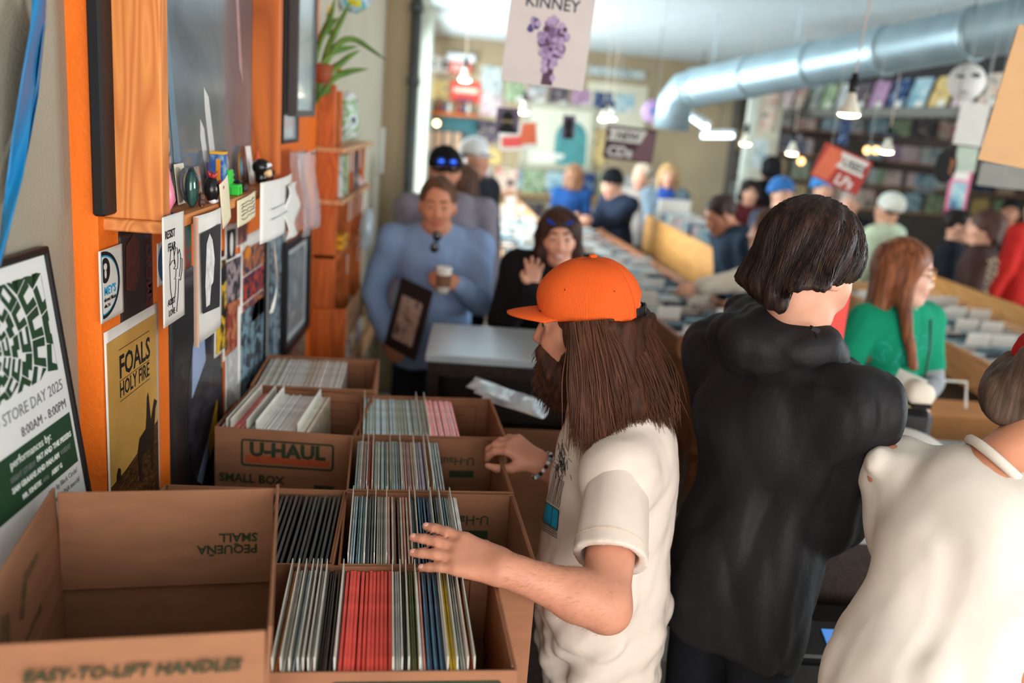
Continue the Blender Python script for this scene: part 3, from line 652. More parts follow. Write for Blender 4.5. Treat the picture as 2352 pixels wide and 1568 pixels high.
# worn dark printing inside the left flap
b = MB(); tm = Matrix.Translation((.0042, 0, hb)) @ Matrix.Rotation(-.05, 4, 'Y') @ Matrix(((0, 0, 1, 0), (1, 0, 0, 0), (0, 1, 0, 0), (0, 0, 0, 1)))
b.prism([(.30, .028), (.06, .012), (.055, .022), (.30, .040)], 0, .0006)
b.prism([(.05, .06), (.09, .075), (.095, .105), (.07, .118), (.04, .10)], 0, .0006); b.prism([(.12, .065), (.16, .06), (.17, .10), (.14, .112), (.125, .09)], 0, .0006)
b.prism([(.20, .07), (.22, .06), (.25, .10), (.31, .105), (.31, .115), (.235, .115)], 0, .0006)
xf(b, tm); obj('worn_print', b, M('box_print_worn', (74, 66, 44), .85, c2=(130, 92, 60), vs=70), fl_['L'])

# ------------------------------------------------------------------ LPs
LPC = dict(white=(240, 240, 234), cream=(214, 204, 182), grey=(146, 148, 150), char=(66, 66, 68), black=(30, 31, 34), red=(236, 84, 74), olive=(108, 114, 66), blue=(84, 132, 166), navy=(40, 60, 86), yellow=(240, 198, 40), orange=(232, 138, 40), pink=(228, 150, 140), pale=(190, 216, 226), lilac=(186, 172, 190), brown=(110, 70, 56), teal=(96, 138, 146), crim=(190, 50, 44), sage=(170, 182, 168))
LPN = dict(white='white', cream='cream', grey='grey', char='charcoal', black='black', red='red', olive='olive green', blue='blue', navy='navy blue', yellow='yellow', orange='orange', pink='pink', pale='pale blue', lilac='lilac', brown='brown', teal='teal', crim='crimson', sage='sage green')
lpm = {k: M('lp_sleeve_'+k, c, .22, .55, var=.16, vs=30) for k, c in LPC.items()}
LPS = .306
def lp_mesh(th):
    b = MB(); b.box((0, LPS/2, LPS/2), (th, LPS, LPS), bev=min(.0012, th*.3)); me = b.mesh('lp_record'); me.materials.append(lpm['white']); return me
LPM = {}
divm = M('divider_card', (232, 228, 216), .5, .3)
b = MB(); b.box((0, LPS/2, .157), (.0012, LPS, .314)); b.prism([(0, 0)]*0 or [(-.0006, .3), (.0006, .3), (.0006, .301), (-.0006, .301)], .31, .335)
dvme = MB(); dvme.box((0, LPS/2, .1665), (.0013, LPS-.004, .333)); dvme = dvme.mesh('divider_card'); dvme.materials.append(divm)
nlp = 0
def fill(key, where, x0, runs, lean0=0.0, lean1=0.0, zt=.0, seed=1):
    """runs: (count, pitch in m, colours, thickness factor); 'D' puts a tall divider card"""
    global nlp
    nl = nd = 0
    Bx = BOXES[key]; g = random.Random(seed); x = x0; tot = sum(r[0]*r[1] for r in runs if r[0] != 'D'); xs = x0
    for r in runs:
        if r[0] == 'D':
            o = bpy.data.objects.new('divider_card', dvme); COL.objects.link(o); f = (x-xs)/max(tot, .01)
            o.matrix_world = Bx['mw'] @ Matrix.Translation((x, T*1.3, T+.001)) @ Matrix.Rotation(lean0+(lean1-lean0)*f+g.uniform(-.01, .01), 4, 'Y')
            nd += 1; tag(o, 'tall white divider card, %s from the left in %s' % (ordn(nd), where), 'divider', 'divider cards in ' + where); continue
        n, p, cols = r[:3]; tf = r[3] if len(r) > 3 else .68
        for i in range(n):
            c = cols[i % len(cols)] if len(cols) < 3 else g.choice(cols); th = round(p*tf, 4)
            if th not in LPM: LPM[th] = lp_mesh(th)
            o = bpy.data.objects.new('lp_record', LPM[th]); COL.objects.link(o); o.material_slots[0].link = 'OBJECT'; o.material_slots[0].material = lpm[c]
            f = (x-xs)/max(tot, .01); a = lean0+(lean1-lean0)*f
            o.matrix_world = Bx['mw'] @ Matrix.Translation((x+p/2, T*1.3+g.uniform(0, .002), T+.001+abs(math.sin(a))*th/2+g.uniform(0, .003))) @ Matrix.Rotation(a+g.uniform(-.004, .004), 4, 'Y')
            nl += 1; tag(o, '%s LP sleeve on edge, %s from the left in %s' % (LPN[c], ordn(nl), where), 'record', 'LPs in ' + where); nlp += 1
            x += p
fill('front', 'the front box', .016, [('D',), (2, .004, ['orange', 'crim']), ('D',), (3, .004, ['cream', 'white']), ('D',), (3, .0048, ['grey', 'pale']), ('D',), (2, .004, ['white', 'grey']), ('D',), (2, .0036, ['brown', 'black']), ('D',), (2, .004, ['white', 'pink']), ('D',), (7, .0046, ['char', 'char', 'black']), ('D',), (12, .0068, ['red'], .86), ('D',), (3, .0042, ['white']), ('D',), (2, .004, ['black', 'char']), ('D',), (5, .0042, ['olive']), ('D',), (2, .0045, ['white', 'pink']), (6, .0048, ['blue', 'navy']), ('D',), (1, .004, ['white']), (2, .0062, ['yellow']), ('D',), (3, .0042, ['white', 'sage']), ('D',), (3, .004, ['crim', 'black']), ('D',), (1, .003, ['orange'])], -.03, -.03, seed=3)
fill('r2', 'the second right box', .022, [(1, .004, ['crim']), ('D',), (6, .0045, ['pale', 'teal', 'white', 'pink']), ('D',), (4, .0048, ['navy', 'teal', 'grey']), ('D',), ('D',), (5, .0045, ['cream', 'white', 'grey', 'sage']), ('D',), (7, .0062, ['cream', 'pink', 'brown', 'cream']), ('D',), (3, .0045, ['teal', 'crim', 'char']), ('D',), (6, .0058, ['navy', 'blue']), ('D',), (4, .0046, ['brown', 'navy', 'grey']), ('D',), (4, .0048, ['teal', 'sage', 'blue']), ('D',), (4, .0048, ['white'])], -.02, -.02, seed=4)
fill('r3', 'the third right box', .022, [(3, .0048, ['sage', 'white', 'pale']), ('D',), (2, .005, ['pink', 'white']), ('D',), (3, .0056, ['red', 'crim']), ('D',), (7, .005, ['pale', 'sage', 'teal', 'white']), ('D',), ('D',), (6, .005, ['grey', 'pale', 'sage', 'teal', 'blue']), ('D',), (6, .005, ['cream', 'pink', 'grey', 'brown']), ('D',), (5, .0052, ['lilac']), ('D',), (3, .004, ['cream', 'olive', 'orange']), ('D',), (4, .006, ['teal', 'grey', 'sage'])], -.02, -.02, seed=5)
fill('r4', 'the fourth right box', .018, [('D',), (19, .0076, ['pale', 'pale', 'sage'], .84), ('D',), (4, .006, ['cream', 'sage', 'white']), ('D',), (10, .0078, ['pink', 'red'], .84)], -.03, -.03, seed=6)
fill('l2', 'the black LP box', .13, [(24, .0098, ['black', 'char'], .62)], .05, .05, seed=7)
fill('l4', 'the logo box', .022, [(2, .006, ['white', 'sage']), ('D',), (2, .006, ['cream', 'grey']), ('D',), (6, .0065, ['pink', 'red']), ('D',), (4, .006, ['grey', 'cream', 'sage']), ('D',), (16, .0064, ['white']), (1, .005, ['cream']), ('D',), (4, .0064, ['white', 'cream'])], -.03, -.03, seed=8)
fill('l5', 'the farthest box', .022, [(32, .0075, ['white', 'white', 'cream'], .66)], -.03, -.03, seed=9)
# ------------------------------------------------------------------ the bearded man in the orange cap
from mathutils.bvhtree import BVHTree
def bvh_of(me):
    return BVHTree.FromPolygons([v.co.copy() for v in me.vertices], [tuple(p.vertices) for p in me.polygons])
def cast(bv, x, y, lift=.0012):
    d = nrm(ray(x, y)); h_ = bv.ray_cast(Vector(EYE), Vector(d)); 
    return None if h_[0] is None else V(*h_[0])+V(*h_[1])*lift
def capman():
    MY = 1.88
    face_b, face_h = (-1, -.10), (-.985, .19)
    s = .955; B = basis(face_b); hipxy = at(1392, 1500, Y=MY); base = V(hipxy[0], hipxy[1], 0)
    root = thing('person', 'long-haired bearded man in orange corduroy cap and cream graphic t-shirt flipping through LPs', 'person', base)
    U = Fr(base+V(0, 0, .9), B@rotm('x', .0)); h = Fr(at(1350, 748, Y=MY-.005), basis(face_h)@rotm('x', -.10))
    neck = at(1425, 955, Y=MY)
    shC = at(1437, 1062, Y=MY); shL = at(1423, 1092, Y=1.705); shR = 2*shC-shL; shR[2] = shL[2]+.005
    elL = at(1388, 1390, Y=1.475); wrL = at(1158, 1306, Y=1.458)
    wrR = at(1236, 1062, Y=2.07); elR = shR+V(-.05, .02, -.235)
    hipL, hipR = U.p((-.085, 0, -.03)), U.p((.085, 0, -.03)); knL, knR = U.p((-.095, .03, -.42)), U.p((.095, .03, -.42)); anL, anR = U.p((-.1, 0, -.82)), U.p((.1, 0, -.82))
    P = head_prims(h)
    P += [('c', neck, h.p((0, -.02, -.05)), .06, .055, .03, 1), U.E((0, 0, .32), (.14, .09, .17), .05), U.E((0, 0, .1), (.125, .085, .17), .05), ('c', shL, shR, .048, .048, .05, 1)]
    for a, e, w_ in ((shL, elL, wrL), (shR, elR, wrR)):
        m = e+(w_-e)*.28
        P += [('c', a, e, .053, .043, .03, 1), ('c', e, m, .042, .0455, .03, 1), ('c', m, w_, .0445, .0275, .02, 1), ('c', w_+(e-w_)*.12, w_, .029, .028, .012, 1)]
    P += [('c', elL+V(.004, 0, .0), elL+V(.012, -.004, -.012), .033, .028, .025, 1)]
    P += [('c', hipL, knL, .058, .05, .03, 1), ('c', hipR, knR, .058, .05, .03, 1), ('c', knL, anL, .05, .036, .03, 1), ('c', knR, anR, .05, .036, .03, 1)]
    NAILS.clear(); dL = at(936, 1236, Y=1.515)-wrL
    P += hand_prims(wrL, dL, (0.08, -.62, .80), thumb=1, curl=[(.08, .16, .10), (.08, .16, .10), (.10, .18, .12), (.12, .20, .12)], spread=.085, s=1.06, kf=.005, tcurl=.7, topen=.5)
    nails = list(NAILS); dR = at(1150, 1004, Y=2.09)-wrR
    P += hand_prims(wrR, dR, (-.1, -.35, .94), thumb=-1, curl=[(.75, .55, .4), (.7, .6, .45), (.7, .6, .5), (.65, .6, .5)], spread=.05, s=.96, kf=.005, tcurl=.1, topen=.9)
    me = sdf_mesh('body', P, .0052, tint=skin_tint(h))
    skm = skin('capman', (196, 134, 108)); body = obj('body', me, skm, root, world=True)
    bvb = bvh_of(me)
    # fine dark hairs on the forearms
    g = random.Random(2); hm = MB()
    for e, w_, sh in ((elL, wrL, 0),):
        ax = nrm(w_-e); Ln = np.linalg.norm(w_-e)
        for i in range(1000):
            t = g.uniform(-.06, 1.0); p = e+ax*Ln*t; a = g.uniform(0, 2*PI); q = nrm(V(g.gauss(0, 1), g.gauss(0, 1), g.gauss(0, 1))); q = nrm(q-ax*np.dot(q, ax))
            hit = bvb.ray_cast(Vector(p+q*.09), Vector(-q), .1)
            if hit[0] is None: continue
            a0 = V(*hit[0]); n = V(*hit[1]); l = g.uniform(.007, .013)*(1-.4*abs(t-.6)); d = nrm(ax*.8+n*.35+V(g.uniform(-.4, .4), g.uniform(-.4, .4), -.35))
            hm.tube([a0-n*.0005, a0+d*l*.5+n*.0006, a0+d*l+V(0, 0, -.001)], [.00011, .00009, .00004], 3, caps=False)
    hr = obj('arm_hair', hm, M('arm_hair', (104, 70, 52), .5), root, world=True); hr['kind'] = 'stuff'
    for p_, R_n in nails:
        b = MB(); b.ball(p_, (.0048, .0062, .0013), 10, 6, R=R_n); obj('finger_nail', b, M('nail', (222, 168, 150), .3, .5), root, True, True)
    # --- t-shirt
    off = .026
    T = [U.E((0, .026, .32), (.155+off, .106+off, .19), .07), U.E((0, .036, .10), (.145+off, .112+off, .22), .09), U.E((0, .018, -.09), (.148+off, .116+off, .32), .08), ('c', shL, shR, .058, .058, .07, 1), ('c', neck+V(0, -.03, -.02), neck+V(0, .03, -.02), .075, .075, .05, 1),
         ('c', shL+V(0, .01, 0), shL+(elL-shL)*.35+V(0, .03, 0), .07, .06, .05, 1), ('c', shR, shR+(elR-shR)*.6, .065, .062, .04, 1), ('p', U.p((0, 0, -.22)), V(0, 0, -1), 0, 0, .01, 0), ('c', neck+V(0, 0, .03), h.o+V(0, 0, -.06), .062, .07, .01, -1)]
    f1 = folds(21, .012, 52, (.35, 0, 1)); f2 = folds(8, .011, 70, (1, 0, .55)); zz = U.o[2]
    def dsp(Pp):
        k = np.clip((zz+.34-Pp[:, 2])/.3, .12, 1.0); lo_ = np.clip((zz+.12-Pp[:, 2])/.2, 0, 1)
        return f1(Pp)*k+f2(Pp)*(.3+lo_)
    cm = M('cream_tee_cotton', (216, 200, 188), .9, .1, var=.05, vs=12, bump=.12, bs=900)
    tme = sdf_mesh('t_shirt', T, .0075, dsp); tee = obj('t_shirt', tme, cm, root, world=True)
    ax = nrm(elL-shL); se = shL+(elL-shL)*.665; ff = folds(3, .006, 40, tuple(ax), .2)
    S = [('c', shL-ax*.01+V(0, .012, -.0), se+ax*.05, .066, .0725, .05, 1), ('p', se, nrm(ax+V(0, .0, -.1)), 0, 0, .0012, 0), ('c', se-ax*.02, se+ax*.1, .052, .054, .004, -1)]
    sl = obj('sleeve', sdf_mesh('sleeve', S, .0045, ff), cm, tee, world=False)
    b = MB(); x_ = nrm(np.cross(ax, V(0, 1, 0))); y_ = np.cross(ax, x_)
    bs = bvh_of(sl.data)
    def wrap(c, n=40, lift=.0006):
        P_ = []
        for k in range(n+1):
            a = 2*PI*k/n; q = math.cos(a)*x_+math.sin(a)*y_; hit = bs.ray_cast(Vector(c+q*.12), Vector(-q), .12)
            if hit[0] is not None: P_.append(V(*hit[0])+q*lift)
        return P_
    for dz in (.026, .0235): b.tube(wrap(se-ax*dz), .0007, 4)
    obj('hem_stitching', b, M('cream_thread', (206, 188, 168), .9), sl)
    # collar
    # chest drawing, laid on the cloth
    bt = bvh_of(tme); ink = M('shirt_ink', (32, 30, 32), .8); ink2 = M('shirt_ink_blue', (26, 150, 190), .8)
    def patch(c, nu, nv, lift):
        m = MB(); c = [V(*q) for q in c]; P_ = []
        for j in range(nv+1):
            for i in range(nu+1):
                u, v = i/nu, j/nv; q = (1-u)*(1-v)*c[0]+u*(1-v)*c[1]+u*v*c[2]+(1-u)*v*c[3]; hit = cast(bt, q[0], q[1], lift)
                if hit is None: return m
                P_.append(hit)
        m.add(P_, [(j*(nu+1)+i, (j+1)*(nu+1)+i, (j+1)*(nu+1)+i+1, j*(nu+1)+i+1) for j in range(nv) for i in range(nu)]); return m
    def line(mb, a, c, r=.0006, n=8, jit=0):
        pts = []
        for i in range(n+1):
            t = i/n; hit = cast(bt, a[0]+(c[0]-a[0])*t+g.uniform(-jit, jit), a[1]+(c[1]-a[1])*t+g.uniform(-jit, jit), .0015)
            if hit is None: return
            pts.append(hit)
        mb.tube(pts, r, 4)
    q = ((1256, 1153), (1285, 1172), (1281, 1217), (1248, 1196))
    for dx_ in range(0, 48, 6):
        m = patch(tuple((a_+dx_, c_) for a_, c_ in q), 8, 8, .0016)
        if m.v: q = tuple((a_+dx_, c_) for a_, c_ in q); break
    if m.v: obj('shirt_print_blue', m, ink2, tee)
    b = MB()
    for a, c in zip(q, q[1:]+q[:1]): line(b, a, c, .0011)
    line(b, (1271+dx_, 1163), (1266+dx_, 1208), .0009)
    for k in range(4): line(b, (1247-k*.6+dx_, 1199+k*5), (1281+dx_, 1221+k*5), .0007)
    for k in range(9): line(b, (1259+k*3.2+dx_, 1150+k*2), (1276+k*2.6+dx_*.6, 1084+k*3+g.uniform(-8, 8)), .0006, 8, .6)
    for k in range(60):
        x0, y0 = g.gauss(1292+dx_*.5, 9), g.gauss(1074, 20); a = g.uniform(-1.2, -2.4)
        line(b, (x0, y0), (x0+math.cos(a)*g.uniform(8, 26), y0+math.sin(a)*g.uniform(8, 30)), .0006, 4)
    if b.v: obj('shirt_print_black', b, ink, tee)
    # trousers, shoes
    Q = [U.E((0, 0, -.06), (.105, .08, .10), .05), ('c', hipL, knL, .055, .064, .04, 1), ('c', hipR, knR, .055, .064, .04, 1), ('c', knL, anL, .066, .06, .03, 1), ('c', knR, anR, .066, .06, .03, 1)]
    obj('trousers', sdf_mesh('trousers', Q, .012, folds(5, .005, 30, (1, 0, 0))), cloth_mat((44, 44, 52)), root, world=True)
    for an in (anL, anR):
        S = [('c', an+V(0, 0, -.03), an+B@V(0, .15, -.04), .048, .04, .03, 1), ('c', an, an+V(0, 0, -.04), .05, .046, .03, 1), ('p', base, V(0, 0, -1), 0, 0, .004, 0)]
        obj('shoe', sdf_mesh('shoe', S, .012), M('shoe_black', (30, 28, 28), .5), root, world=True)
    # --- eyes
    hcol = (88, 54, 38); hst = M('capman_hair_strand', (66, 37, 25), .58, .22, c2=(92, 53, 36), vs=30, stretch=(1, 1, .06), attr='tint'); hmt = M('capman_hair', (48, 27, 19), .62, .15, c2=(84, 48, 32), vs=70, stretch=(1, 1, .06), bump=.6, bs=260, contrast=(.35, .72))
    for sx in (-1, 1):
        e = MB(); e.ball(h.p((sx*.031, .0785, .0075)), .0118, 12, 8, 0); e.ball(h.p((sx*.031, .0875, .0075)), .0062, 8, 6, 1)
        obj('eye', e, [M('eye_white', (186, 172, 164), .25, .5), M('iris_dark', (50, 38, 30), .2, .5)], root, True, True)
        b = MB(); b.tube([h.p((sx*.012, .095, .030)), h.p((sx*.03, .094, .036)), h.p((sx*.05, .078, .031))], [.005, .0055, .002], 6); obj('eyebrow', b, hmt, root, True, True)
        b = MB(); b.tube([h.p((sx*.018, .0915, .016)), h.p((sx*.031, .0945, .018)), h.p((sx*.045, .087, .014))], .0016, 5); obj('eyelash', b, hmt, root, True, True)
    # --- beard
    bd = [h.E((0, .05, -.10), (.062, .062, .062), .03), h.E((0, .05, -.145), (.045, .048, .045), .03), h.C((-.058, .03, -.06), (-.07, -.005, -.01), .022, .012, k=.02), h.C((.058, .03, -.06), (.07, -.005, -.01), .022, .012, k=.02), h.C((-.03, .094, -.052), (.03, .094, -.052), .011, k=.015), h.C((-.03, .09, -.052), (-.04, .075, -.09), .014, .02, k=.02), h.C((.03, .09, -.052), (.04, .075, -.09), .014, .02, k=.02), h.E((0, .105, -.0635), (.02, .012, .006), .006, -1)]
    bme = sdf_mesh('beard', bd, .0045, folds(14, .007, 150, (0, 0, 1), .3)); beard = obj('beard', bme, hmt, root, world=True)
    bb = bvh_of(bme); m = MB()
    for i in range(900):
        a = g.uniform(-1.9, 1.9); z = g.uniform(-.17, -.03); q = nrm(V(math.sin(a), math.cos(a), g.uniform(-.3, .1))); p = h.p(V(0, .03, z)); d = h.R@q
        hit = bb.ray_cast(Vector(p+d*.12), Vector(-d), .14)
        if hit[0] is None: continue
        a0 = V(*hit[0]); n = V(*hit[1]); l = g.uniform(.012, .03); dn = nrm(V(0, 0, -1)+n*.35+h.R@V(g.uniform(-.25, .25), g.uniform(-.1, .3), 0))
        m.tube([a0-n*.001, a0+dn*l*.5+n*.001, a0+dn*l], [.0007, .0006, .00015], 3, caps=False)
    x = obj('beard_hair', m, hmt, beard); x['kind'] = 'stuff'
    # --- hair: a full volume with locks laid over it
    Yn, Ym = MY-.088, MY
    def mir(p):
        q = (p-h.o)@h.R; q[0] = -q[0]; return h.p(q)
    near = [((1322, 742, Yn+.005), (1338, 985, Yn-.03), .025, .018), ((1365, 745, Yn+.01), (1385, 975, Yn-.045), .034, .022), ((1415, 740, Yn+.02), (1455, 930, Yn-.03), .040, .028), ((1440, 720, Yn+.05), (1510, 930, Yn+.03), .044, .028)]
    hp = [h.E((0, -.016, .035), (.088, .106, .09), .02), ('c', at(1440, 720, Y=Ym), at(1515, 930, Y=Ym+.02), .05, .03, .04, 1)]
    for a, c, r0, r1 in near:
        A, C_ = at(a[0], a[1], Y=a[2]), at(c[0], c[1], Y=c[2]); hp += [('c', A, C_, r0, r1, .03, 1), ('c', mir(A), mir(C_), r0, r1, .03, 1)]
    hp += [h.E((0, .135, -.02), (.10, .085, .12), .015, -1), h.P((0, 0, .027), (0, .0, 1), .008), h.E((0, -.012, .045), (.072, .09, .07), .01)]
    hme = sdf_mesh('hair', hp, .006, folds(4, .005, 130, (.25, 0, 1), .12)); hair = obj('hair', hme, hmt, root, world=True)
    m = MB(); bh = bvh_of(hme)
    tints = []
    def lock(u, far=False):
        sx, sy = 1306+u*146, 740-u*12
        ex = 1312+238*u+g.gauss(0, 9); ey = 1018-60*max(0, u-.3)+22*math.sin(u*9)+g.gauss(0, 14)
        if .25 < u < .62: ey += 8-70*max(0, u-.42)
        bow = g.uniform(-8, 14)+16*u
        pts = []; n = 9; jy = g.uniform(-.004, .012)
        for i in range(n+1):
            t = i/n; x = sx+(ex-sx)*(t**1.15)+bow*math.sin(t*PI)*.8+2.2*math.sin(t*9+u*40); y = sy+(ey-sy)*t
            Y0 = Yn-.010+.05*max(0, u-.6)/.4; Y1 = Yn-.062+.085*max(0, u-.4)/.6
            pts.append(at(x, y, Y=Y0+(Y1-Y0)*t-.02*math.sin(t*PI)-jy))
        if far: pts = [mir(p) for p in pts]
        w_ = g.uniform(.0008, .0023); m.tube(pts, [w_*(1-.1*i/n) if i < n-2 else w_*(n-i)/3+.0002 for i in range(n+1)], 5, caps=False, flat=.55); tints.extend([g.uniform(.55, 1.15)*(1.35 if g.random() < .12 else 1)]*(len(m.v)-len(tints)))
    for i in range(900): lock(g.random())
    for i in range(200): lock(g.random(), True)
    for i in range(60):          # flyaway strands
        u = g.uniform(.3, 1); sx, sy = 1330+u*150, 745-u*20; ex, ey = 1400+170*u+g.gauss(0, 12), 1000-30*u+g.gauss(0, 25); k = g.uniform(-25, 35)
        m.tube([at(sx+(ex-sx)*t+k*math.sin(t*PI), sy+(ey-sy)*t, Y=Yn+.03-.06*t-.02*math.sin(t*PI)) for t in np.linspace(0, 1, 10)], [.0006]*9+[.0002], 3, caps=False); tints.extend([1.0]*(len(m.v)-len(tints)))
    x = obj('hair_strands', m, hst, hair, smooth=True); x['kind'] = 'stuff'
    ca = x.data.color_attributes.new('tint', 'FLOAT_COLOR', 'POINT'); tv = np.ones((len(m.v), 4), np.float32); tv[:, :3] = np.array(tints, np.float32)[:, None]; ca.data.foreach_set('color', tv.ravel())
    # --- cap
    cr = bpy.data.materials.new('orange_corduroy'); cr.use_nodes = True; N = cr.node_tree.nodes; L = cr.node_tree.links; bs_ = N['Principled BSDF']
    bs_.inputs['Roughness'].default_value = .8; bs_.inputs['Specular IOR Level'].default_value = .2
    uv = N.new('ShaderNodeAttribute'); uv.attribute_name = 'rib'; wv = N.new('ShaderNodeMath'); wv.operation = 'SINE'; L.new(uv.outputs['Fac'], wv.inputs[0])
    mr = N.new('ShaderNodeMapRange'); mr.inputs[1].default_value = -1; L.new(wv.outputs[0], mr.inputs[0])
    mx = N.new('ShaderNodeMix'); mx.data_type = 'RGBA'; L.new(mr.outputs[0], mx.inputs[0]); mx.inputs[6].default_value = (*lin((222, 76, 20)), 1); mx.inputs[7].default_value = (*lin((255, 114, 46)), 1); L.new(mx.outputs[2], bs_.inputs['Base Color'])
    bp = N.new('ShaderNodeBump'); bp.inputs['Strength'].default_value = .6; bp.inputs['Distance'].default_value = .0008; L.new(wv.outputs[0], bp.inputs['Height']); L.new(bp.outputs[0], bs_.inputs['Normal'])
    def ribs(o, fn):
        a = o.data.attributes.new('rib', 'FLOAT', 'POINT'); a.data.foreach_set('value', [fn(h.R.T@(V(*v.co)-h.o)) for v in o.data.vertices])
    K = Fr(h.p((0, -.008, .024)), h.R@rotm('x', .03))
    def rim(ph):             # ph=0 front, pi back: arch cut out over the strap
        d = abs(ph-PI); return .0 + (.052*math.sqrt(max(0, 1-(d/.46)**2)) if d < .46 else 0)
    def crown(u, v):
        ph = 2*PI*u; z0 = rim(ph); H_ = .122; z = z0+(H_-z0)*v; f = math.sqrt(max(0, 1-(max(0, z)/H_)**2.3)); f = f**.9
        rx, ry = .0915, .108; soft = 1+.016*math.sin(ph*6+.6)*math.sin(v*PI)+.03*math.sin(ph*2+5*v)*v*(1-v)*2
        pk = .010*math.sin(v*PI)*max(0, math.cos(ph))**2
        return K.p((rx*f*soft*math.sin(ph), (ry*f*soft+pk)*math.cos(ph)+.006*v*(1-v), z))
    b = MB(); b.sheet(crown, 96, 28, .0022); cap = obj('cap_crown', b, cr, root, True, True); ribs(cap, lambda q: math.atan2(q[0], q[1])*150 if False else (q[0] if abs(q[0]) < .0 else math.atan2(q[0], q[1]+.008)*.1)*2*PI/.0019)
    b = MB()
    def brim(u, v):
        a = (u-.5)*2.0; xx = math.sin(a*1.15); base_y = .108*math.cos(a*1.02); L_ = .078*(max(0, math.cos(a*1.28)))**.6
        return K.p((.0905*math.sin(a*1.02)*(1-.06*v)+.0*xx, base_y-.006+L_*v, .008-.016*a*a*.55*(1-.2*v)+.004*v-.012*v*v))
    b.sheet(brim, 30, 14, .0036); br = obj('cap_brim', b, cr, root, True, True); ribs(br, lambda q: q[0]*2*PI/.0021)
    b = MB(); b.ball(K.p((0, 0, .1235)), (.009, .009, .0052), 12, 8, R=K.R); bt_ = obj('cap_button', b, cr, root, True, True); ribs(bt_, lambda q: q[0]*3000)
    for ph in (PI/2, -PI/2, PI/2+1.02, -PI/2-1.02, PI/2-1.02, 1.02-PI/2):
        b = MB(); pts = []
        for v in np.linspace(0, .985, 20): p_ = V(*crown((ph/(2*PI)) % 1, v)); pts.append(p_+nrm(p_-K.p((0, 0, .03)))*.0008)
        for dx in (-.0022, .0022):
            b.tube([q+K.R[:, 1]*dx*abs(math.sin(ph))+K.R[:, 0]*dx*abs(math.cos(ph)) for q in pts], .0005, 4)
        sm = obj('cap_seam', b, M('cap_thread', (236, 96, 26), .8), cap)
    for ph in (PI/2+.55, PI/2-.5, -PI/2-.55, -PI/2+.5):
        p_ = V(*crown((ph/(2*PI)) % 1, .52)); n = nrm(p_-K.p((0, 0, .03))); b = MB(); x1 = nrm(np.cross(n, V(0, 0, 1))); y1 = np.cross(n, x1)
        b.tube([p_+n*.0012+.003*(math.cos(a)*x1+math.sin(a)*y1) for a in np.linspace(0, 2*PI, 11)], .0011, 5); b.ball(p_+n*.0006, .0016, 6, 4, 1); obj('cap_eyelet', b, [M('cap_thread', (236, 96, 26), .8), m_dark], cap)
    # binding round the arch, strap and buckle
    b = MB(); b.tube([V(*crown(.5+k*.46/(2*PI), 0)) for k in np.linspace(-1, 1, 31)], .0018, 6); obj('arch_binding', b, M('cap_thread', (236, 96, 26), .8), cap)
    b = MB(); b.sheet(lambda u, v: K.p((.0925*math.sin(PI+(u-.5)*1.04), .1095*math.cos(PI+(u-.5)*1.04), .003+v*.022)), 16, 2, .0018); st = obj('cap_strap', b, M('black_webbing', (22, 21, 22), .7), root, True, True)
    b = MB(); b.sheet(lambda u, v: K.p((.0955*math.sin(PI-.12+(u-.5)*.26), .1125*math.cos(PI-.12+(u-.5)*.26), .0015+v*.025)), 6, 2, .003); obj('strap_buckle', b, M('black_buckle', (16, 16, 17), .35), st)
    # --- bead bracelet on the far wrist
    br_ = thing('bracelet', 'black white and blue beaded bracelet on the far wrist', 'bracelet', wrR)
    ax = nrm(wrR-elR); x1 = nrm(np.cross(ax, V(0, 0, 1))); y1 = np.cross(ax, x1); c0 = wrR-ax*.012
    for k in range(20):
        a = 2*PI*k/20; b = MB(); b.ball(c0+.0345*(math.cos(a)*x1+math.sin(a)*y1), .0052, 8, 6); obj('bead', b, [M('bead_white', (226, 226, 226), .3), M('bead_black', (30, 30, 34), .3), M('bead_blue', (120, 160, 190), .3)][(0, 1, 0, 2, 1)[k % 5]], br_, True, True)
capman()
# ------------------------------------------------------------------ the other people in the shop
def head_at(px, py, Y): return at(px, py, Y=Y)
GLS_BLUE = M('mirror_lens_blue', (20, 90, 230), .12, .8, metal=.6); GLS_DK = M('dark_lens', (14, 14, 16), .1, .6); FRM = M('glasses_frame_dark', (26, 24, 24), .35); FRM_G = M('glasses_frame_gold', (206, 140, 70), .25, .5, metal=.7); GLS_CL = M('clear_lens', (235, 240, 240), .03, .5, alpha=.2)
def stand(px, py, Y, crown=.125, **k):
    """head pixel -> standing spot and stature"""
    hd = at(px, py, Y=Y); return hd
# man in the black hooded jacket
bp = at(1672, 1480, Y=1.90); hd = at(1858, 622, Y=1.845)
jk = M('black_nylon_shell', (27, 25, 27), .62, .25, var=.10, vs=20, bump=.3, bs=90)
R_, J, h, U = figure('person', 'dark-haired man in black hooded jacket standing with his back turned, looking down', (bp[0], bp[1]), (.90, .43), 1.82, 1.14, lean=.10, hd=hd, head=(.04, .42, -.06), hstyle=None, hcol=(40, 26, 22), sk=('pale', (214, 158, 132)), top=('jacket', (27, 25, 27)), tmat=jk, legs=(28, 28, 32), armR=at(1922, 1078, Y=2.06), armL=at(1900, 1080, Y=2.2), hint=dict(R=(.3, -.4, -1), L=(.3, 0, -1)), hood=False, vox=.008, hvox=.0065, foldamp=.013, ffreq=52, handR=dict(d=(-.1, .75, .5), n=(1, .2, .2), curl=(.9, .9, .6)))
hp = hair_prims('bowl', h)
def bowl_ribs(P):
    q = (P-h.o.astype(np.float32))@h.R.astype(np.float32); a = np.arctan2(q[:, 0], q[:, 1]+.02)
    return (.0016*np.sin(a*46+3*np.sin(q[:, 2]*40)+2*np.sin(a*7))+.003*np.sin(a*13+q[:, 2]*20)).astype(np.float32)
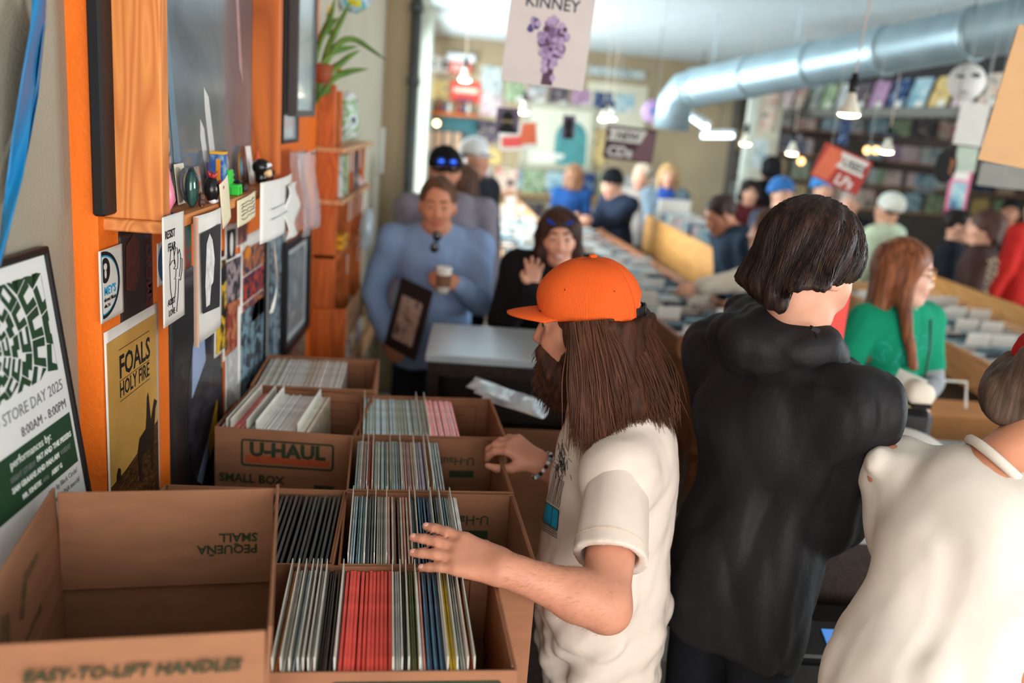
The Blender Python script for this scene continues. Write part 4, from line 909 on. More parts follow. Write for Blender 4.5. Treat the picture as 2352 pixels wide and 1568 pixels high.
hm_dk = M('hair_near_black', (26, 16, 13), .5, .22, c2=(62, 38, 28), vs=60, stretch=(1, 1, .1), bump=.5, bs=200, contrast=(.4, .75))
hme = sdf_mesh('hair', hp, .005, bowl_ribs); hair = obj('hair', hme, hm_dk, R_, world=True)
bh = bvh_of(hme); m = MB(); g = random.Random(9)
for i in range(420):
    a = g.uniform(-PI, PI); pts = []; bad = False; top = .10-g.random()*.05
    for j in range(9):
        t = j/8; z = top-(top+.09)*t*g.uniform(.96, 1.0); el = max(.02, 1-((z-.04)/.11)**2) ** .5
        d = V(math.sin(a)*1.0, math.cos(a)*1.0, 0); o = h.p(V(0, -.02, z)); dd = h.R@d
        hit = bh.ray_cast(Vector(o+dd*.2), Vector(-dd), .2)
        if hit[0] is None: break
        pts.append(V(*hit[0])+dd*.0008); a += g.uniform(-.03, .03)
    if len(pts) > 3: m.tube(pts, [.0011]*(len(pts)-1)+[.0003], 4, caps=False)
x = obj('hair_strands', m, hm_dk, hair, smooth=True); x['kind'] = 'stuff'
# jacket hood lying on the shoulders, collar, toggle
nk = J['neck']
K = [U.E((0, -.11, .565), (.125, .075, .075), .05), U.C((-.10, -.05, .585), (.10, -.05, .585), .055, k=.05), U.C((-.11, -.04, .58), (-.085, .07, .54), .048, .035, k=.05), U.C((.11, -.04, .58), (.085, .07, .54), .048, .035, k=.05), U.C((-.085, .07, .54), (-.03, .14, .48), .034, .022, k=.03), U.C((.085, .07, .54), (.03, .14, .48), .034, .022, k=.03), U.C((0, .01, .59), (0, .07, .72), .070, .08, k=.02, op=-1)]
obj('hood', sdf_mesh('hood', K, .007, folds(17, .016, 48, tuple(U.R[:, 0]), .3)), jk, R_, world=True)
b = MB(); b.tube([at(1885, 790, Y=1.78), at(1875, 770, Y=1.76), at(1868, 752, Y=1.75)], .0022, 6); b.bar(at(1862, 752, Y=1.75), at(1880, 760, Y=1.755), .009, .009); obj('drawcord', b, M('black_cord', (18, 18, 18), .5), R_, world=True)

# man in the white t-shirt and red beanie, lower right
bp = at(2070, 1568, Y=1.42)
wt = M('white_tee_cotton', (222, 211, 200), .9, .1, var=.04, vs=12, bump=.12, bs=900)
R_, J, h, U = figure('person', 'man in plain white t-shirt and red beanie leaning away at the counter, seen from behind', (bp[0]+.012, bp[1]), (.80, .60), 1.73, 1.02, ncut=(.075, .050), lean=.38, hd=at(2466, 905, Y=1.55), head=(0, .45, 0), belly=.05, hstyle='curly', hcol=(96, 76, 64), sk=('warm', (208, 142, 110)), top=('tee', (1, 1, 1)), tmat=wt, legs=(40, 44, 56), sleeve='short', armR=at(2310, 1800, Y=1.22), armL=(.0, .42, 1.0), vox=.0075, hvox=.007, foldamp=.018, ffreq=46, fdir=(.5, .2, .85), hat=('beanie', (190, 34, 30)))

# man in the blue shirt
hd = at(1005, 474, Y=4.2)
bl = M('blue_woven_shirt', (136, 160, 198), .85, .15, var=.05, vs=60, bump=.3, bs=300)
R_, J, h, U = figure('person', 'man in light blue shirt holding a paper cup and a record under his arm', (hd[0]+.0, 4.22), (.03, -1), 1.72, 1.16, hd=hd, head=(0, .06, 0), hstyle='receding', hcol=(104, 72, 52), sk=('ruddy', (206, 138, 106)), top=('shirt', (112, 150, 200)), tmat=bl, legs=(30, 30, 38), armL=at(1052, 652, Y=3.92), armR=at(888, 775, Y=4.12), belly=.045, vox=.010, hvox=.0075, foldamp=.008, handL=dict(d=(.9, .3, .12), n=(-.2, 1, .1), thumb=1, curl=(.5, .8, .6)), handR=dict(curl=(.6, .8, .7)), hint=dict(L=(.5, -.5, -1), R=(.6, -.6, -.6)))
t = thing('paper_cup', 'white and brown paper coffee cup held by the man in blue', 'cup', at(1017, 672, Y=3.86))
c0 = at(1017, 672, Y=3.86); b = MB(); b.lathe([(.026, 0), (.030, .05), (.033, .1)], (0, 0, 0), n=20); obj('cup_wall', b, M('cup_paper', (232, 224, 214), .6), t, True)
b = MB(); b.lathe([(.0295, .028), (.033, .08), (.0335, .08), (.030, .028)], n=20, close=False); obj('cup_sleeve', b, M('cup_kraft', (120, 86, 64), .8), t, True)
b = MB(); b.lathe([(.035, .098), (.035, .105), (.031, .113), (.029, .11)], n=20); obj('cup_lid', b, M('cup_lid_white', (242, 240, 236), .35), t, True)
b = MB(); b.box(J['shL']*0+U.p((.0, .155, .36)), (.036, .012, .012)); 
s_ = MB()
for k in (-1, 1): s_.ball(at(1001+3*k, 556-k*13, Y=4.01), (.019, .006, .023), 14, 8)
o = thing('sunglasses', 'dark folded sunglasses hung on the blue shirt collar', 'sunglasses', at(1001, 560, Y=4.03)); obj('lens_pair', s_, GLS_DK, o, True, True)
b = MB(); b.tube([at(1001, 530, Y=4.03), at(1003, 560, Y=4.025), at(1000, 580, Y=4.03)], .003, 6); obj('temple_arm', b, FRM, o, True, True)
# the record under his arm
mw = frame_mw(at(895, 806, Y=4.03), at(915, 818, Y=3.98)-at(872, 790, Y=4.06), V(.16, .1, 1))
c0, c1, c2, c3 = [at(*q) for q in ((886, 790, 4.02), (925, 812, 3.92), (958, 700, 3.92), (917, 652, 4.04))]
mw = frame_mw(c0, c1-c0, c3-c0); t = thing('record_album', 'framed dark LP carried under the arm of the man in blue', 'record', mw=mw)
b = MB(); b.box((.11, .155, 0), (.23, .315, .008), bev=.001); obj('sleeve', b, M('album_dark', (44, 34, 36), .4), t)
b = MB(); b.box((.11, .145, .0046), (.15, .2, .001)); obj('cover_print', b, pict('album_pinkish', [(60, 46, 48), (170, 146, 138), (200, 176, 160), (90, 80, 100)], 16), t)

# smiling woman in black
hd = at(1283, 548, Y=3.95)
R_, J, h, U = figure('person', 'smiling dark-haired woman in black jacket with blue sunglasses on her head', (hd[0], 3.98), (-.04, -1), 1.66, .98, hd=hd, head=(.04, .02, .06), hstyle='long', hlen=.10, hcol=(70, 44, 36), sk=('rosy', (226, 166, 140)), top=('jacket', (26, 24, 25)), legs=(30, 30, 34), fem=True, armR=at(1222, 660, Y=3.72), armL=(-.2, .2, 1.0), vox=.010, hvox=.0065, handR=dict(d=(.0, .25, 1), n=(0, -1, .2), thumb=1, curl=(.12, .2, .15), spread=.16), hint=dict(R=(.5, -.2, -1), L=(.4, -.3, -1)), smile=True)
glasses(h, R_, GLS_BLUE, FRM, up=True, name='sunglasses')

# man in grey with black cap behind the blue shirt
hd = at(1021, 396, Y=4.95)
R_, J, h, U = figure('person', 'tall man in grey sweater and black cap with blue mirrored sunglasses on it', (hd[0]+.02, 5.0), (.12, -1), 1.82, 1.12, hd=hd, head=(0, .02, 0), hstyle='short', hcol=(60, 44, 36), sk=('ruddy', (206, 138, 106)), top=('shirt', (142, 136, 148)), legs=(36, 40, 52), vox=.012, hvox=.010, hat=('cap', (24, 22, 24)), beard=.5)
glasses(h, R_, GLS_BLUE, FRM, y=.106, z=.062, name='sunglasses')

# green t-shirt woman behind the counter
hd = at(2078, 628, Y=3.42); bp = at(2040, 930, Y=3.42)
def surf_print(root, part, segs, r, mat, name):
    ch = [c for c in root.children if c.name.split('.')[0] == part][0]; bv = bvh_of(ch.data); mb = MB()
    for sg in segs:
        pts = [cast(bv, x, y, r*.3) for x, y in sg]; pts = [p for p in pts if p is not None]
        if len(pts) > 2: mb.tube(pts, r, 5)
    if mb.v: obj(name, mb, mat, ch)
gr = M('green_tee_cotton', (22, 142, 106), .85, .12, var=.06, vs=14, bump=.25, bs=300)
R_, J, h, U = figure('person', 'auburn-haired woman with glasses in green t-shirt over grey sleeves working the counter', (bp[0], 3.45), (.42, -.9), 1.64, 1.02, hd=hd, head=(.62, .06, 0), hstyle='long', hlen=.27, hcol=(140, 84, 54), sk=('fair', (232, 184, 162)), top=('tee', (22, 142, 106)), tmat=gr, legs=(52, 60, 78), fem=True, sleeve='short', armL=at(2118, 918, Y=3.22), armR=at(2062, 915, Y=3.16), vox=.009, hvox=.007, hint=dict(L=(.9, -.2, -1), R=(.7, -.2, -1)), handL=dict(curl=(.6, .7, .5), n=(-.3, 1, .3)), handR=dict(curl=(.6, .7, .5), n=(.3, 1, .3)), belly=.03)
glasses(h, R_, GLS_CL, FRM_G)
und = []
for q in ('L', 'R'):
    a, e, w_ = J['sh'+q], J['el'+q], J['wr'+q]; b_ = [('c', a+(e-a)*.55, e, .052, .05, .02, 1), ('c', e, e+(w_-e)*.88, .05, .036, .02, 1)]
    obj('undersleeve', sdf_mesh('undersleeve', b_, .009, folds(6, .006, 60, (0, 0, 1))), cloth_mat((150, 150, 154)), R_, world=True)
g = random.Random(15); pr_ = []
for i in range(26):
    x, y, a = g.uniform(2000, 2110), g.uniform(790, 905), g.uniform(0, 6.28); L_ = g.uniform(12, 34); pr_.append([(x+L_*t*math.cos(a)+6*math.sin(t*5+i), y+L_*t*math.sin(a)+6*math.cos(t*4)) for t in np.linspace(0, 1, 7)])
surf_print(R_, 't_shirt', pr_, .0022, M('tee_print_teal', (60, 176, 160), .8), 'shirt_print')
ln = MB(); ln.tube([U.p((-.06, .09, .46)), U.p((-.04, .125, .36)), U.p((-.025, .140, .22)), U.p((-.018, .146, .08))], .004, 6); obj('lanyard', ln, M('black_cord', (18, 18, 18), .5), R_, True, True)
prm = MB(); g = random.Random(5)
bt = None
o = tag(obj('price_card', MB().box((0, 0, 0), (.10, .002, .16)), M('white_card', (226, 224, 218), .5)), 'small pale card held in the hands of the green shirt woman', 'card')
o.matrix_world = Matrix.Translation(Vector(at(2078, 900, Y=3.10))) @ Euler((.3, .25, -.5)).to_matrix().to_4x4()

# the rest of the crowd: head pixel, distance, heading and look
def crowd(label, px, py, Y, face, height, **k):
    hd = at(px, py, Y=Y); k.setdefault('vox', .014); height = 1.78*(hd[2]+.25*k.get('lean', 0))/1.62
    return figure('person', label, (hd[0]+k.pop('dx', 0), Y+.02), face, height, hd=hd, **k)
crowd('grey-haired man with brown crown bending over the LP bins in blue collar jacket', 1655, 495, 5.9, (-.95, -.2), 1.72, lean=.38, dx=.26, head=(0, .45, 0), hcol=(74, 58, 50), sk=('ruddy', (206, 138, 106)), top=('jacket', (52, 66, 84)), vox=.012, hvox=.009)
crowd('curly brown-haired shopper in cream jacket reaching across the bins behind the black hooded jacket', 1765, 535, 5.15, (-.85, .3), 1.72, hstyle='curly', hcol=(104, 74, 56), top=('jacket', (206, 196, 180)), armL=at(1560, 668, Y=5.0), armR=(.2, .2, .95), hint=(.3, -.2, -1), vox=.012, hvox=.008, dx=.1)
crowd('man in black beanie and navy coat browsing the middle bins', 1405, 425, 8.6, (-.75, -.55), 1.76, top=('jacket', (30, 38, 54)), hat=('beanie', (22, 22, 25)), lean=.14, head=(.1, .35, 0), armR=(.1, .42, 1.1), armL=(-.1, .45, 1.1), hstyle='short', dx=.12, hvox=.009, sk=('pale', (226, 172, 148)))
rg_ = crowd('blonde woman in grey hoodie with blue printed shirt facing the bins', 1535, 405, 9.3, (-.1, -1), 1.66, hstyle='long', hlen=.16, hcol=(196, 156, 106), top=('hoodie', (112, 128, 140)), fem=True, armR=(.1, .3, 1.0), armL=(-.12, .3, 1.0), hvox=.01)
crowd('shopper with light brown hair and royal blue top seen from behind', 1318, 405, 9.9, (.2, .95), 1.70, hstyle='long', hlen=.06, hcol=(150, 106, 78), top=('shirt', (32, 70, 124)))
crowd('pale-haired shopper between the navy coat and the grey hoodie', 1474, 408, 9.7, (-.6, -.8), 1.64, hcol=(206, 186, 166), hstyle='curly', top=('jacket', (150, 140, 134)), sk=('pale', (226, 172, 148)))
crowd('person in white cap and dark jacket beyond the grey sweater man', 1092, 362, 6.4, (.75, -.6), 1.76, hat=('cap', (236, 238, 238)), hcol=(80, 60, 50), top=('jacket', (40, 42, 50)), sk=('pale', (226, 172, 148)))
crowd('person with brown ponytail in pale coat close behind the grey sweater man', 1062, 425, 5.7, (.5, .85), 1.70, hstyle='long', hlen=.05, hcol=(96, 66, 50), top=('jacket', (150, 156, 160)))
crowd('shopper in dark mask and maroon scarf at the back bins', 1722, 445, 9.2, (-.2, -1), 1.66, hcol=(40, 28, 26), hstyle='curly', top=('jacket', (84, 30, 34)))
crowd('tall shopper in black hood near the back column', 1768, 388, 10.2, (-.4, .9), 1.90, hcol=(24, 22, 24), hstyle='curly', top=('hoodie', (26, 25, 28)), hood=True)
crowd('shopper in blue knit hat behind the dark bowl-cut hair', 1795, 450, 7.4, (.3, -.95), 1.66, hat=('beanie', (58, 110, 170)), hcol=(90, 70, 60), top=('jacket', (60, 66, 80)))
crowd('second shopper in bright blue knit hat under the hanging red sign', 1890, 437, 8.4, (.3, -.95), 1.70, hat=('beanie', (66, 128, 190)), hcol=(90, 70, 60), top=('jacket', (46, 48, 58)))
crowd('grey-haired shopper in black coat below the red LP sign', 1952, 470, 8.0, (-.5, -.85), 1.70, hcol=(176, 160, 150), hstyle='short', top=('jacket', (30, 30, 36)), sk=('pale', (226, 172, 148)))
crowd('shopper in white knit beanie and mint hooded top seen from behind', 2040, 485, 7.3, (-.55, .8), 1.66, hat=('beanie', (226, 226, 214)), hcol=(60, 44, 36), top=('hoodie', (190, 206, 178)), hood=True, vox=.012)
crowd('man in glasses and dark navy jacket talking beside the brown hoodie', 2202, 520, 6.9, (.85, -.45), 1.66, hcol=(40, 30, 28), top=('jacket', (30, 32, 40)), sk=('pale', (226, 172, 148)), vox=.012, hvox=.01)
rb_ = crowd('young man in dark brown hoodie with pale lettering on its back', 2262, 528, 6.3, (-.8, .45), 1.62, hstyle='bowl', hcol=(84, 56, 46), top=('hoodie', (62, 44, 40)), hood=True, vox=.012, hvox=.01, sk=('pale', (226, 172, 148)))
crowd('dark-haired shopper peeking out at the far right edge', 2318, 490, 8.6, (-.5, -.85), 1.66, hcol=(28, 22, 22), top=('jacket', (40, 36, 38)), sk=('tan', (176, 120, 92)))
crowd('shopper in bright red sweatshirt at the far right edge', 2385, 480, 7.3, (-.3, .9), 1.76, hcol=(60, 46, 40), top=('hoodie', (186, 40, 34)), hood=True)
g = random.Random(16); pr_ = []
for i in range(7):
    y = 596+i*14; pr_.append([(2268+t*46-i*2, y+5*math.sin(t*14+i)+t*6) for t in np.linspace(0, 1, 16)])
surf_print(rb_[0], 'hoodie', pr_, .006, M('hoodie_print', (176, 156, 128), .8), 'back_print')
surf_print(rg_[0], 'hoodie', [[(1512+t*34, 432+i*7) for t in np.linspace(0, 1, 8)] for i in range(5)], .016, M('hoodie_logo_blue', (50, 90, 180), .8), 'chest_print')
# ------------------------------------------------------------------ things on the orange wall
m_pine = wood('pine_board', (226, 142, 74), (196, 112, 54), 'Z', 7); m_piney = wood('pine_board_long', (222, 142, 78), (190, 110, 56), 'Y', 7); m_pineo = wood('orange_pine', (214, 112, 44), (176, 84, 32), 'Z', 7)
m_paper = M('white_paper', (228, 222, 214), .7, .2, var=.05, vs=14); m_black = M('black_ink', (26, 25, 27), .6); m_blackpaint = M('black_paint', (20, 19, 21), .55, .3, var=.3, vs=12)
def wallquad(TL, BR, X):
    a, b = at(*TL, X=X), at(*BR, X=X); return a[1], b[1], b[2], a[2]          # y0,y1,z0,z1
def wallthing(name, label, cat, TL, BR, X=WX+.006, group=None, rot=0.0, yaw=0.0):
    y0, y1, z0, z1 = wallquad(TL, BR, X); w, h = y1-y0, z1-z0
    mw = frame_mw(V(X, y0, z0), rotm('z', yaw)@V(0, 1, 0), (0, 0, 1))
    if rot: mw = mw @ Matrix.Translation((w/2, h/2, 0)) @ Matrix.Rotation(rot, 4, 'Z') @ Matrix.Translation((-w/2, -h/2, 0))
    return thing(name, label, cat, mw=mw, group=group), w, h
def sheet_part(t, w, h, mat, name='paper', curl=.0, th=.0008, bulge=0.0, left=0.0):
    b = MB(); b.sheet(lambda u, v: (u*w, v*h, curl*math.sin(u*5+v*3)+bulge*math.sin(u*PI)+left*max(0, 1-u*4)**2), 12, 12, th); return obj(name, b, mat, t, True)
def prn(t, pts, mat, z=.0012, name='printed_shape'):
    b = MB(); b.prism(list(pts), z, z+.0003); return obj(name, b, mat, t)
def ell(cx, cy, rx, ry, n=28, a0=0, a1=2*PI): return [(cx+rx*math.cos(a), cy+ry*math.sin(a)) for a in np.linspace(a0, a1, n, endpoint=a1-a0 < 6.2)]
# framed show card leaning on the khaki wall
TRc = at(45, 598, X=-.690); dwn = nrm(at(175, 1110, X=-.640)-TRc); Hs = .60; Ws = .62
mw = frame_mw(TRc+dwn*Hs-V(0, 1, 0)*Ws, V(0, 1, 0), -dwn)
t = thing('framed_poster', 'framed white and green event poster leaning on the khaki wall', 'poster', mw=mw)
b = MB(); b.box((Ws/2, Hs/2, 0), (Ws, Hs, .008)); obj('sheet', b, M('poster_gloss_white', (226, 226, 224), .18, .5, var=.02), t)
for c, s in (((Ws, Hs/2, 0), (.012, Hs+.012, .018)), ((0, Hs/2, 0), (.012, Hs+.012, .018)), ((Ws/2, Hs, 0), (Ws, .012, .018)), ((Ws/2, 0, 0), (Ws, .012, .018))):
    b = MB(); b.box(c, s, bev=.002); obj('frame_bar', b, M('black_frame', (24, 23, 24), .35), t)
m_dg = M('poster_green', (30, 66, 42), .3, .5, var=.05); m_gt = M('poster_grey_text', (120, 122, 122), .4); m_lt = M('poster_light_text', (222, 226, 220), .4)
# letter-block maze, cut into wedges around a centre left of the frame
g = random.Random(4); cx, cy = Ws-.215, Hs-.120
rings = [.016, .036, .060, .088, .122, .165, .22]
clampxy = lambda p: (min(max(p[0], Ws-.40), Ws-.028), min(max(p[1], Hs-.192), Hs-.030))
for ri in range(6):
    n = 8+ri*3
    for k in range(n):
        a0, a1 = 2*PI*k/n+.3*ri, 2*PI*(k+1)/n+.3*ri; gp = .05/(ri+1.2); r0, r1 = rings[ri]+.0025, rings[ri+1]-.0025
        q = [V(cx+r*math.cos(a), cy+r*math.sin(a)) for r, a in ((r0, a0+gp), (r1, a0+gp*.7), (r1, a1-gp*.7), (r0, a1-gp))]
        v = g.randrange(3); L2 = lambda u, w_: tuple((1-u)*(1-w_)*q[0]+(1-u)*w_*q[1]+u*w_*q[2]+u*(1-w_)*q[3])
        if v == 0: shp = [L2(*c) for c in ((0, 0), (0, 1), (.3, 1), (.3, .35), (.7, .35), (.7, 1), (1, 1), (1, 0))]
        elif v == 1: shp = [L2(*c) for c in ((0, 0), (0, 1), (1, 1), (1, .7), (.35, .7), (.35, .3), (1, .3), (1, 0))]
        else: shp = [L2(*c) for c in ((0, 0), (0, .65), (.35, .65), (.35, 1), (1, 1), (1, .35), (.65, .35), (.65, 0))]
        shp = [clampxy(p) for p in shp]; ar = abs(sum(shp[i][0]*shp[(i+1) % 8][1]-shp[(i+1) % 8][0]*shp[i][1] for i in range(8)))/2
        if ar < 8e-5: continue
        prn(t, shp, m_dg, .0045, 'letter_block')
tx = lambda s, y, size, m=m_gt, right=.03, bold=0.0, x=None, z=.0046: text(s, size*.71, m, t, x=(Ws-right*.71 if x is None else x), y=y, z=z, align='RIGHT' if x is None else 'LEFT', bold=bold)
tx('RECORD STORE DAY 2025', Hs-.71*.318, .036); tx('8:00AM - 8:00PM', Hs-.71*.362, .030, M('poster_dark_text', (84, 86, 88), .4))
prn(t, [(.04, Hs-.71*.50), (Ws-.016, Hs-.71*.50), (Ws-.016, Hs-.71*.378), (.04, Hs-.71*.378)], m_dg, .0045, 'green_band')
tx('performances by:', Hs-.71*.408, .026, m_lt, .125, z=.005)
tx('PAT AND THE PISSERS', Hs-.71*.432, .017, m_lt, .034, .03, z=.005); tx('LIGHT STUDY', Hs-.71*.436, .017, m_gt, .21, z=.005)
tx('SAM GRAAHS AND PAN AM', Hs-.71*.458, .017, m_lt, .105, .03, z=.005); tx('WISHY', Hs-.71*.458, .017, m_gt, .045, z=.005)
tx('MR. KINETIK', Hs-.71*.484, .015, m_lt, .20, .03, z=.005); tx('AND', Hs-.71*.484, .013, m_gt, .165, z=.005); tx('ABBY G', Hs-.71*.484, .015, m_lt, .10, .03, z=.005)
tx('beer by Black Circle!', Hs-.71*.522, .017, m_gt, .034); tx('new LUNA merch!', Hs-.71*.546, .017, m_gt, .03)
# blue ribbon
t = thing('ribbon', 'long bright blue ribbon hanging down the khaki wall', 'ribbon', at(45, 300, X=WX+.02-.04))
m_rib = M('blue_satin', (22, 116, 168), .4, .4, var=.12, vs=5)
L1 = [(76, -40), (70, 60), (48, 190), (30, 300), (14, 420), (0, 540), (-10, 620)]; R1 = [(104, -40), (101, 60), (90, 150), (70, 290), (54, 400), (24, 520), (2, 610)]
def strip(L, R, X, mat, nm):
    def fn(u, v):
        k = v*(len(L)-1); i = min(int(k), len(L)-2); f = k-i; a = V(*L[i])*(1-f)+V(*L[i+1])*f; c = V(*R[i])*(1-f)+V(*R[i+1])*f; q = a*(1-u)+c*u
        return at(q[0], q[1], X=X+.012*math.sin(v*7+u*2.0))
    b = MB(); b.sheet(fn, 6, 36, .0006); return obj(nm, b, mat, t, True, True)
strip(L1, R1, WX-.01, m_rib, 'ribbon_strip'); strip([(98, -40), (100, 60), (92, 130), (80, 220), (60, 330), (30, 470), (-5, 600)], [(108, -40), (104, 60), (97, 130), (88, 220), (68, 330), (36, 470), (0, 600)], WX-.02, m_rib, 'ribbon_tail')
# big wooden frame with shelf
fy0, fy1, fz0, fz1 = 1.65, 2.63, 1.700, 2.62; fx = -.555
t = thing('wooden_frame', 'pine box frame with a shelf holding a large glossy grey picture', 'frame', (WX, fy0, fz0))
def fb(name, c, s, mat, **k): b = MB(); b.box(V(*c)-V(WX, fy0, fz0), s, bev=.0025); return obj(name, b, mat, t, **k)
fb('side_board', ((WX+fx)/2, fy0+.02, (fz0+.022+fz1)/2), (fx-WX, .04, fz1-fz0-.022), m_pine); fb('side_board', ((WX+fx)/2, fy1-.02, (fz0+.022+fz1)/2), (fx-WX, .04, fz1-fz0-.022), m_pineo)
fb('shelf_board', ((WX+fx)/2+.002, (fy0+fy1)/2, fz0+.011), (fx-WX+.006, fy1-fy0+.012, .022), m_piney); fb('top_board', ((WX+fx)/2, (fy0+fy1)/2, fz1+.02), (fx-WX, fy1-fy0, .04), m_piney)
px_ = WX+.034
pp = fb('picture', (px_-.004, (fy0+fy1)/2, (fz0+fz1)/2+.01), (.006, fy1-fy0-.08, fz1-fz0-.03), M('glossy_grey_print', (112, 118, 122), .16, .6, c2=(78, 88, 96), vs=3.2, dist=1.2))
def gp(pts, mat, nm='picture_mark'):       # marks in the picture, given by their place along and up the picture
    b = MB(); b.prism([(.13+p[0]*.9, p[1]) for p in pts], 0, .0006); xf(b, frame_mw(V(px_-.0005-WX, .04, .022), (0, 1, 0), (0, 0, 1))); return obj(nm, b, mat, pp)
c_w = M('print_offwhite', (206, 204, 200), .2, .5); c_b = M('print_steel_blue', (96, 124, 144), .2, .5); c_p = M('print_dusty_pink', (176, 148, 146), .2, .5); c_d = M('print_slate', (74, 76, 80), .2, .5)
gp([(.15, .0), (.20, .0), (.10, .34), (.07, .52), (.06, .36)], c_b); gp([(.01, .02), (.05, .01), (.02, .12), (.0, .14)], c_b); gp([(.02, .10), (.06, .02), (.07, .04), (.015, .20)], c_w); gp([(.055, .24), (.075, .20), (.072, .24), (.05, .31)], c_w)
for i in range(6):
    for j in range(2): gp([(.058+.022*j+.007*i+.0075*math.cos(a), .20-.034*i-.012*j+.015*math.sin(a)) for a in np.linspace(0, 2*PI, 9)[:-1]], c_p)
gp([(.40, .0), (.43, .0), (.36, .15), (.33, .17), (.33, .13)], c_w); gp([(.44, .02), (.50, .0), (.40, .22), (.36, .24), (.37, .19)], c_w); gp([(.70, .30), (.74, .26), (.66, .58), (.62, .62)], c_p); gp([(.60, .62), (.66, .5), (.56, .80)], c_d)
# black board behind the frame
y0 = at(213, 250, X=WX+.01)[1]; b = MB(); b.box((WX+.014, (y0+1.76)/2, 2.16), (.022, 1.76-y0, .86), bev=.004); tag(obj('black_board', b, m_blackpaint), 'scuffed black board fixed to the wall behind the pine frame', 'board')
# --- stickers and posters
t, w, h = wallthing('sticker', 'white sticker with black eight ball logo and blue lettering', 'sticker', (226, 578), (284, 716), WX+.01)
sheet_part(t, w, h, m_paper); cxx, cyy, rr_ = .012, h*.52, .056
cut = lambda P: [(max(.008, x), y) for x, y in P]
prn(t, cut(ell(cxx, cyy, rr_*1.35, rr_*1.08, 40)), m_black, .0016); prn(t, cut(ell(cxx, cyy, rr_*1.2, rr_*.96, 40)), M('sticker_cyan', (40, 160, 210), .5), .0020); prn(t, cut(ell(cxx, cyy, rr_*1.14, rr_*.91, 40)), m_paper, .0024)
prn(t, cut(ell(cxx+.008, cyy+.026, .021, .023, 24)), m_black, .0028); prn(t, cut(ell(cxx+.008, cyy+.033, .007, .006)), m_paper, .0032); prn(t, ell(cxx+.008, cyy+.02, .004, .008), m_paper, .0032)
text("MEY'S", .021, M('sticker_cyan', (40, 160, 210), .5), t, x=.012, y=cyy-.018, z=.003, bold=.03); text('eloved Music', .0105, m_black, t, x=.011, y=cyy-.030, z=.003, bold=.02); text('ville,TN', .0085, m_black, t, x=.011, y=cyy-.041, z=.003, bold=.02)
t, w, h = wallthing('poster', 'dark red and black portrait poster beside the eight ball sticker', 'poster', (271, 532), (352, 738), WX+.004)
sheet_part(t, w, h, M('poster_near_black', (34, 27, 27), .35, .4, c2=(62, 40, 36), vs=20)); prn(t, [(.03, h*.45), (.075, h*.4), (.105, h*.55), (.10, h*.85), (.07, h*.93), (.035, h*.85)], M('poster_dull_red', (118, 58, 44), .4, c2=(70, 40, 36), vs=60)); text('SMOKE', .045, M('poster_dark_red', (92, 40, 32), .4), t, x=w-.008, y=.035, rot=PI/2, bold=.02)
t, w, h = wallthing('sticker', 'round blue sticker half behind the hand-lettered note', 'sticker', (360, 560), (398, 640), WX+.004); sheet_part(t, w, h, m_paper); prn(t, ell(w/2, h/2, w*.48, h*.48), M('sticker_blue', (34, 96, 150), .4)); prn(t, ell(w/2, h/2, w*.16, h*.16), m_paper, .0018)
t, w, h = wallthing('poster', 'small green picture tucked under the shelf', 'poster', (424, 515), (440, 612), WX+.004); sheet_part(t, w, h, pict('print_green', [(30, 60, 50), (60, 100, 90), (140, 60, 60), (40, 70, 60)], 18))
t, w, h = wallthing('poster', 'amber concert poster of a dark horse rider with FOALS HOLY FIRE lettering', 'poster', (238, 765), (368, 1125), WX+.006)
sheet_part(t, w, h, m_paper, curl=.0006); H2 = h-.02
prn(t, [(.008, .006), (w-.012, .006), (w-.014, h-.02), (.008, h-.022)], M('poster_amber', (190, 140, 62), .4, c2=(212, 164, 86), vs=7), .0014, 'sky_print')
prn(t, [(.008, .006), (w-.012, .006), (w-.013, h*.40), (w*.6, h*.335), (w*.3, h*.30), (.008, h*.285)], M('poster_field', (54, 34, 18), .4, c2=(130, 84, 34), vs=50, stretch=(1, 4, 1), contrast=(.45, .75)), .0018, 'field_print')
sil = M('poster_silhouette', (34, 26, 18), .4)
prn(t, [(w*.55, h*.17), (w*.585, h*.17), (w*.60, h*.29), (w*.78, h*.29), (w*.80, h*.16), (w*.835, h*.16), (w*.85, h*.30), (w*.87, h*.38), (w*.90, h*.47), (w*.94, h*.50), (w*.88, h*.525), (w*.83, h*.47), (w*.80, h*.43), (w*.78, h*.50), (w*.765, h*.56), (w*.745, h*.585), (w*.725, h*.56), (w*.71, h*.47), (w*.69, h*.41), (w*.56, h*.39), (w*.52, h*.33), (w*.53, h*.25)], sil, .0022, 'rider_print')
prn(t, [(w*.12, h*.285), (w*.2, h*.29), (w*.2, h*.33), (w*.16, h*.345), (w*.13, h*.32)], sil, .0022, 'bush_print')
text('FOALS', .062, m_black, t, x=w*.22, y=h*.755, z=.002, bold=.02, sx=.92); text('HOLY FIRE', .042, m_black, t, x=w*.22, y=h*.665, z=.002, bold=.015, sx=.80)
for yy in (.885, .74, .645): prn(t, [(w*.22, h*yy), (w*.80, h*yy), (w*.80, h*yy+.0012), (w*.22, h*yy+.0012)], m_black, .002, 'rule')
t, w, h = wallthing('poster', 'large black poster with a rounded blue and yellow metallic shape', 'poster', (385, 640), (512, 1120), WX+.004)
sheet_part(t, w, h, M('poster_black', (28, 27, 29), .3, .5, c2=(48, 46, 48), vs=9)); 
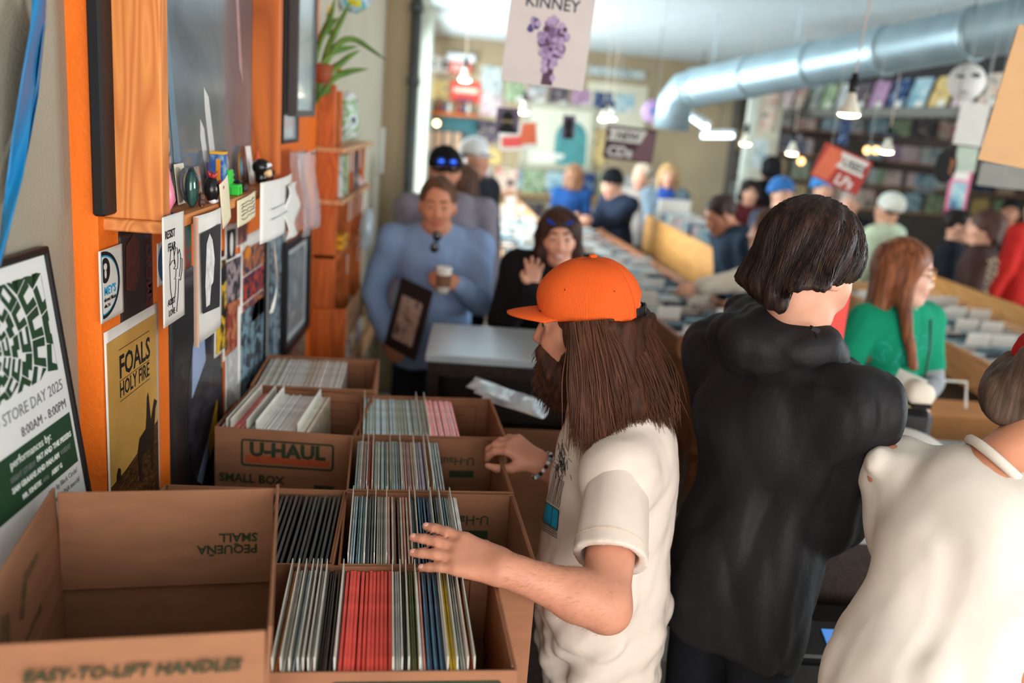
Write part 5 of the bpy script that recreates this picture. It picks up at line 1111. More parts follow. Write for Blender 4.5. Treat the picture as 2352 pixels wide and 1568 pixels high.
prn(t, ell(w*.62, h*.46, w*.33, h*.34, 40), M('poster_dark_metal', (62, 62, 70), .2, .6, c2=(24, 24, 28), vs=14, dist=2)); prn(t, [(w*.36, h*.52), (w*.62, h*.62), (w*.58, h*.78), (w*.5, h*.83), (w*.38, h*.70)], M('poster_steel', (150, 166, 200), .2, .6), .0018); prn(t, [(w*.45, h*.18), (w*.68, h*.30), (w*.66, h*.22), (w*.54, h*.14)], M('poster_steel', (150, 166, 200), .2, .6), .0018); prn(t, [(w*.68, h*.30), (w*.86, h*.42), (w*.84, h*.28), (w*.7, h*.2)], M('poster_gold', (214, 160, 44), .25, .6), .0018)
prn(t, ell(w*.62, h*.46, w*.335, h*.345, 40, .2, 1.6)+ell(w*.62, h*.46, w*.36, h*.36, 40, .2, 1.6)[::-1], M('poster_copper', (176, 120, 84), .3), .002)
small = [('poster', 'yellow and black poster beside the black metallic one', (492, 600), (518, 800), [(24, 24, 24), (40, 36, 34), (224, 176, 40), (30, 28, 28)]),
 ('photo_card', 'white bordered black photo card at the top of the wall', (516, 520), (541, 598), None), ('photo_card', 'dull brown photo card next to the white bordered one', (543, 510), (566, 556), [(120, 60, 44), (160, 100, 80), (80, 50, 44)]),
 ('poster', 'dark blue speckled poster with one curled edge', (516, 598), (552, 684), [(40, 36, 46), (60, 52, 60), (170, 150, 150), (50, 40, 50)]), ('poster', 'comic panel poster in blue orange and red', (552, 548), (612, 722), [(60, 60, 84), (210, 120, 40), (70, 70, 100), (200, 70, 50), (40, 40, 60)]),
 ('poster', 'red and green figure poster low on the orange wall', (512, 695), (545, 800), [(40, 50, 46), (150, 60, 46), (190, 120, 80), (30, 40, 40)]), ('photo_card', 'small pale drawing pinned low on the orange wall', (517, 812), (545, 918), [(200, 196, 190), (170, 168, 170), (210, 206, 200)]),
 ('poster', 'charcoal lettered poster with torn cream border', (546, 705), (612, 905), [(50, 58, 66), (60, 70, 78), (130, 160, 172), (48, 54, 62)]), ('poster', 'torn colour picture below the black picture frame', (655, 760), (700, 850), [(180, 170, 150), (90, 120, 100), (190, 90, 70), (120, 150, 170)])]
for nm, lb, TL, BR, cols in small:
    t, w, h = wallthing(nm, lb, nm.split('_')[0], TL, BR, WX+.007, rot=rnd.uniform(-.03, .03)); sheet_part(t, w, h, m_paper, curl=.0012); bd_ = min(w, h)*.07
    if cols is None: prn(t, [(bd_*2, bd_*2), (w-bd_*2, bd_*2), (w-bd_*2, h-bd_*2), (bd_*2, h-bd_*2)], m_black, .003); prn(t, ell(w/2, h*.5, w*.14, h*.3), m_paper, .0036)
    elif 'comic' in lb:
        for r in range(3):
            for c in range(3):
                x0, z0 = bd_+c*(w-2*bd_)/3, bd_+r*(h-2.6*bd_)/3; prn(t, [(x0, z0), (x0+(w-2*bd_)/3-.004, z0), (x0+(w-2*bd_)/3-.004, z0+(h-2.6*bd_)/3-.005), (x0, z0+(h-2.6*bd_)/3-.005)], pict('print_comic%d' % r, [cols[(r*2+i) % 5] for i in range(4)], 30), .003, 'comic_panel')
        prn(t, ell(w*.22, h*.83, w*.1, h*.07), M('print_sun', (226, 134, 40), .4), .0036)
    else: prn(t, [(bd_, bd_), (w-bd_, bd_), (w-bd_, h-bd_), (bd_, h-bd_)], pict('print_'+lb.split()[0]+lb.split()[1], cols, 22), .003, 'picture_print')
def pframe(label, TL, BR, X, depth, fw, fmat, cols, name='picture_frame', glass=False):
    y0, y1, z0, z1 = wallquad(TL, BR, X); w, h = y1-y0, z1-z0; t = thing(name, label, 'frame', mw=frame_mw(V(X-depth, y0, z0), (0, 1, 0), (0, 0, 1)))
    for c, s in (((fw/2, h/2, depth/2), (fw, h, depth)), ((w-fw/2, h/2, depth/2), (fw, h, depth)), ((w/2, h-fw/2, depth/2), (w-2*fw, fw, depth)), ((w/2, fw/2, depth/2), (w-2*fw, fw, depth))):
        b = MB(); b.box(c, s, bev=.001); obj('frame_bar', b, fmat, t)
    b = MB(); b.box((w/2, h/2, depth*.4), (w-2*fw, h-2*fw, .003)); obj('print', b, cols, t)
    if glass: b = MB(); b.box((w/2, h/2, depth*.8), (w-2*fw, h-2*fw, .002)); obj('glass', b, M('frame_glass', (230, 238, 240), .04, .6, alpha=.25), t)
    return t, w, h
m_bfr = M('black_frame', (24, 23, 24), .35)
t, w, h = pframe('black framed grey halftone print next to the tall narrow frame', (660, 560), (712, 752), WX+.028, .028, .03, m_bfr, M('print_mat_grey', (196, 200, 200), .3))
prn(t, [(w*.18, h*.14), (w*.82, h*.14), (w*.82, h*.86), (w*.18, h*.86)], pict('print_halftone', [(150, 158, 160), (120, 130, 134), (172, 178, 178)], 9), .0145, 'halftone_print')
pframe('tall narrow grey framed blue strip of pictures', (616, 550), (655, 835), WX+.016, .016, .012, M('grey_frame', (168, 170, 166), .4), pict('print_strip', [(90, 108, 120), (150, 170, 178), (60, 72, 84), (180, 190, 190)], 16))
b = MB(); b.box((WX+.008, 2.885, 1.26), (.014, .06, .60)); tag(obj('black_board', b, m_blackpaint), 'narrow black board between comic poster and tall framed strip', 'board')
pframe('glazed pale drawing in a thin black frame high beside the pine frame', (657, -60), (686, 326), WX+.04, .03, .012, m_bfr, M('print_pale', (214, 218, 212), .3, var=.06, vs=3), glass=True)
pframe('second glazed pale picture with grey lower edge behind the first', (688, -60), (724, 268), WX+.075, .03, .02, M('dark_grey_frame', (74, 74, 76), .4), M('print_pale2', (196, 206, 200), .3, c2=(150, 168, 160), vs=4), glass=True)
# --- notes taped to the shelf edge
def note(label, TL, BR, X=-.546, mat=None, rot=0.0, name='note', bulge=.004, yaw=0.0, left=0.0):
    t, w, h = wallthing(name, label, 'note', TL, BR, X, rot=rot, yaw=yaw); sheet_part(t, w, h, mat or m_paper, bulge=bulge, left=left); return t, w, h
t, w, h = note('white note hand-lettered RESIST FEAR ASSIST LOVE with a drawn hand', (372, 500), (424, 722), -.545, bulge=.0)
for s_, x, y, sz in (('RESIST', .012, h-.040, .021), ('FEAR', .026, h-.064, .021), ('ASSIST', .022, .036, .016), ('LOVE', .026, .016, .016)): text(s_, sz, m_black, t, x=x, y=y, bold=.01, z=.0012, sx=.9)
b = MB()
def pen(P, r=.0007): b.tube([V(x*w, y*h, .0012) for x, y in P], r, 4)
pen([(.40, .14), (.30, .35), (.28, .55), (.34, .68), (.42, .70), (.48, .66), (.50, .54)]); pen([(.50, .62), (.56, .69), (.64, .68), (.67, .58), (.64, .48)]); pen([(.67, .62), (.74, .66), (.80, .60), (.78, .48), (.72, .40)]); pen([(.80, .57), (.87, .56), (.86, .45), (.78, .36), (.72, .38)]); pen([(.30, .55), (.40, .58), (.52, .58), (.54, .52), (.46, .50)]); pen([(.46, .50), (.58, .49), (.56, .42), (.50, .40)]); pen([(.70, .38), (.66, .25), (.58, .08)]); pen([(.56, .40), (.54, .30), (.50, .24)])
obj('pen_drawing', b, m_black, t)
t, w, h = note('curling black and white photocopy of a figure in white', (444, 498), (508, 745), -.543, bulge=.006, left=.0)
prn(t, [(.03, .06), (w*.78, .05), (w*.82, h-.03), (.02, h-.035)], M('photocopy_dark', (58, 54, 54), .6, c2=(34, 32, 34), vs=8), .0085, 'copy_print')
prn(t, [(.05, .07), (.075, .07), (.085, h*.42), (.10, h*.44), (.11, h*.62), (.095, h*.78), (.075, h*.84), (.055, h*.77), (.05, h*.62), (.045, h*.45)], M('photocopy_white', (222, 218, 212), .6, var=.2, vs=60), .0095, 'figure_print')
b = MB(); b.sheet(lambda u, v: (-.008*math.sin(u*1.4), v*h, .0+.012*u), 4, 6, .0008); obj('curled_edge', b, M('paper_pinkish', (214, 178, 160), .7), t)
t, w, h = note('long narrow cream sticky note hanging askew from the shelf', (506, 462), (548, 540), -.545, M('cream_note', (226, 212, 178), .7), .0, bulge=.002); t.matrix_basis = t.matrix_basis @ Matrix.Translation((.02, .03, 0)) @ Matrix.Rotation(.28, 4, 'Z') @ Matrix.Diagonal((.45, 1.1, 1, 1))
t, w, h = note('small square cream sticky note with scribbled ink', (545, 456), (586, 500), -.545, M('cream_note', (226, 212, 178), .7), .06)
b = MB(); g = random.Random(3)
for k in range(5): b.tube([V(w*(.15+.7*i/8), h*(.8-.14*k)+g.uniform(-.003, .003), .0048) for i in range(9)], .0008, 4)
obj('scribble', b, m_black, t)
t, w, h = note('wrinkled white receipt sheets pinned at the end of the shelf', (598, 420), (668, 520), -.535, bulge=.012)
b = MB(); b.sheet(lambda u, v: (w*(.62+.42*u), -.02+h*.98*v, .016+.008*math.sin(v*9+u*3)), 6, 10, .0008); obj('front_sheet', b, m_paper, t, True)
for k in (.35, .52): prn(t, [(w*.2, h*k), (w*.7, h*(k+.02)), (w*.7, h*(k+.035)), (w*.2, h*(k+.015))], M('faint_blue_ink', (120, 140, 170), .6), .013, 'printed_line')
t, w, h = wallthing('paper_strip', 'twisted white paper strip dangling below the receipts', 'paper', (618, 520), (650, 690), -.56)
b = MB(); b.sheet(lambda u, v: (w*(.9-.8*(1-v))*.8+.012*u*(1.2-v*.4)+.01*math.sin(v*6), h*v, .01*math.sin(v*5+u)), 3, 14, .0006); obj('strip', b, m_paper, t, True)
for k, (TL, BR) in enumerate((((672, 350), (700, 515)), ((690, 352), (724, 520)))):
    t, w, h = wallthing('plastic_sleeve', ['clear plastic sleeve hanging on a wall hook right of the pine frame', 'second clear plastic sleeve hooked beside the first'][k], 'plastic bag', TL, BR, -.60+.03*k)
    b = MB(); b.sheet(lambda u, v: (u*w, v*h, .008*math.sin(u*7+v*5)+.012*(1-v)), 10, 10, .0006); obj('film', b, M('clear_plastic', (226, 222, 226), .12, .6, alpha=.38), t, True)
    b = MB(); b.tube([(w*.5, h*.98, -.02), (w*.5, h*.98, .02), (w*.5, h*1.02, .024)], .002, 6); obj('hook', b, m_bfr, t)
# --- keepsakes on the shelf
ZS = fz0+.0225
def onshelf(px, X): return at(px, 470-(px-370)*.2, X=X)[1]
def keep(name, label, cat, px, X=-.585): return thing(name, label, cat, (X, onshelf(px, X), ZS), 0, 'keepsakes on the pine shelf')
def card(t, w, h, mat, name='card', lean=.12, th=.002, x=0): b = MB(); b.box((0, 0, 0), (th, w, h), bev=.0004); o = obj(name, b, mat, t); o.matrix_local = Matrix.Translation((x-.5*h*math.sin(lean), 0, h/2*math.cos(lean)+.001)) @ Matrix.Rotation(-lean, 4, 'Y'); return o
t = keep('pink_figurine', 'glossy pink rounded figurine at the near end of the shelf', 'figurine', 371, -.575)
obj('figure_body', sdf_mesh('pk', [WF.E((0, 0, .04), (.022, .022, .038), .02), WF.E((0, .0, .085), (.014, .014, .02), .02), WF.C((0, .012, .05), (.01, .024, .03), .008, .006)], .003), M('pink_vinyl', (240, 130, 160), .3, .5), t)
t = keep('note_card', 'pink and orange handwritten card standing at the near end of the shelf', 'card', 384, -.562); c = card(t, .034, .072, M('card_salmon', (246, 150, 128), .6, c2=(240, 130, 90), vs=30), lean=.05)
t = keep('badge', 'round grey and cream printed badge leaning on a cream list card', 'badge', 418, -.61); card(t, .058, .082, M('card_cream', (226, 214, 190), .6), 'list_card', .1, x=.002)
b = MB(); b.lathe([(.001, 0), (.036, 0), (.037, .002), (.001, .0025)], (.012, -.012, .040), rotm('y', PI/2-.12), 30); obj('badge_disc', b, M('badge_grey', (110, 112, 122), .4), t, True); b = MB(); b.lathe([(.001, 0), (.026, 0), (.001, .0015)], (.0152, -.012, .0405), rotm('y', PI/2-.12), 30); obj('badge_face', b, M('badge_cream', (222, 206, 178), .5, c2=(150, 130, 110), vs=90, contrast=(.5, .8)), t, True)
t = keep('glass_paperweight', 'dark green oval glass paperweight with bright streaks', 'paperweight', 441, -.575); b = MB(); b.ball((0, 0, .0405), (.013, .021, .04), 20, 14); obj('glass_body', b, M('dark_glass', (18, 44, 44), .08, .7, c2=(60, 110, 100), vs=30, stretch=(1, 1, .2), contrast=(.5, .8)), t, True)
t = keep('sticker_card', 'orange and black sticker card behind the glass paperweight', 'card', 458, -.61); card(t, .036, .07, pict('print_sticker', [(40, 38, 38), (190, 96, 50), (150, 160, 160), (60, 60, 56)], 60), x=.002)
t = keep('figurine', 'tiny brown and yellow painted figurine', 'figurine', 463, -.562); obj('figure_body', sdf_mesh('f', [WF.E((0, 0, .01), (.007, .008, .011), .006), WF.E((0, 0, .024), (.006, .006, .007), .004)], .0018), M('brown_vinyl', (74, 46, 40), .35, c2=(190, 130, 50), vs=120, contrast=(.55, .7)), t)
t = keep('slim_case', 'slim purple case standing behind the boxed toy', 'case', 483, -.612); card(t, .03, .074, M('purple_case', (84, 70, 112), .3), th=.006, lean=.03)
t = keep('toy_box', 'tall blue box with yellow ends and a clear front', 'box', 502, -.598); b = MB(); b.box((0, 0, .05), (.03, .034, .092), bev=.001); obj('carton', b, M('toy_box_blue', (54, 96, 168), .3, c2=(150, 190, 206), vs=40, contrast=(.5, .65)), t)
for z in (.003, .097): b = MB(); b.box((0, 0, z), (.031, .035, .006)); obj('end_flap', b, M('toy_box_yellow', (238, 176, 50), .4), t)
b = MB(); b.box((.004, -.0172, .056), (.010, .0006, .056)); obj('printed_stripe', b, M('toy_box_orange', (240, 150, 40), .4), t)
t = keep('figurine', 'black vinyl figurine with spiky red hair and white shoes', 'figurine', 487, -.563); obj('figure_body', sdf_mesh('f', [WF.E((0, 0, .036), (.015, .018, .021), .01), WF.C((0, -.008, .012), (0, -.008, .024), .006), WF.C((0, .009, .012), (0, .009, .024), .006)], .0025), M('black_vinyl', (24, 22, 24), .25, .5), t)
b = MB()
for a, e in ((0, .9), (1, .7), (2.1, .8), (3.2, .7), (4.2, .9), (5.2, .6)): d = V(math.cos(a)*.6, math.sin(a), e); b.tube([V(0, .004, .050), V(0, .004, .052)+d*.008, V(0, .004, .052)+d*.018], [.006, .005, .001], 6)
b.tube([V(.012, .012, .048), V(.016, .016, .034), V(.012, .012, .022), V(.010, .002, .02)], [.006, .006, .005, .002], 6); obj('red_hair', b, M('red_vinyl', (176, 40, 36), .3, .5), t, True)
for y in (-.008, .009): b = MB(); b.ball((.003, y, .006), (.009, .006, .006), 8, 6); obj('shoe', b, M('white_vinyl', (226, 222, 224), .3), t, True)
t = keep('badge', 'oval black and white portrait badge behind the green toy', 'badge', 521, -.612); b = MB(); b.lathe([(.001, 0), (.026, 0), (.001, .002)], (0, 0, .062), rotm('y', PI/2-.1)@np.diag([1.35, 1, 1]), 24); obj('badge_disc', b, pict('print_portrait', [(60, 54, 54), (150, 146, 144), (220, 216, 212), (50, 46, 46)], 40), t, True); card(t, .02, .034, m_paper, 'stand')
t = keep('plastic_chair', 'bright green ridged plastic toy chair', 'toy', 536, -.572); b = MB(); b.box((-.008, 0, .029), (.008, .032, .058), bev=.002); obj('chair_back', b, M('green_plastic', (60, 206, 70), .35, .5), t)
b = MB(); b.box((.006, 0, .021), (.022, .032, .008), bev=.002); obj('chair_seat', b, M('green_plastic', (60, 206, 70), .35, .5), t)
for y in (-.013, .013): b = MB(); b.box((.008, y, .0095), (.018, .006, .017), bev=.001); obj('chair_leg', b, M('green_plastic', (60, 206, 70), .35, .5), t)
for z in (.034, .046): b = MB(); b.box((-.003, 0, z), (.003, .028, .005), bev=.001); obj('chair_slat', b, M('green_plastic', (60, 206, 70), .35, .5), t)
t = keep('badge', 'tall oval badge with orange rim and teal landscape', 'badge', 552, -.608); b = MB(); b.lathe([(.001, 0), (.022, 0), (.001, .003)], (0, 0, .05), rotm('y', PI/2-.05)@np.diag([1.9, 1, 1]), 28); obj('badge_rim', b, M('badge_orange', (196, 130, 40), .4), t, True); b = MB(); b.lathe([(.001, 0), (.016, 0), (.001, .002)], (.003, 0, .05), rotm('y', PI/2-.05)@np.diag([1.9, 1, 1]), 28); obj('badge_face', b, M('badge_teal', (56, 128, 124), .4, c2=(90, 130, 180), vs=20), t, True); card(t, .012, .02, m_paper, 'stand')
t = keep('toy_camera', 'small black toy camera with a ribbed lens', 'toy', 553, -.565); b = MB(); b.box((-.004, 0, .016), (.014, .030, .030), bev=.003); obj('camera_body', b, M('black_plastic', (28, 27, 28), .4), t); b = MB(); b.lathe([(.009, 0), (.009, .004), (.010, .004), (.010, .008), (.008, .012)], (.003, 0, .014), rotm('y', PI/2), 16); obj('lens_barrel', b, M('black_plastic_ribbed', (60, 56, 52), .4), t, True)
t = keep('note_card', 'tall white handwritten card leaning against the picture', 'card', 577, -.603); card(t, .05, .10, m_paper, lean=.14, x=.004); 
t = keep('party_hat', 'small orange cone standing on the shelf', 'toy', 592, -.61); b = MB(); b.lathe([(.022, 0), (.001, .095)], n=18); obj('cone', b, M('orange_vinyl', (240, 110, 70), .5), t, True)
t = keep('ruler_card', 'tall yellow wooden tag standing at the far end of the shelf', 'tag', 618, -.605); card(t, .034, .125, M('tag_yellow', (236, 180, 90), .5), lean=.05, th=.004)
t = keep('figurine', 'black and cream vinyl toy with big white eyes and yellow feet', 'figurine', 600, -.57); obj('figure_body', sdf_mesh('f', [WF.E((0, 0, .05), (.024, .026, .022), .01), WF.E((0, 0, .02), (.016, .018, .016), .01)], .003), M('black_vinyl', (24, 22, 24), .25, .5), t)
b = MB(); b.ball((.017, 0, .036), (.013, .019, .012), 14, 10); obj('muzzle', b, M('cream_vinyl', (228, 192, 140), .35), t, True)
for y in (-.009, .009): b = MB(); b.ball((.019, y, .056), .0065, 10, 8); obj('eye', b, M('white_vinyl', (226, 222, 224), .3), t, True)
b = MB(); b.ball((.030, 0, .038), .006, 8, 6); obj('nose', b, M('black_vinyl', (24, 22, 24), .25, .5), t, True)
for y in (-.009, .009): b = MB(); b.ball((.006, y, .004), (.011, .008, .005), 8, 6); obj('foot', b, M('yellow_vinyl', (240, 180, 50), .35), t, True)
t = keep('figurine', 'purple winged vinyl toy at the far end of the shelf', 'figurine', 632, -.59); obj('figure_body', sdf_mesh('f', [WF.E((0, 0, .03), (.012, .014, .028), .01), WF.E((0, .004, .068), (.012, .015, .014), .01), WF.C((0, .01, .05), (0, .035, .085), .008, .004), WF.C((0, -.01, .05), (0, -.03, .08), .008, .004)], .003), M('purple_vinyl', (120, 58, 120), .3, c2=(60, 40, 60), vs=50), t)
t = keep('badge', 'blue and yellow round badge beside the black toy', 'badge', 624, -.565); b = MB(); b.lathe([(.001, 0), (.02, 0), (.001, .003)], (0, 0, .024), rotm('y', PI/2-.1)@np.diag([1.1, 1, 1]), 24); obj('badge_disc', b, M('badge_blue', (34, 70, 140), .4, c2=(226, 176, 70), vs=60, contrast=(.5, .6)), t, True); card(t, .01, .01, m_paper, 'stand')
t = thing('bead_string', 'string of dark blue and white beads on the near shelf corner', 'beads', (-.556, onshelf(380, -.556), ZS), 0)
for k in range(13): b = MB(); b.ball((.001+.004*math.sin(k*.9), -.012+.0052*k, .0045), .0046, 8, 6); obj('bead', b, [M('bead_navy', (34, 34, 78), .3), M('bead_blue2', (60, 170, 210), .3), M('bead_pale', (200, 200, 214), .3)][(1, 0, 0, 2, 0, 0, 2)[k % 7]], t, True)
# ------------------------------------------------------------------ record ledges along the left wall
SX = -.555; sy0, sy1 = 3.78, 4.78
t = thing('wall_shelf', 'orange pine ledge unit with tagged shelves on the left wall', 'shelf', (WX, sy0, 0))
def sb(name, x0, x1, y0, y1, z0, z1, mat): b = MB(); b.box(((x0+x1)/2-WX, (y0+y1)/2-sy0, (z0+z1)/2), (x1-x0, y1-y0, z1-z0), bev=.003); return obj(name, b, mat, t)
m_lpine = wood('pale_pine', (222, 170, 122), (198, 142, 96), 'Y', 6)
for z in (1.755, 1.545): sb('shelf_board', WX, SX+.01, sy0, sy1, z, z+.02, m_lpine)
sb('shelf_board', WX, SX, sy0, sy1, 1.32, 1.34, m_pineo)
for y in (sy0, 4.22, 4.62): sb('divider_board', WX, SX-.012, y, y+.018, .6, 1.545, m_pineo); sb('divider_board', WX, SX-.012, y, y+.018, 1.565, 1.755, m_pineo)
sb('divider_board', WX, SX-.03, sy0, sy0+.02, 1.775, 2.02, m_pineo); sb('divider_board', WX, SX-.03, sy0+.16, sy0+.18, 1.775, 2.0, m_pineo)
sb('front_board', SX+.02, SX+.045, sy0-.02, sy1+.1, .98, 1.10, m_lpine); sb('front_board', SX+.02, SX+.045, sy0+.1, sy1+.1, .74, .83, m_lpine); sb('end_board', WX, SX+.045, sy0-.04, sy0-.02, .86, 1.12, m_pineo); sb('bottom_board', WX, SX+.03, sy0-.02, sy1+.1, .70, .72, m_pineo)
tagm = M('price_tag', (222, 218, 208), .6)
for i, (y, z) in enumerate([(3.9, 1.755), (4.0, 1.755), (4.25, 1.755), (4.5, 1.755), (3.95, 1.545), (4.05, 1.545), (4.2, 1.545), (4.32, 1.545), (4.42, 1.545), (4.52, 1.545), (3.95, 1.32), (4.3, 1.32)]):
    b = MB(); b.box((SX+.014, y, z-.04), (.0015, .022, .085)); tag(obj('price_tag', b, tagm), 'white paper price tag hanging off the %s pine ledge, %s along' % ({1.755: 'top', 1.545: 'middle', 1.32: 'lower'}[z], ordn(i+1 if i < 4 else (i-3 if i < 10 else i-9))), 'price tag', 'price tags on the pine ledges')
g = random.Random(12)
cov = [pict('cover_%d' % i, c, 9+i) for i, c in enumerate([[(40, 60, 80), (200, 200, 196), (120, 60, 50)], [(200, 60, 44), (230, 210, 190), (60, 30, 30)], [(50, 90, 130), (150, 190, 200), (220, 220, 214)], [(30, 28, 32), (90, 80, 90), (200, 180, 160)], [(96, 140, 150), (210, 216, 210), (60, 80, 90)], [(170, 120, 60), (230, 200, 130), (70, 50, 40)], [(120, 70, 100), (190, 150, 180), (50, 40, 60)], [(60, 90, 60), (170, 190, 150), (40, 50, 40)], [(210, 140, 150), (230, 210, 210), (120, 70, 80)], [(40, 80, 140), (20, 40, 80), (160, 190, 220)]])]
CN = ['slate and white', 'red and cream', 'blue and pale', 'charcoal and tan', 'teal grey', 'amber', 'plum', 'moss green', 'rose', 'deep blue']
def lp_cover(lb, mw, ci, grp, w=.31, h=.31, name='record_album'):
    b = MB(); b.box((w/2, h/2, 0), (w, h, .005)); o = tag(obj(name, b, cov[ci]), CN[ci]+' '+lb, 'record', grp); o.matrix_world = mw; return o
for k in range(9):
    y = 3.80+k*.105; ci = g.randrange(10); lp_cover('record in the pine ledge tray, %s from the near end' % ordn(k+1), frame_mw(V(WX+.01+.005*k % .02, y+.045, .722), (1, .25, 0), (0, .22, 1)), ci, 'records in the ledge tray', .115, .30)
for k in range(5):
    y = 3.86+k*.17; lp_cover('record leaning on the middle pine ledge, %s along' % ordn(k+1), frame_mw(V(WX+.012, y+.05, 1.566), (1, .35, 0), (0, .25, 1)), g.randrange(10), 'records on the middle ledge', .085, .17)
for k in range(2): 
    b = MB(); b.box((-.605, 4.0+.012*k, 1.352+.032*k), (.09, .15, .026), bev=.003); tag(obj('cassette_case', b, M('case_yellow', (240, 168, 36), .35)), ['yellow plastic case lying flat on the lower ledge', 'second yellow plastic case stacked on the first'][k], 'case', 'yellow cases on the lower ledge')
t = thing('plastic_bag', 'clear plastic bag with headphones hanging off the middle ledge', 'plastic bag', (SX+.03, 4.5, 1.36))
obj('bag_film', sdf_mesh('bag', [WF.E((0, 0, 0), (.03, .09, .11), .02)], .01, folds(3, .02, 50, (0, 0, 1))), M('clear_plastic2', (200, 214, 220), .15, .6, alpha=.5), t); b = MB(); b.tube([(.0, -.05, -.02), (.0, -.03, .06), (0, .03, .06), (0, .05, -.02)], .012, 8); obj('headphones', b, M('white_plastic', (226, 228, 228), .4), t, True)
t = thing('gift_bag', 'clear bag with white and green contents on the top ledge', 'bag', (-.60, 4.18, 1.776)); obj('bag_film', sdf_mesh('bag', [WF.E((0, 0, .11), (.045, .09, .11), .02), WF.P((0, 0, 0), (0, 0, -1))], .01, folds(9, .025, 45, (0, 0, 1))), pict('bag_print', [(60, 64, 70), (226, 230, 230), (110, 160, 70), (214, 220, 222), (40, 40, 46)], 16), t)
# plant
t = thing('potted_plant', 'spider plant with long arching green leaves behind the picture frames', 'plant', (-.615, 3.66, 2.02))
b = MB(); b.lathe([(.026, 0), (.038, .07), (.035, .07), (.026, .02)], n=18); obj('pot', b, M('terracotta', (150, 84, 54), .7), t, True)
m_leaf = M('leaf_green', (104, 142, 52), .45, .4, c2=(64, 104, 36), vs=20, stretch=(1, 1, .3)); m_leafo = M('leaf_dry_orange', (224, 146, 40), .5)
lv = [([(728, 215), (745, 150), (775, 95), (812, 84), (850, 112), (892, 142)], -.45, 0), ([(728, 230), (770, 175), (808, 162), (846, 158)], -.42, 0), ([(726, 200), (752, 110), (785, 45), (806, 0)], -.5, 0), ([(726, 190), (745, 160), (775, 158), (800, 176)], -.46, 1), ([(728, 160), (760, 120), (790, 112), (824, 106)], -.48, 0), ([(728, 205), (760, 165), (800, 130), (828, 114)], -.5, 0), ([(724, 222), (742, 212), (768, 206)], -.5, 0), ([(724, 150), (735, 90), (760, 40), (770, -10)], -.55, 0), ([(726, 130), (740, 80), (765, 50), (778, 40)], -.5, 0), ([(724, 240), (740, 180), (770, 150), (790, 140)], -.52, 0)]
for P, X, mi in lv:
    n = 14; pts = []
    for i in range(n+1):
        k = i/n*(len(P)-1); j = min(int(k), len(P)-2); f = k-j; q = V(*P[j])*(1-f)+V(*P[j+1])*f; pts.append(at(q[0], q[1], Y=3.68+.12*i/n))
    for _ in range(2): pts = [pts[0]]+[(pts[i-1]+2*pts[i]+pts[i+1])/4 for i in range(1, n)]+[pts[-1]]
    b = MB()
    def fn(u, v, pts=pts):
        i = min(int(v*n), n-1); f = v*n-i; p = pts[i]*(1-f)+pts[i+1]*f; d = nrm(pts[i+1]-pts[i]); s = nrm(np.cross(d, V(0, 1, .15))); w_ = .013*math.sin(min(1, .25+v*1.3)*PI*.5)*(1-v**4)
        return p+s*w_*(2*u-1)+V(0, -.004*(1-(2*u-1)**2), 0)
    b.sheet(fn, 2, n, .0008); obj('leaf', b, m_leafo if mi else m_leaf, t, True, True)
t = thing('hanging_ornament', 'shiny round ornament in black white cyan and yellow near the ceiling', 'ornament', at(812, -5, Y=4.3)); b = MB(); b.ball((0, 0, .02), .085, 20, 14); obj('globe', b, pict('ornament_foil', [(20, 24, 30), (230, 240, 246), (60, 190, 220), (240, 220, 40), (20, 24, 30)], 14, .12), t, True); b = MB(); b.tube([(0, 0, .1), (0, 0, .62)], .002, 5); obj('cord', b, m_bfr, t)
t = thing('hanging_basket', 'small basket of green and yellow trinkets beside the plant', 'basket', at(738, 40, Y=4.0)); obj('contents', sdf_mesh('hb', [WF.E((0, 0, 0), (.05, .05, .07), .02)], .008, folds(2, .03, 70, (0, 0, 1), 1)), pict('trinkets', [(30, 50, 30), (90, 130, 60), (240, 180, 40), (60, 70, 60)], 30), t); b = MB(); b.tube([(0, 0, .06), (0, 0, .6)], .002, 5); obj('cord', b, m_bfr, t)
# pipe with a white box
t = thing('standpipe', 'dark grey vertical pipe running up the pier', 'pipe', (WX+.30-.1, 6.15, 0)); b = MB(); b.tube([(0, 0, 0), (0, 0, 2.8)], .035, 14); obj('pipe', b, M('pipe_grey', (84, 86, 84), .45, metal=.2), t, True)
for z in (1.05, 2.1, 2.55): b = MB(); b.tube([(0, 0, z), (0, 0, z+.05)], .045, 14); obj('pipe_coupling', b, M('pipe_grey', (84, 86, 84), .45, metal=.2), t, True)
b = MB(); b.box((0, 0, 0), (.09, .05, .30), bev=.008); o = tag(obj('wall_box', b, M('box_offwhite', (206, 204, 196), .5)), 'white upright box fixed on the grey pipe', 'box'); o.location = at(866, 345, Y=6.05)
# ------------------------------------------------------------------ far wall
def onfar(x, y, out=0.0):
    d = ray(x, y); p0 = far(0, 0, out); return EYE+d*(np.dot(p0-EYE, fn_)/np.dot(d, fn_))
def farbox(name, label, cat, TL, BR, mat, th=.02, out=.011, group=None, kids=()):
    a, c = onfar(*TL, out), onfar(*BR, out); w = np.dot(c-a, fd); h = a[2]-c[2]; o_ = V(a[0], a[1], c[2])
    t = thing(name, label, cat, mw=frame_mw(o_, fd, (0, 0, 1)), group=group); b = MB(); b.box((w/2, h/2, 0), (w, h, th)); obj({'door': 'door_leaf'}.get(cat, 'panel'), b, mat, t); return t, w, h
teal = M('teal_paint', (58, 104, 110), .5)
t, w, h = farbox('teal_doorway', 'teal painted doorway with lit glass at the far left', 'doorway', (958, 262), (1082, 470), M('doorway_glass', (60, 74, 78), .1, .6, c2=(120, 120, 110), vs=2), .03)
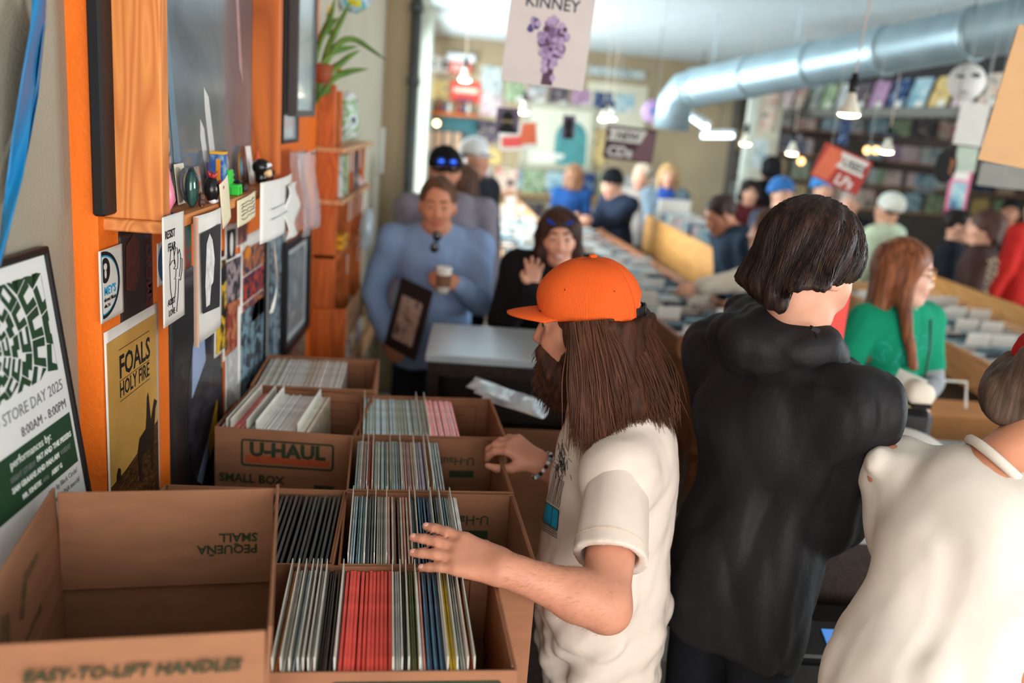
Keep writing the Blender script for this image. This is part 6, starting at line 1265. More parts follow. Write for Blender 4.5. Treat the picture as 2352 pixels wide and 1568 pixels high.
for c, s in (((w/2, h-.08, .02), (w, .16, .06)), ((.05, h/2, .02), (.1, h, .06)), ((w-.05, h/2, .02), (.1, h, .06)), ((w/2, h*.35, .02), (w, .08, .06))): b = MB(); b.box(c, s); obj('door_frame', b, teal, t)
for k in range(4): b = MB(); b.box((.16+k*.12, h*.72, .018), (.08, .22, .006)); obj('window_pane', b, M('pane_warm', (196, 160, 130), .3), t)
for k, x in enumerate((975, 1003)):
    t = thing('globe_lamp', ['left of two small warm globe lamps over the teal doorway', 'right of two small warm globe lamps over the teal doorway'][k], 'lamp', onfar(x, 283, .2), group='doorway globe lamps'); b = MB(); b.ball((0, 0, 0), .035, 14, 10); obj('globe', b, M('lamp_warm', (255, 214, 160), .4, emit=9), t, True); b = MB(); b.tube([(0, 0, .03), (0, 0, .09)], .012, 8); obj('socket', b, m_bfr, t)
    b = MB(); b.tube([(0, 0, .08), tuple(-fn_*.2+V(0, 0, .1))], .006, 6); obj('bracket', b, m_bfr, t)
for k in range(11):
    p = onfar(966+k*11, 252, .12); b = MB(); b.lathe([(.03, 0), (.03, .1), (.012, .13), (.012, .17)], n=10); o = tag(obj('bottle', b, M('bottle_%d' % (k % 4), [(150, 60, 50), (60, 70, 90), (200, 190, 180), (120, 100, 60)][k % 4], .2, .6), smooth=True), 'small %s bottle above the teal doorway, %s from the left' % (['red', 'blue', 'white', 'amber'][k % 4], ordn(k+1)), 'bottle', 'bottles above the doorway'); o.location = (p[0], p[1], onfar(966, 258, .12)[2])
p = onfar(1020, 258, .1); b = MB(); b.box((0, 0, 0), (.8, .25, .03), np.array(R_far)); o = tag(obj('bottle_shelf', b, m_pineo), 'wooden shelf above the teal doorway', 'shelf'); o.location = (p[0], p[1], p[2]-.016)
m_redsign = M('sign_red', (226, 84, 66), .4, var=.05)
t, w, h = farbox('wall_sign', 'white wall sign with black block letters at the far left', 'sign', (974, 126), (1040, 168), m_paper)
for k in range(2): prn(t, [(w*(.18+.42*k), h*.25), (w*(.18+.42*k)+.09, h*.25), (w*(.18+.42*k)+.09, h*.75), (w*(.18+.42*k), h*.75)], m_black, .012); prn(t, [(w*(.18+.42*k)+.03, h*.42), (w*(.18+.42*k)+.09, h*.42), (w*(.18+.42*k)+.09, h*.58), (w*(.18+.42*k)+.03, h*.58)], m_paper, .0128)
t, w, h = farbox('exit_sign', 'red and white exit sign under a white emergency light', 'sign', (1034, 140), (1080, 172), m_redsign, .06, .06); text('EXIT', h*.75, m_paper, t, x=w/2, y=h*.22, z=.031, align='CENTER', bold=.03)
b = MB(); b.box((w/2, h+.05, 0), (w*1.35, .10, .12), bev=.02); obj('emergency_light', b, M('light_housing', (236, 244, 248), .3), t)
t, w, h = farbox('wall_sign', 'red poster with pale lettering below the exit sign', 'sign', (1036, 184), (1102, 238), m_redsign); prn(t, [(w*.1, h*.45), (w*.9, h*.45), (w*.9, h*.7), (w*.1, h*.7)], M('sign_pale', (244, 210, 190), .5), .012); prn(t, [(w*.2, h*.06), (w*.8, h*.06), (w*.8, h*.2), (w*.2, h*.2)], M('sign_plum', (120, 60, 90), .5), .012)
fp = [((1106, 150), (1150, 206), 4, 'teal poster beside the red wall sign'), ((1104, 214), (1152, 268), 8, 'rose poster below the teal poster'), ((1090, 274), (1146, 330), 3, 'dark poster left of the hanging portrait cards'), ((1352, 150), (1480, 184), 4, 'pale banner high on the far wall'), ((1155, 388), (1205, 432), 2, 'pale framed picture under the big painting'), ((1210, 390), (1262, 434), 4, 'grey framed picture under the big painting'), ((1090, 340), (1150, 376), 5, 'amber poster low on the far wall'), ((1270, 395), (1330, 436), 3, 'dim picture at the lower right of the big painting'), ((1360, 300), (1386, 380), 5, 'tan strip poster beside the hanging maroon sign'), ((955, 180), (1026, 236), 5, 'faded tan banner over the doorway')]
for i, (TL, BR, ci, lb) in enumerate(fp): farbox('poster', lb, 'poster', TL, BR, cov[ci])
for k in range(7):
    x = 1112+k*50.5; y = 183+k*5.2; t, w, h = farbox('record_album', '%s album cover in the row under the ceiling, %s from the left' % (CN[(k*3+4) % 10], ['first', 'second', 'third', 'fourth', 'fifth', 'sixth', 'seventh'][k]), 'record', (x, y), (x+40, y+46), cov[(k*3+4) % 10], .01, group='covers under the far ceiling')
    b = MB(); b.box((w*.75, h*.12, .008), (w*.36, h*.3, .004)); obj('price_tag', b, tagm, t)
t, w, h = farbox('framed_painting', 'large cream-framed painting of a teal arched figure', 'painting', (1208, 238), (1350, 388), M('painting_cream', (226, 222, 200), .5, var=.06, vs=3), .03)
for c, s in (((w/2, h, .01), (w+.1, .06, .06)), ((w/2, 0, .01), (w+.1, .06, .06)), ((0, h/2, .01), (.06, h, .06)), ((w, h/2, .01), (.06, h, .06))): b = MB(); b.box(c, s); obj('frame_bar', b, M('painting_frame', (186, 182, 160), .5), t)
prn(t, ell(w*.70, h*.48, w*.24, h*.30, 20, 0, PI)+[(w*.46, h*.2), (w*.5, h*.05), (w*.95, h*.05), (w*.94, h*.48)], M('painting_teal', (84, 150, 150), .5, var=.2, vs=5), .017, 'teal_figure'); prn(t, [(w*.25, h*.06), (w*.6, h*.14), (w*.62, h*.22), (w*.4, h*.24), (w*.1, h*.2)], M('painting_pale', (240, 238, 224), .5), .018, 'pale_shape')
t, w, h = farbox('wall_board', 'pale lit notice board behind the hanging bulbs', 'board', (1352, 186), (1478, 300), M('board_cream', (226, 218, 192), .6, var=.08, vs=2), .02, .005)
# ------------------------------------------------------------------ ceiling duct
m_duct = M('galvanised_steel', (170, 192, 200), .42, .5, metal=.55, var=.10, vs=6, bump=.06, bs=14)
t = thing('air_duct', 'large round galvanised air duct running under the ceiling', 'duct', (2.8, 8, 2.55))
A0, A1 = at(2480, 30, Y=5.0), at(1602, 200, Y=7.6); dd = A1-A0; ns = 5; DR = .150
for k in range(ns):
    a, c = A0+dd*k/ns, A0+dd*(k+1)/ns; b = MB(); b.tube([a, a+(c-a)*.03, c-(c-a)*.03, c], [DR*1.02, DR, DR, DR*1.02], 28, caps=False); obj('duct_section', b, m_duct, t, True, True); b = MB(); b.tube([c-nrm(dd)*.02, c+nrm(dd)*.02], DR*1.06, 28); obj('duct_collar', b, m_duct, t, True, True)
b = MB(); b.tube([A1, A1+V(-.08, .10, -.03), A1+V(-.13, .16, -.12), A1+V(-.14, .18, -.34)], DR*.98, 24, caps=True); obj('duct_elbow', b, m_duct, t, True, True)
p = at(1908, 140, Y=6.45); b = MB(); b.box(p, (.14, .16, .12), rotm('y', .1)); obj('duct_register', b, m_duct, t, world=True); b = MB(); b.box(p+V(0, -.082, 0), (.10, .006, .075)); obj('register_grille', b, m_dark, t, world=True)
for k in (.25, .62, .9):
    a = A0+dd*k; b = MB(); b.tube([a+V(-.1, 0, .12), a+V(-.1, 0, ceil_z(a[0])-a[2])], .006, 6); obj('hanger_strap', b, m_duct, t, world=True)
# ------------------------------------------------------------------ bulkhead on the right with album covers
bx0, bx1 = V(4.55, 6.4, 2.36), V(3.80, 12.6, 2.30); bd_ = nrm(bx1-bx0); bn = V(-bd_[1], bd_[0], 0)
b = MB(); b.bar(bx0+V(.10, 0, -.04), bx1+V(.10, 0, -.04), .34, .09); tag(obj('ledge_beam', b, M('ledge_grey', (120, 116, 108), .7)), 'long grey ledge carrying album covers on the right', 'ledge')
b = MB(); b.bar(bx0+V(.28, 0, .24), bx1+V(.28, 0, .24), .04, .48); struct('wall_right_bulkhead', b, M('bulkhead_dark', (58, 54, 54), .8))
nb_ = 17; used = {}
ORD = ['nearest', 'second', 'third', 'fourth', 'fifth', 'sixth', 'seventh', 'eighth', 'ninth', 'tenth', 'eleventh', 'twelfth', 'thirteenth', 'fourteenth', 'fifteenth', 'sixteenth', 'farthest']
for k in range(nb_):
    p = bx0+(bx1-bx0)*(k+.2)/nb_; ci = (k*7+3) % 10
    mw = frame_mw(p+V(.02, 0, .005), -bd_, V(.25, 0, 1)); w = .30
    t = thing('record_album', '%s album cover standing on the right ledge, %s from the camera' % (CN[ci], ORD[k]), 'record', mw=mw, group='covers on the right ledge'); b = MB(); b.box((-w/2, w/2, 0), (w, w, .006)); obj('cover', b, cov[ci], t); b = MB(); b.box((-w*.3, w*.12, .006), (.11, .07, .003)); obj('price_tag', b, tagm, t)
for k, (z, x0, y0, x1, y1) in enumerate(((2.02, 5.2, 6.4, 4.4, 12.6), (1.72, 5.6, 6.4, 4.9, 12.6))): b = MB(); b.bar((x0, y0, z), (x1, y1, z), .12, .10); tag(obj('roof_beam', b, M('beam_brown', (58, 46, 40), .7)), ['upper dark brown beam in the back room opening', 'lower dark brown beam in the back room opening'][k], 'beam')
# column with posters, slim pole
for x, y, X_, w_, lb, mat in ((1752, 300, 11.2, .32, 'square cream column with a colour poster in the back', m_beige), (1722, 300, 9.4, .09, 'slim white pole in front of the cream column', m_wframe)):
    p = at(x, y, Y=X_); b = MB(); b.box((p[0], p[1], 1.36), (w_, w_, 2.72), bev=.01); tag(obj('column', b, mat), lb, 'column')
def hang(name, label, cat, TL, TR, BL, Y, mat, th=.004, cord=True, yaw=0.0, dy=0.0):
    a, r, l = at(*TL, Y=Y), at(*TR, Y=Y+dy), at(*BL, Y=Y); w, h = np.linalg.norm(r-a), np.linalg.norm(l-a); t = thing(name, label, cat, mw=frame_mw(l, r-a, a-l)); b = MB(); b.box((w/2, h/2, 0), (w, h, th)); obj('panel', b, mat, t)
    if cord:
        for f in (.12, .88):
            p = a+(r-a)*f; q = MB(); q.tube([p, V(p[0], p[1], ceil_z(p[0]))], .0015, 5); obj('cord', q, M('clear_line', (190, 190, 186), .4), t, world=True)
    return t, w, h
# poster with flowers
t, w, h = hang('hanging_poster', 'white hanging poster with purple flowers and the word KINNEY', 'poster', (1168, -90), (1362, -62), (1150, 184), 3.1, M('poster_warm_white', (214, 204, 200), .6, var=.03))
text('KINNEY', .052, M('ink_dark_blue', (40, 44, 62), .5), t, x=w*.5, y=h*.655, z=.0025, align='CENTER', bold=.015, sx=.95); g = random.Random(8)
pm = [M('petal_%d' % i, c, .6, var=.2, vs=60) for i, c in enumerate([(146, 122, 164), (118, 92, 128), (176, 154, 188), (84, 58, 78), (74, 70, 118)])]
for k in range(150):
    a = g.uniform(0, 2*PI); r = math.sqrt(g.random()); cx, cy = w*(.56+.17*r*math.cos(a)), h*(.40+.17*r*math.sin(a)); rx = g.uniform(.005, .012)
    prn(t, ell(cx, cy, rx, rx*g.uniform(.7, 1.5), 9), pm[g.choice([0, 0, 1, 2, 2, 3])], .0022+.00002*k, 'petal')
for k in range(12): cx, cy = w*g.uniform(.27, .36), h*g.uniform(.43, .55); prn(t, ell(cx, cy, .010, .010, 8), pm[4 if k % 2 else 2], .0024+.00002*k, 'petal')
prn(t, [(w*.48, 0.004), (w*.62, .004), (w*.60, h*.3), (w*.52, h*.4)], pm[3], .0021, 'stem')
for k in range(10): prn(t, ell(w*g.uniform(.48, .63), h*g.uniform(.05, .3), .009, .012, 8), pm[2], .0038+.00002*k, 'petal')
t, w, h = hang('hanging_card', 'small purple hanging card with a dark head and cream lettering', 'card', (1144, 246), (1196, 250), (1138, 304), 5.6, M('card_mauve', (112, 96, 124), .5)); prn(t, ell(w*.5, h*.55, w*.26, h*.33)+[], m_black, .0025); prn(t, [(w*.1, .003), (w*.95, .003), (w*.8, h*.3), (w*.2, h*.3)], m_black, .0027); text('KINNEY', .022, M('ink_cream', (216, 190, 140), .5), t, x=w*.5, y=h*.42, z=.0034, align='CENTER', bold=.02)
t, w, h = hang('hanging_card', 'narrow purple hanging card turned edgeways in front of the painting', 'card', (1294, 264), (1322, 266), (1290, 318), 5.9, M('card_mauve', (112, 96, 124), .5)); prn(t, ell(w*.5, h*.6, w*.34, h*.3), m_black, .0025); prn(t, [(w*.2, .003), (w*.9, .003), (w*.75, h*.35), (w*.3, h*.35)], m_black, .0027)
def flag(t, w, h, x0, y0, x1, y1, mat, z): prn(t, [(w*x0, h*y0), (w*x1, h*y0), (w*(x1-.05), h*(y0+y1)/2), (w*x1, h*y1), (w*x0, h*y1), (w*(x0+.05), h*(y0+y1)/2)], mat, z, 'flag')
t, w, h = hang('hanging_sign', 'maroon hanging sign reading NEW CDs', 'sign', (1402, 286), (1516, 300), (1384, 362), 6.0, M('sign_maroon', (72, 42, 50), .5)); prn(t, [(w*.72, 0.01), (w*.98, .01), (w*.98, h*.9), (w*.82, h*.9), (w*.55, h*.1)], M('sign_mauve', (120, 84, 92), .5), .0024); 
prn(t, [(w*.04, h*.54), (w*.70, h*.54), (w*.82, h*.92), (w*.04, h*.92), (w*.10, h*.73)], m_paper, .0026, 'flag'); text('NEW', h*.30, m_black, t, x=w*.2, y=h*.62, z=.003, bold=.03, shear=.2); text('CDs', h*.42, m_paper, t, x=w*.06, y=h*.1, z=.003, bold=.04, shear=.1)
t, w, h = hang('hanging_sign', 'tilted red hanging sign reading USED LPs', 'sign', (1898, 326), (2006, 374), (1860, 402), 5.0, M('sign_brick_red', (176, 52, 40), .5)); prn(t, [(w*.02, h*.05), (w*.35, .01), (w*.45, h*.95), (w*.1, h*.95)], M('sign_coral', (226, 110, 74), .5), .0024)
prn(t, [(w*.36, h*.5), (w*.95, h*.5), (w*.88, h*.7), (w*.95, h*.94), (w*.36, h*.94), (w*.44, h*.72)], m_paper, .0026, 'flag'); text('USED', h*.30, m_black, t, x=w*.46, y=h*.6, z=.003, bold=.03); text('LPs', h*.40, m_paper, t, x=w*.46, y=h*.08, z=.003, bold=.03, shear=.15)
t, w, h = hang('hanging_sign', 'white and coral hanging sign left of the painting', 'sign', (1152, 284), (1240, 280), (1148, 346), 7.2, m_paper); prn(t, [(w*.5, h*.2), (w*.97, h*.2), (w*.97, h*.97), (w*.62, h*.97)], M('sign_coral', (226, 110, 74), .5), .0026); prn(t, [(w*.06, h*.12), (w*.6, h*.12), (w*.55, h*.5), (w*.06, h*.5)], M('sign_pinkred', (226, 90, 84), .5), .003); 
t, w, h = hang('paper_bag', 'large plain tan paper sheet hanging at the right edge', 'paper', (2348, 58), (2500, 90), (2246, 366), 2.8, M('kraft_tan', (214, 168, 122), .8, var=.05, vs=6))
t, w, h = hang('hanging_sheet', 'white sheet of paper hanging below the round face disc', 'paper', (2206, 232), (2272, 240), (2188, 330), 5.2, m_paper, .002)
t, w, h = hang('hanging_sheet', 'pale green sheet hanging below the white sheet', 'paper', (2198, 336), (2246, 340), (2190, 392), 5.6, M('paper_green', (196, 208, 190), .7), .002)
t, w, h = hang('poster', 'pink bordered poster with a blue picture on the right', 'poster', (2190, 386), (2238, 390), (2166, 494), 7.0, M('poster_pink', (226, 120, 150), .6)); prn(t, [(w*.14, h*.16), (w*.86, h*.16), (w*.86, h*.72), (w*.14, h*.72)], cov[2], .0026); prn(t, [(w*.14, h*.77), (w*.86, h*.77), (w*.86, h*.94), (w*.14, h*.94)], m_paper, .0026)
t, w, h = hang('grey_panel', 'grey framed panel hanging behind the tan paper', 'panel', (2252, 372), (2365, 384), (2244, 425), 4.6, M('panel_grey', (150, 148, 140), .5), .02)
p = at(2220, 188, Y=6.0); t = thing('round_sign', 'round white disc sign with a drawn face near the ceiling', 'sign', mw=frame_mw(p, (1, -.25, -.05), (-.08, 0, 1))); b = MB(); b.lathe([(.001, -.005), (.115, -.005), (.115, .005), (.001, .005)], n=36); obj('disc', b, m_paper, t, True)
prn(t, ell(-.045, .03, .03, .010), m_black, .006, 'left_eye'); prn(t, ell(.045, .045, .032, .014), m_black, .006, 'right_eye'); prn(t, ell(0, -.065, .025, .007), M('ink_grey', (120, 110, 110), .5), .006, 'mouth'); b = MB(); b.tube([(0, .115, 0), (0, .42, 0)], .002, 5); obj('cord', b, m_bfr, t)
p = at(2172, 382, Y=5.4); t = thing('hanging_cutout', 'black oval head cutout hanging on the right', 'sign', mw=frame_mw(p, (1, -.3, 0), (0, 0, 1))); b = MB(); b.prism(ell(0, 0, .06, .1, 30), -.004, .004); obj('cutout', b, m_blackpaint, t); prn(t, [(.02, .05), (.05, .04), (.045, 0), (.03, -.02), (.05, -.05), (.02, -.04)], M('cutout_tan', (170, 110, 80), .6), .005); b = MB(); b.tube([(0, .1, 0), (0, ceil_z(p[0])-p[2], 0)], .002, 5); obj('cord', b, m_bfr, t)
p = at(1500, 256, Y=8.5); t = thing('round_sign', 'round purple disc sign beside the duct elbow', 'sign', mw=frame_mw(p, (1, 0, 0), (0, 0, 1))); b = MB(); b.lathe([(.001, -.005), (.105, -.005), (.105, .005), (.001, .005)], n=32); obj('disc', b, M('disc_purple', (170, 130, 186), .5, c2=(200, 170, 200), vs=6), t, True); prn(t, ell(0, 0, .03, .03), M('disc_blue', (90, 120, 180), .5), .006); b = MB(); b.tube([(0, .1, 0), (0, ceil_z(p[0])-p[2], 0)], .002, 5); obj('cord', b, m_bfr, t)
for TL, BR, Y, ci, lb in (((1745, 196), (1772, 300), 11.0, 1, 'red and blue banner poster on the cream column'), ((1722, 318), (1756, 384), 10.9, 4, 'pale poster low on the cream column'), ((1612, 352), (1665, 400), 15.12, 2, 'blue framed picture in the back corridor'), ((2064, 330), (2108, 378), 15.12, 8, 'pink square print in the back room'), ((2106, 330), (2160, 380), 15.12, 4, 'blue square print in the back room'), ((2098, 386), (2146, 440), 15.12, 2, 'blue floral print in the back room'), ((2010, 380), (2030, 420), 15.12, 7, 'green cover in the back room'), ((2034, 380), (2056, 420), 15.12, 1, 'red cover in the back room'), ((1960, 376), (1990, 420), 15.12, 3, 'dark cover in the back room'), ((1800, 318), (1850, 350), 15.12, 9, 'deep blue cover in the back room'), ((2000, 300), (2060, 326), 15.12, 9, 'blue banner in the back room'), ((1920, 270), (1945, 330), 9.6, 9, 'hanging blue bottle-shaped banner under the ledge')):
    hang('poster', lb, 'poster', TL, (BR[0], TL[1]+4), (TL[0], BR[1]), Y, cov[ci], .006, cord=Y < 11.1)
# ------------------------------------------------------------------ pendant lamps
m_bulb = M('lamp_white', (255, 236, 204), .4, emit=14); m_bulbg = M('bulb_glass', (236, 226, 206), .3, .5)
def pendant(px, py, Y, label, s=1.0, bright=1.0, power=4, top=None):
    p = at(px, py, Y=Y); t = thing('pendant_lamp', label, 'lamp', p, 0, 'pendant lamps'); b = MB(); b.lathe([(.014*s, .10*s), (.018*s, .085*s), (.026*s, .05*s), (.046*s, .012*s), (.048*s, 0)], n=20, close=False); obj('bulb', b, m_bulbg, t, True); b = MB(); b.lathe([(.048*s, 0), (.040*s, -.010*s), (.02*s, -.015*s), (.001, -.016*s)], n=20, close=False); obj('bulb_face', b, m_bulb, t, True)
    b = MB(); b.lathe([(.018*s, .09*s), (.021*s, .10*s), (.021*s, .145*s), (.016*s, .15*s), (.012*s, .175*s)], n=16); obj('socket', b, m_bfr, t, True); tp = V(0, 0, ceil_z(p[0])-p[2]) if top is None else at(*top, Y=Y)-p
    b = MB(); b.tube([V(0, 0, .17*s), tp], .004, 6); obj('cord', b, M('cord_cream', (196, 178, 160), .6), t)
    d = bpy.data.lights.new('pendant_glow', 'SPOT'); d.energy = power; d.color = (1, .82, .6); d.shadow_soft_size = .045*s; d.spot_size = 2.4; d.spot_blend = .5; l = bpy.data.objects.new('pendant_glow', d); COL.objects.link(l); l.parent = t; l.location = (0, 0, -.03*s)
pendant(1950, 262, 4.1, 'large reflector bulb hanging on a cream cord, nearest of the pendant lamps', power=10, top=(2006, -40))
for px, py, Y, lb in ((1819, 352, 7.6, 'small lit reflector bulb left of the tilted red sign'), (2036, 348, 6.6, 'lit reflector bulb right of the tilted red sign'), (1068, 184, 7.5, 'bare lit bulb in front of the red wall sign'), (1203, 258, 7.8, 'bare lit bulb beside the small purple card'), (1404, 272, 9.2, 'right of two bare lit bulbs behind the maroon sign'), (1386, 274, 9.6, 'left of two bare lit bulbs behind the maroon sign'), (1712, 330, 8.2, 'unlit-looking bulb hanging before the slim white pole')): pendant(px, py, Y, lb, power=5)
for k, (x, y) in enumerate(((1992, 345), (2012, 345), (1840, 370))):
    t = thing('globe_lamp', ['left warm glow lamp in the back room', 'right warm glow lamp in the back room', 'dim warm lamp in the dark back room'][k], 'lamp', at(x, y, Y=13.2), 0, 'back room lamps'); b = MB(); b.ball((0, 0, 0), .045, 12, 8); obj('globe', b, M('lamp_amber', (255, 190, 120), .4, emit=6), t, True); b = MB(); b.tube([(0, 0, .04), (0, 0, 2.845-at(x, y, Y=13.2)[2])], .006, 6); obj('cord', b, m_bfr, t)
def tube_light(label, a, c, Ya, Yc, w=.09):
    p, q = at(*a, Y=Ya), at(*c, Y=Yc); t = thing('tube_light', label, 'lamp', (p+q)/2); b = MB(); b.bar(p, q, w, w*.6, bev=.01); obj('diffuser', b, M('tube_white', (226, 244, 255), .4, emit=5), t, world=True); b = MB(); b.bar(p+V(0, 0, w*.6), q+V(0, 0, w*.6), w*1.5, w*.5); obj('housing', b, M('light_housing', (236, 244, 248), .3), t, world=True)
    b = MB(); b.tube([(p+q)/2+V(0, 0, w*.7), V((p[0]+q[0])/2, (p[1]+q[1])/2, ceil_z(p[0]))], .006, 6); obj('hanger', b, m_bfr, t, world=True)
tube_light('glowing white tube light in the back corridor', (1612, 312), (1684, 312), 12.0, 12.0); tube_light('slanting tube light under the duct elbow', (1578, 262), (1622, 292), 11.0, 10.4, .07)
# wall of covers in the back room and low on the far wall
g = random.Random(31)
RN = ['top', 'second', 'third', 'bottom']
for r in range(4):
    for c in range(13):
        if g.random() < .12: continue
        ci = g.randrange(10); b = MB(); b.box((0, 0, 0), (.30, .012, .30)); o = tag(obj('record_album', b, cov[ci]), '%s album cover, %s row on the back room wall, %s from the left' % (CN[ci], RN[r], ordn(c+1)), 'record', 'covers on the back room wall'); o.location = (4.1+c*.39, 15.13, 2.28-r*.40)
    b = MB(); b.box((6.4, 15.10, 2.115-r*.40), (5.4, .09, .02)); tag(obj('display_ledge', b, m_ply2 if False else m_lpine), RN[r]+' narrow wooden display ledge on the back room wall', 'shelf')
for r in range(2):
    for c in range(9):
        p = far(1.0+c*.36, 1.16-r*.42, .03); ci = g.randrange(10); b = MB(); b.box((0, 0, 0), (.30, .012, .30), np.array(R_far)); o = tag(obj('record_album', b, cov[ci]), '%s album cover, %s low row on the far wall, %s from the left' % (CN[ci], ['upper', 'lower'][r], ordn(c+1)), 'record', 'low covers on the far wall'); o.location = p
    b = MB(); b.box(far(2.44, .995-r*.42, .05), (3.4, .1, .02), np.array(R_far)); tag(obj('display_ledge', b, m_lpine), ['upper', 'lower'][r]+' wooden display ledge low on the far wall', 'shelf')

# ------------------------------------------------------------------ bins, tables and counter goods
m_ply = wood('honey_plywood', (206, 150, 84), (186, 128, 66), 'Y', 4); m_ply2 = wood('brown_bin_wood', (150, 92, 52), (120, 70, 40), 'Y', 5)
def bin_unit(label, x0, x1, y0, y1, ztop, mat, skew=0.0, hgt=.16, name='record_bin'):
    t = thing(name, label, 'bin', (x0, y0, 0), skew); w, l = x1-x0, y1-y0
    for c, s in (((w/2, l/2, ztop-hgt), (w, l, .02)),): b = MB(); b.box(c, s); obj('bin_floor', b, mat, t)
    for nm, c, s in (('side_panel', (.01, l/2, ztop-hgt/2), (.02, l, hgt)), ('side_panel', (w-.01, l/2, ztop-hgt/2), (.02, l, hgt)), ('end_panel', (w/2, .01, ztop-hgt/2), (w-.04, .02, hgt)), ('end_panel', (w/2, l-.01, ztop-hgt/2), (w-.04, .02, hgt))): b = MB(); b.box(c, s, bev=.003); obj(nm, b, mat, t)
    b = MB(); b.box((w/2, l/2, (ztop-hgt)/2), (w*.82, l*.96, ztop-hgt-.02)); obj('base_cabinet', b, M('bin_base', (96, 78, 62), .7), t)
    return t
cdm = [M('cd_%d' % i, c, .14, .6, var=.25, vs=25) for i, c in enumerate([(206, 220, 224), (150, 176, 186), (226, 226, 220), (90, 104, 118), (190, 170, 160), (120, 150, 160), (60, 70, 84), (214, 200, 190)])]
CDN = ['silver', 'steel blue', 'white', 'slate', 'beige', 'sea grey', 'navy', 'cream']
cdme = MB(); cdme.box((0, 0, .0625), (.142, .010, .125)); cdme = cdme.mesh('cd_case'); cdme.materials.append(cdm[0]); ncd = 0
def fill_cds(t, x0, y0, skew, w, l, zf, cols, step, where, seed, tilt=.5, stuff=False):
    global ncd
    g = random.Random(seed); mw = Matrix.Translation((x0, y0, 0)) @ Matrix.Rotation(skew, 4, 'Z'); n = int((l-.1)/step); mb = MB()
    for c in range(cols):
        for k in range(n):
            x = .03+(w-.06)*(c+.5)/cols; y = .06+k*step+g.uniform(0, .01); ci = g.choice([0, 0, 1, 2, 2, 3, 4, 5, 6, 7]); a = tilt+g.uniform(-.06, .06)
            if stuff:
                R3 = rotm('x', a-.0); o_ = len(mb.v); mb.box(V(x, y, zf)+R3@V(0, 0, .0625), (.142, .01, .125), R3, ci); continue
            o = bpy.data.objects.new('cd_case', cdme); COL.objects.link(o); o.material_slots[0].link = 'OBJECT'; o.material_slots[0].material = cdm[ci]
            o.matrix_world = mw @ Matrix.Translation((x, y, zf)) @ Matrix.Rotation(a, 4, 'X'); tag(o, '%s CD case, %s from the near end, %s column of %s' % (CDN[ci], ordn(k+1), ['left', 'middle', 'right', 'fourth', 'fifth'][c], where), 'CD', 'CDs in '+where); ncd += 1
    if stuff: o = obj('cd_cases', mb, cdm, None); o.matrix_world = mw; o['kind'] = 'stuff'; tag(o, 'tightly packed pale CD cases filling '+where, 'CDs')
def headers(x0, y0, skew, w, l, z, cols, step, where, seed, p=.5):
    g = random.Random(seed); mw = Matrix.Translation((x0, y0, 0)) @ Matrix.Rotation(skew, 4, 'Z')
    for c in range(cols):
        nh = 0
        for k in range(int((l-.2)/step)):
            if g.random() > p: continue
            nh += 1
            b = MB(); b.box((0, 0, .09), (.13, .002, .18)); o = tag(obj('divider_card', b, m_paper), 'white header card, %s from the near end, %s column of %s' % (ordn(nh), ['left', 'middle', 'right', 'fourth', 'fifth'][c], where), 'divider', 'header cards in '+where); o.matrix_world = mw @ Matrix.Translation((.03+(w-.06)*(c+.5)/cols, .12+k*step+g.uniform(0, .1), z)) @ Matrix.Rotation(.25, 4, 'X')
SK = .09
t = bin_unit('long CD bin running back down the middle aisle beside the black cap man', .30, .86, 5.0, 12.2, .98, m_lpine, SK*.6); fill_cds(t, .30, 5.0, SK*.6, .56, 4.6, .84, 3, .075, 'the left CD bin', 1); headers(.30, 5.0, SK*.6, .56, 7, .84, 3, .55, 'the left CD bin', 2)
t = bin_unit('long CD bin running diagonally behind the orange cap', 1.02, 1.60, 4.3, 9.3, .98, m_ply2, SK); fill_cds(t, 1.02, 4.3, SK, .58, 4.9, .84, 3, .11, 'the centre CD bin', 3); headers(1.02, 4.3, SK, .58, 5, .84, 3, .45, 'the centre CD bin', 4)
# LP bin with the honey panel
t = bin_unit('honey plywood LP bin beyond the centre CD bin', 1.80, 2.22, 6.05, 9.0, 1.12, m_ply, SK*.5, .34); g = random.Random(6)
mw = Matrix.Translation((1.80, 6.05, 0)) @ Matrix.Rotation(SK*.5, 4, 'Z')
for k in range(22):
    ci = g.choice([2, 4, 0, 2, 9, 8, 4]); b = MB(); b.box((0, 0, .155), (.31, .006, .31)); o = tag(obj('lp_record', b, cov[ci]), '%s LP, %s from the near end of the honey plywood bin' % (CN[ci], ordn(k+1)), 'record', 'LPs in the honey plywood bin'); o.matrix_world = mw @ Matrix.Translation((.21, .1+k*.125, .90)) @ Matrix.Rotation(-.35+.0, 4, 'X')
b = MB(); b.box((0, 0, .0), (.30, .06, .2)); o = tag(obj('divider_block', b, m_paper), 'white display block standing on the plywood bin end', 'display'); o.matrix_world = mw @ Matrix.Translation((.21, 2.7, 1.20))
t = bin_unit('wide CD bin on the right with tan panel behind', 2.50, 3.25, 4.15, 6.5, .98, m_lpine, -.02); fill_cds(t, 2.50, 4.15, -.02, .75, 2.4, .84, 5, .11, 'the right CD bin', 5, stuff=True); headers(2.50, 4.15, -.02, .75, 2.3, .84, 5, .4, 'the right CD bin', 6, .7)
b = MB(); b.box((3.30, 5.35, 1.0), (.03, 2.5, .16)); tag(obj('bin_backboard', b, m_ply), 'tan board along the back of the right CD bin', 'board')
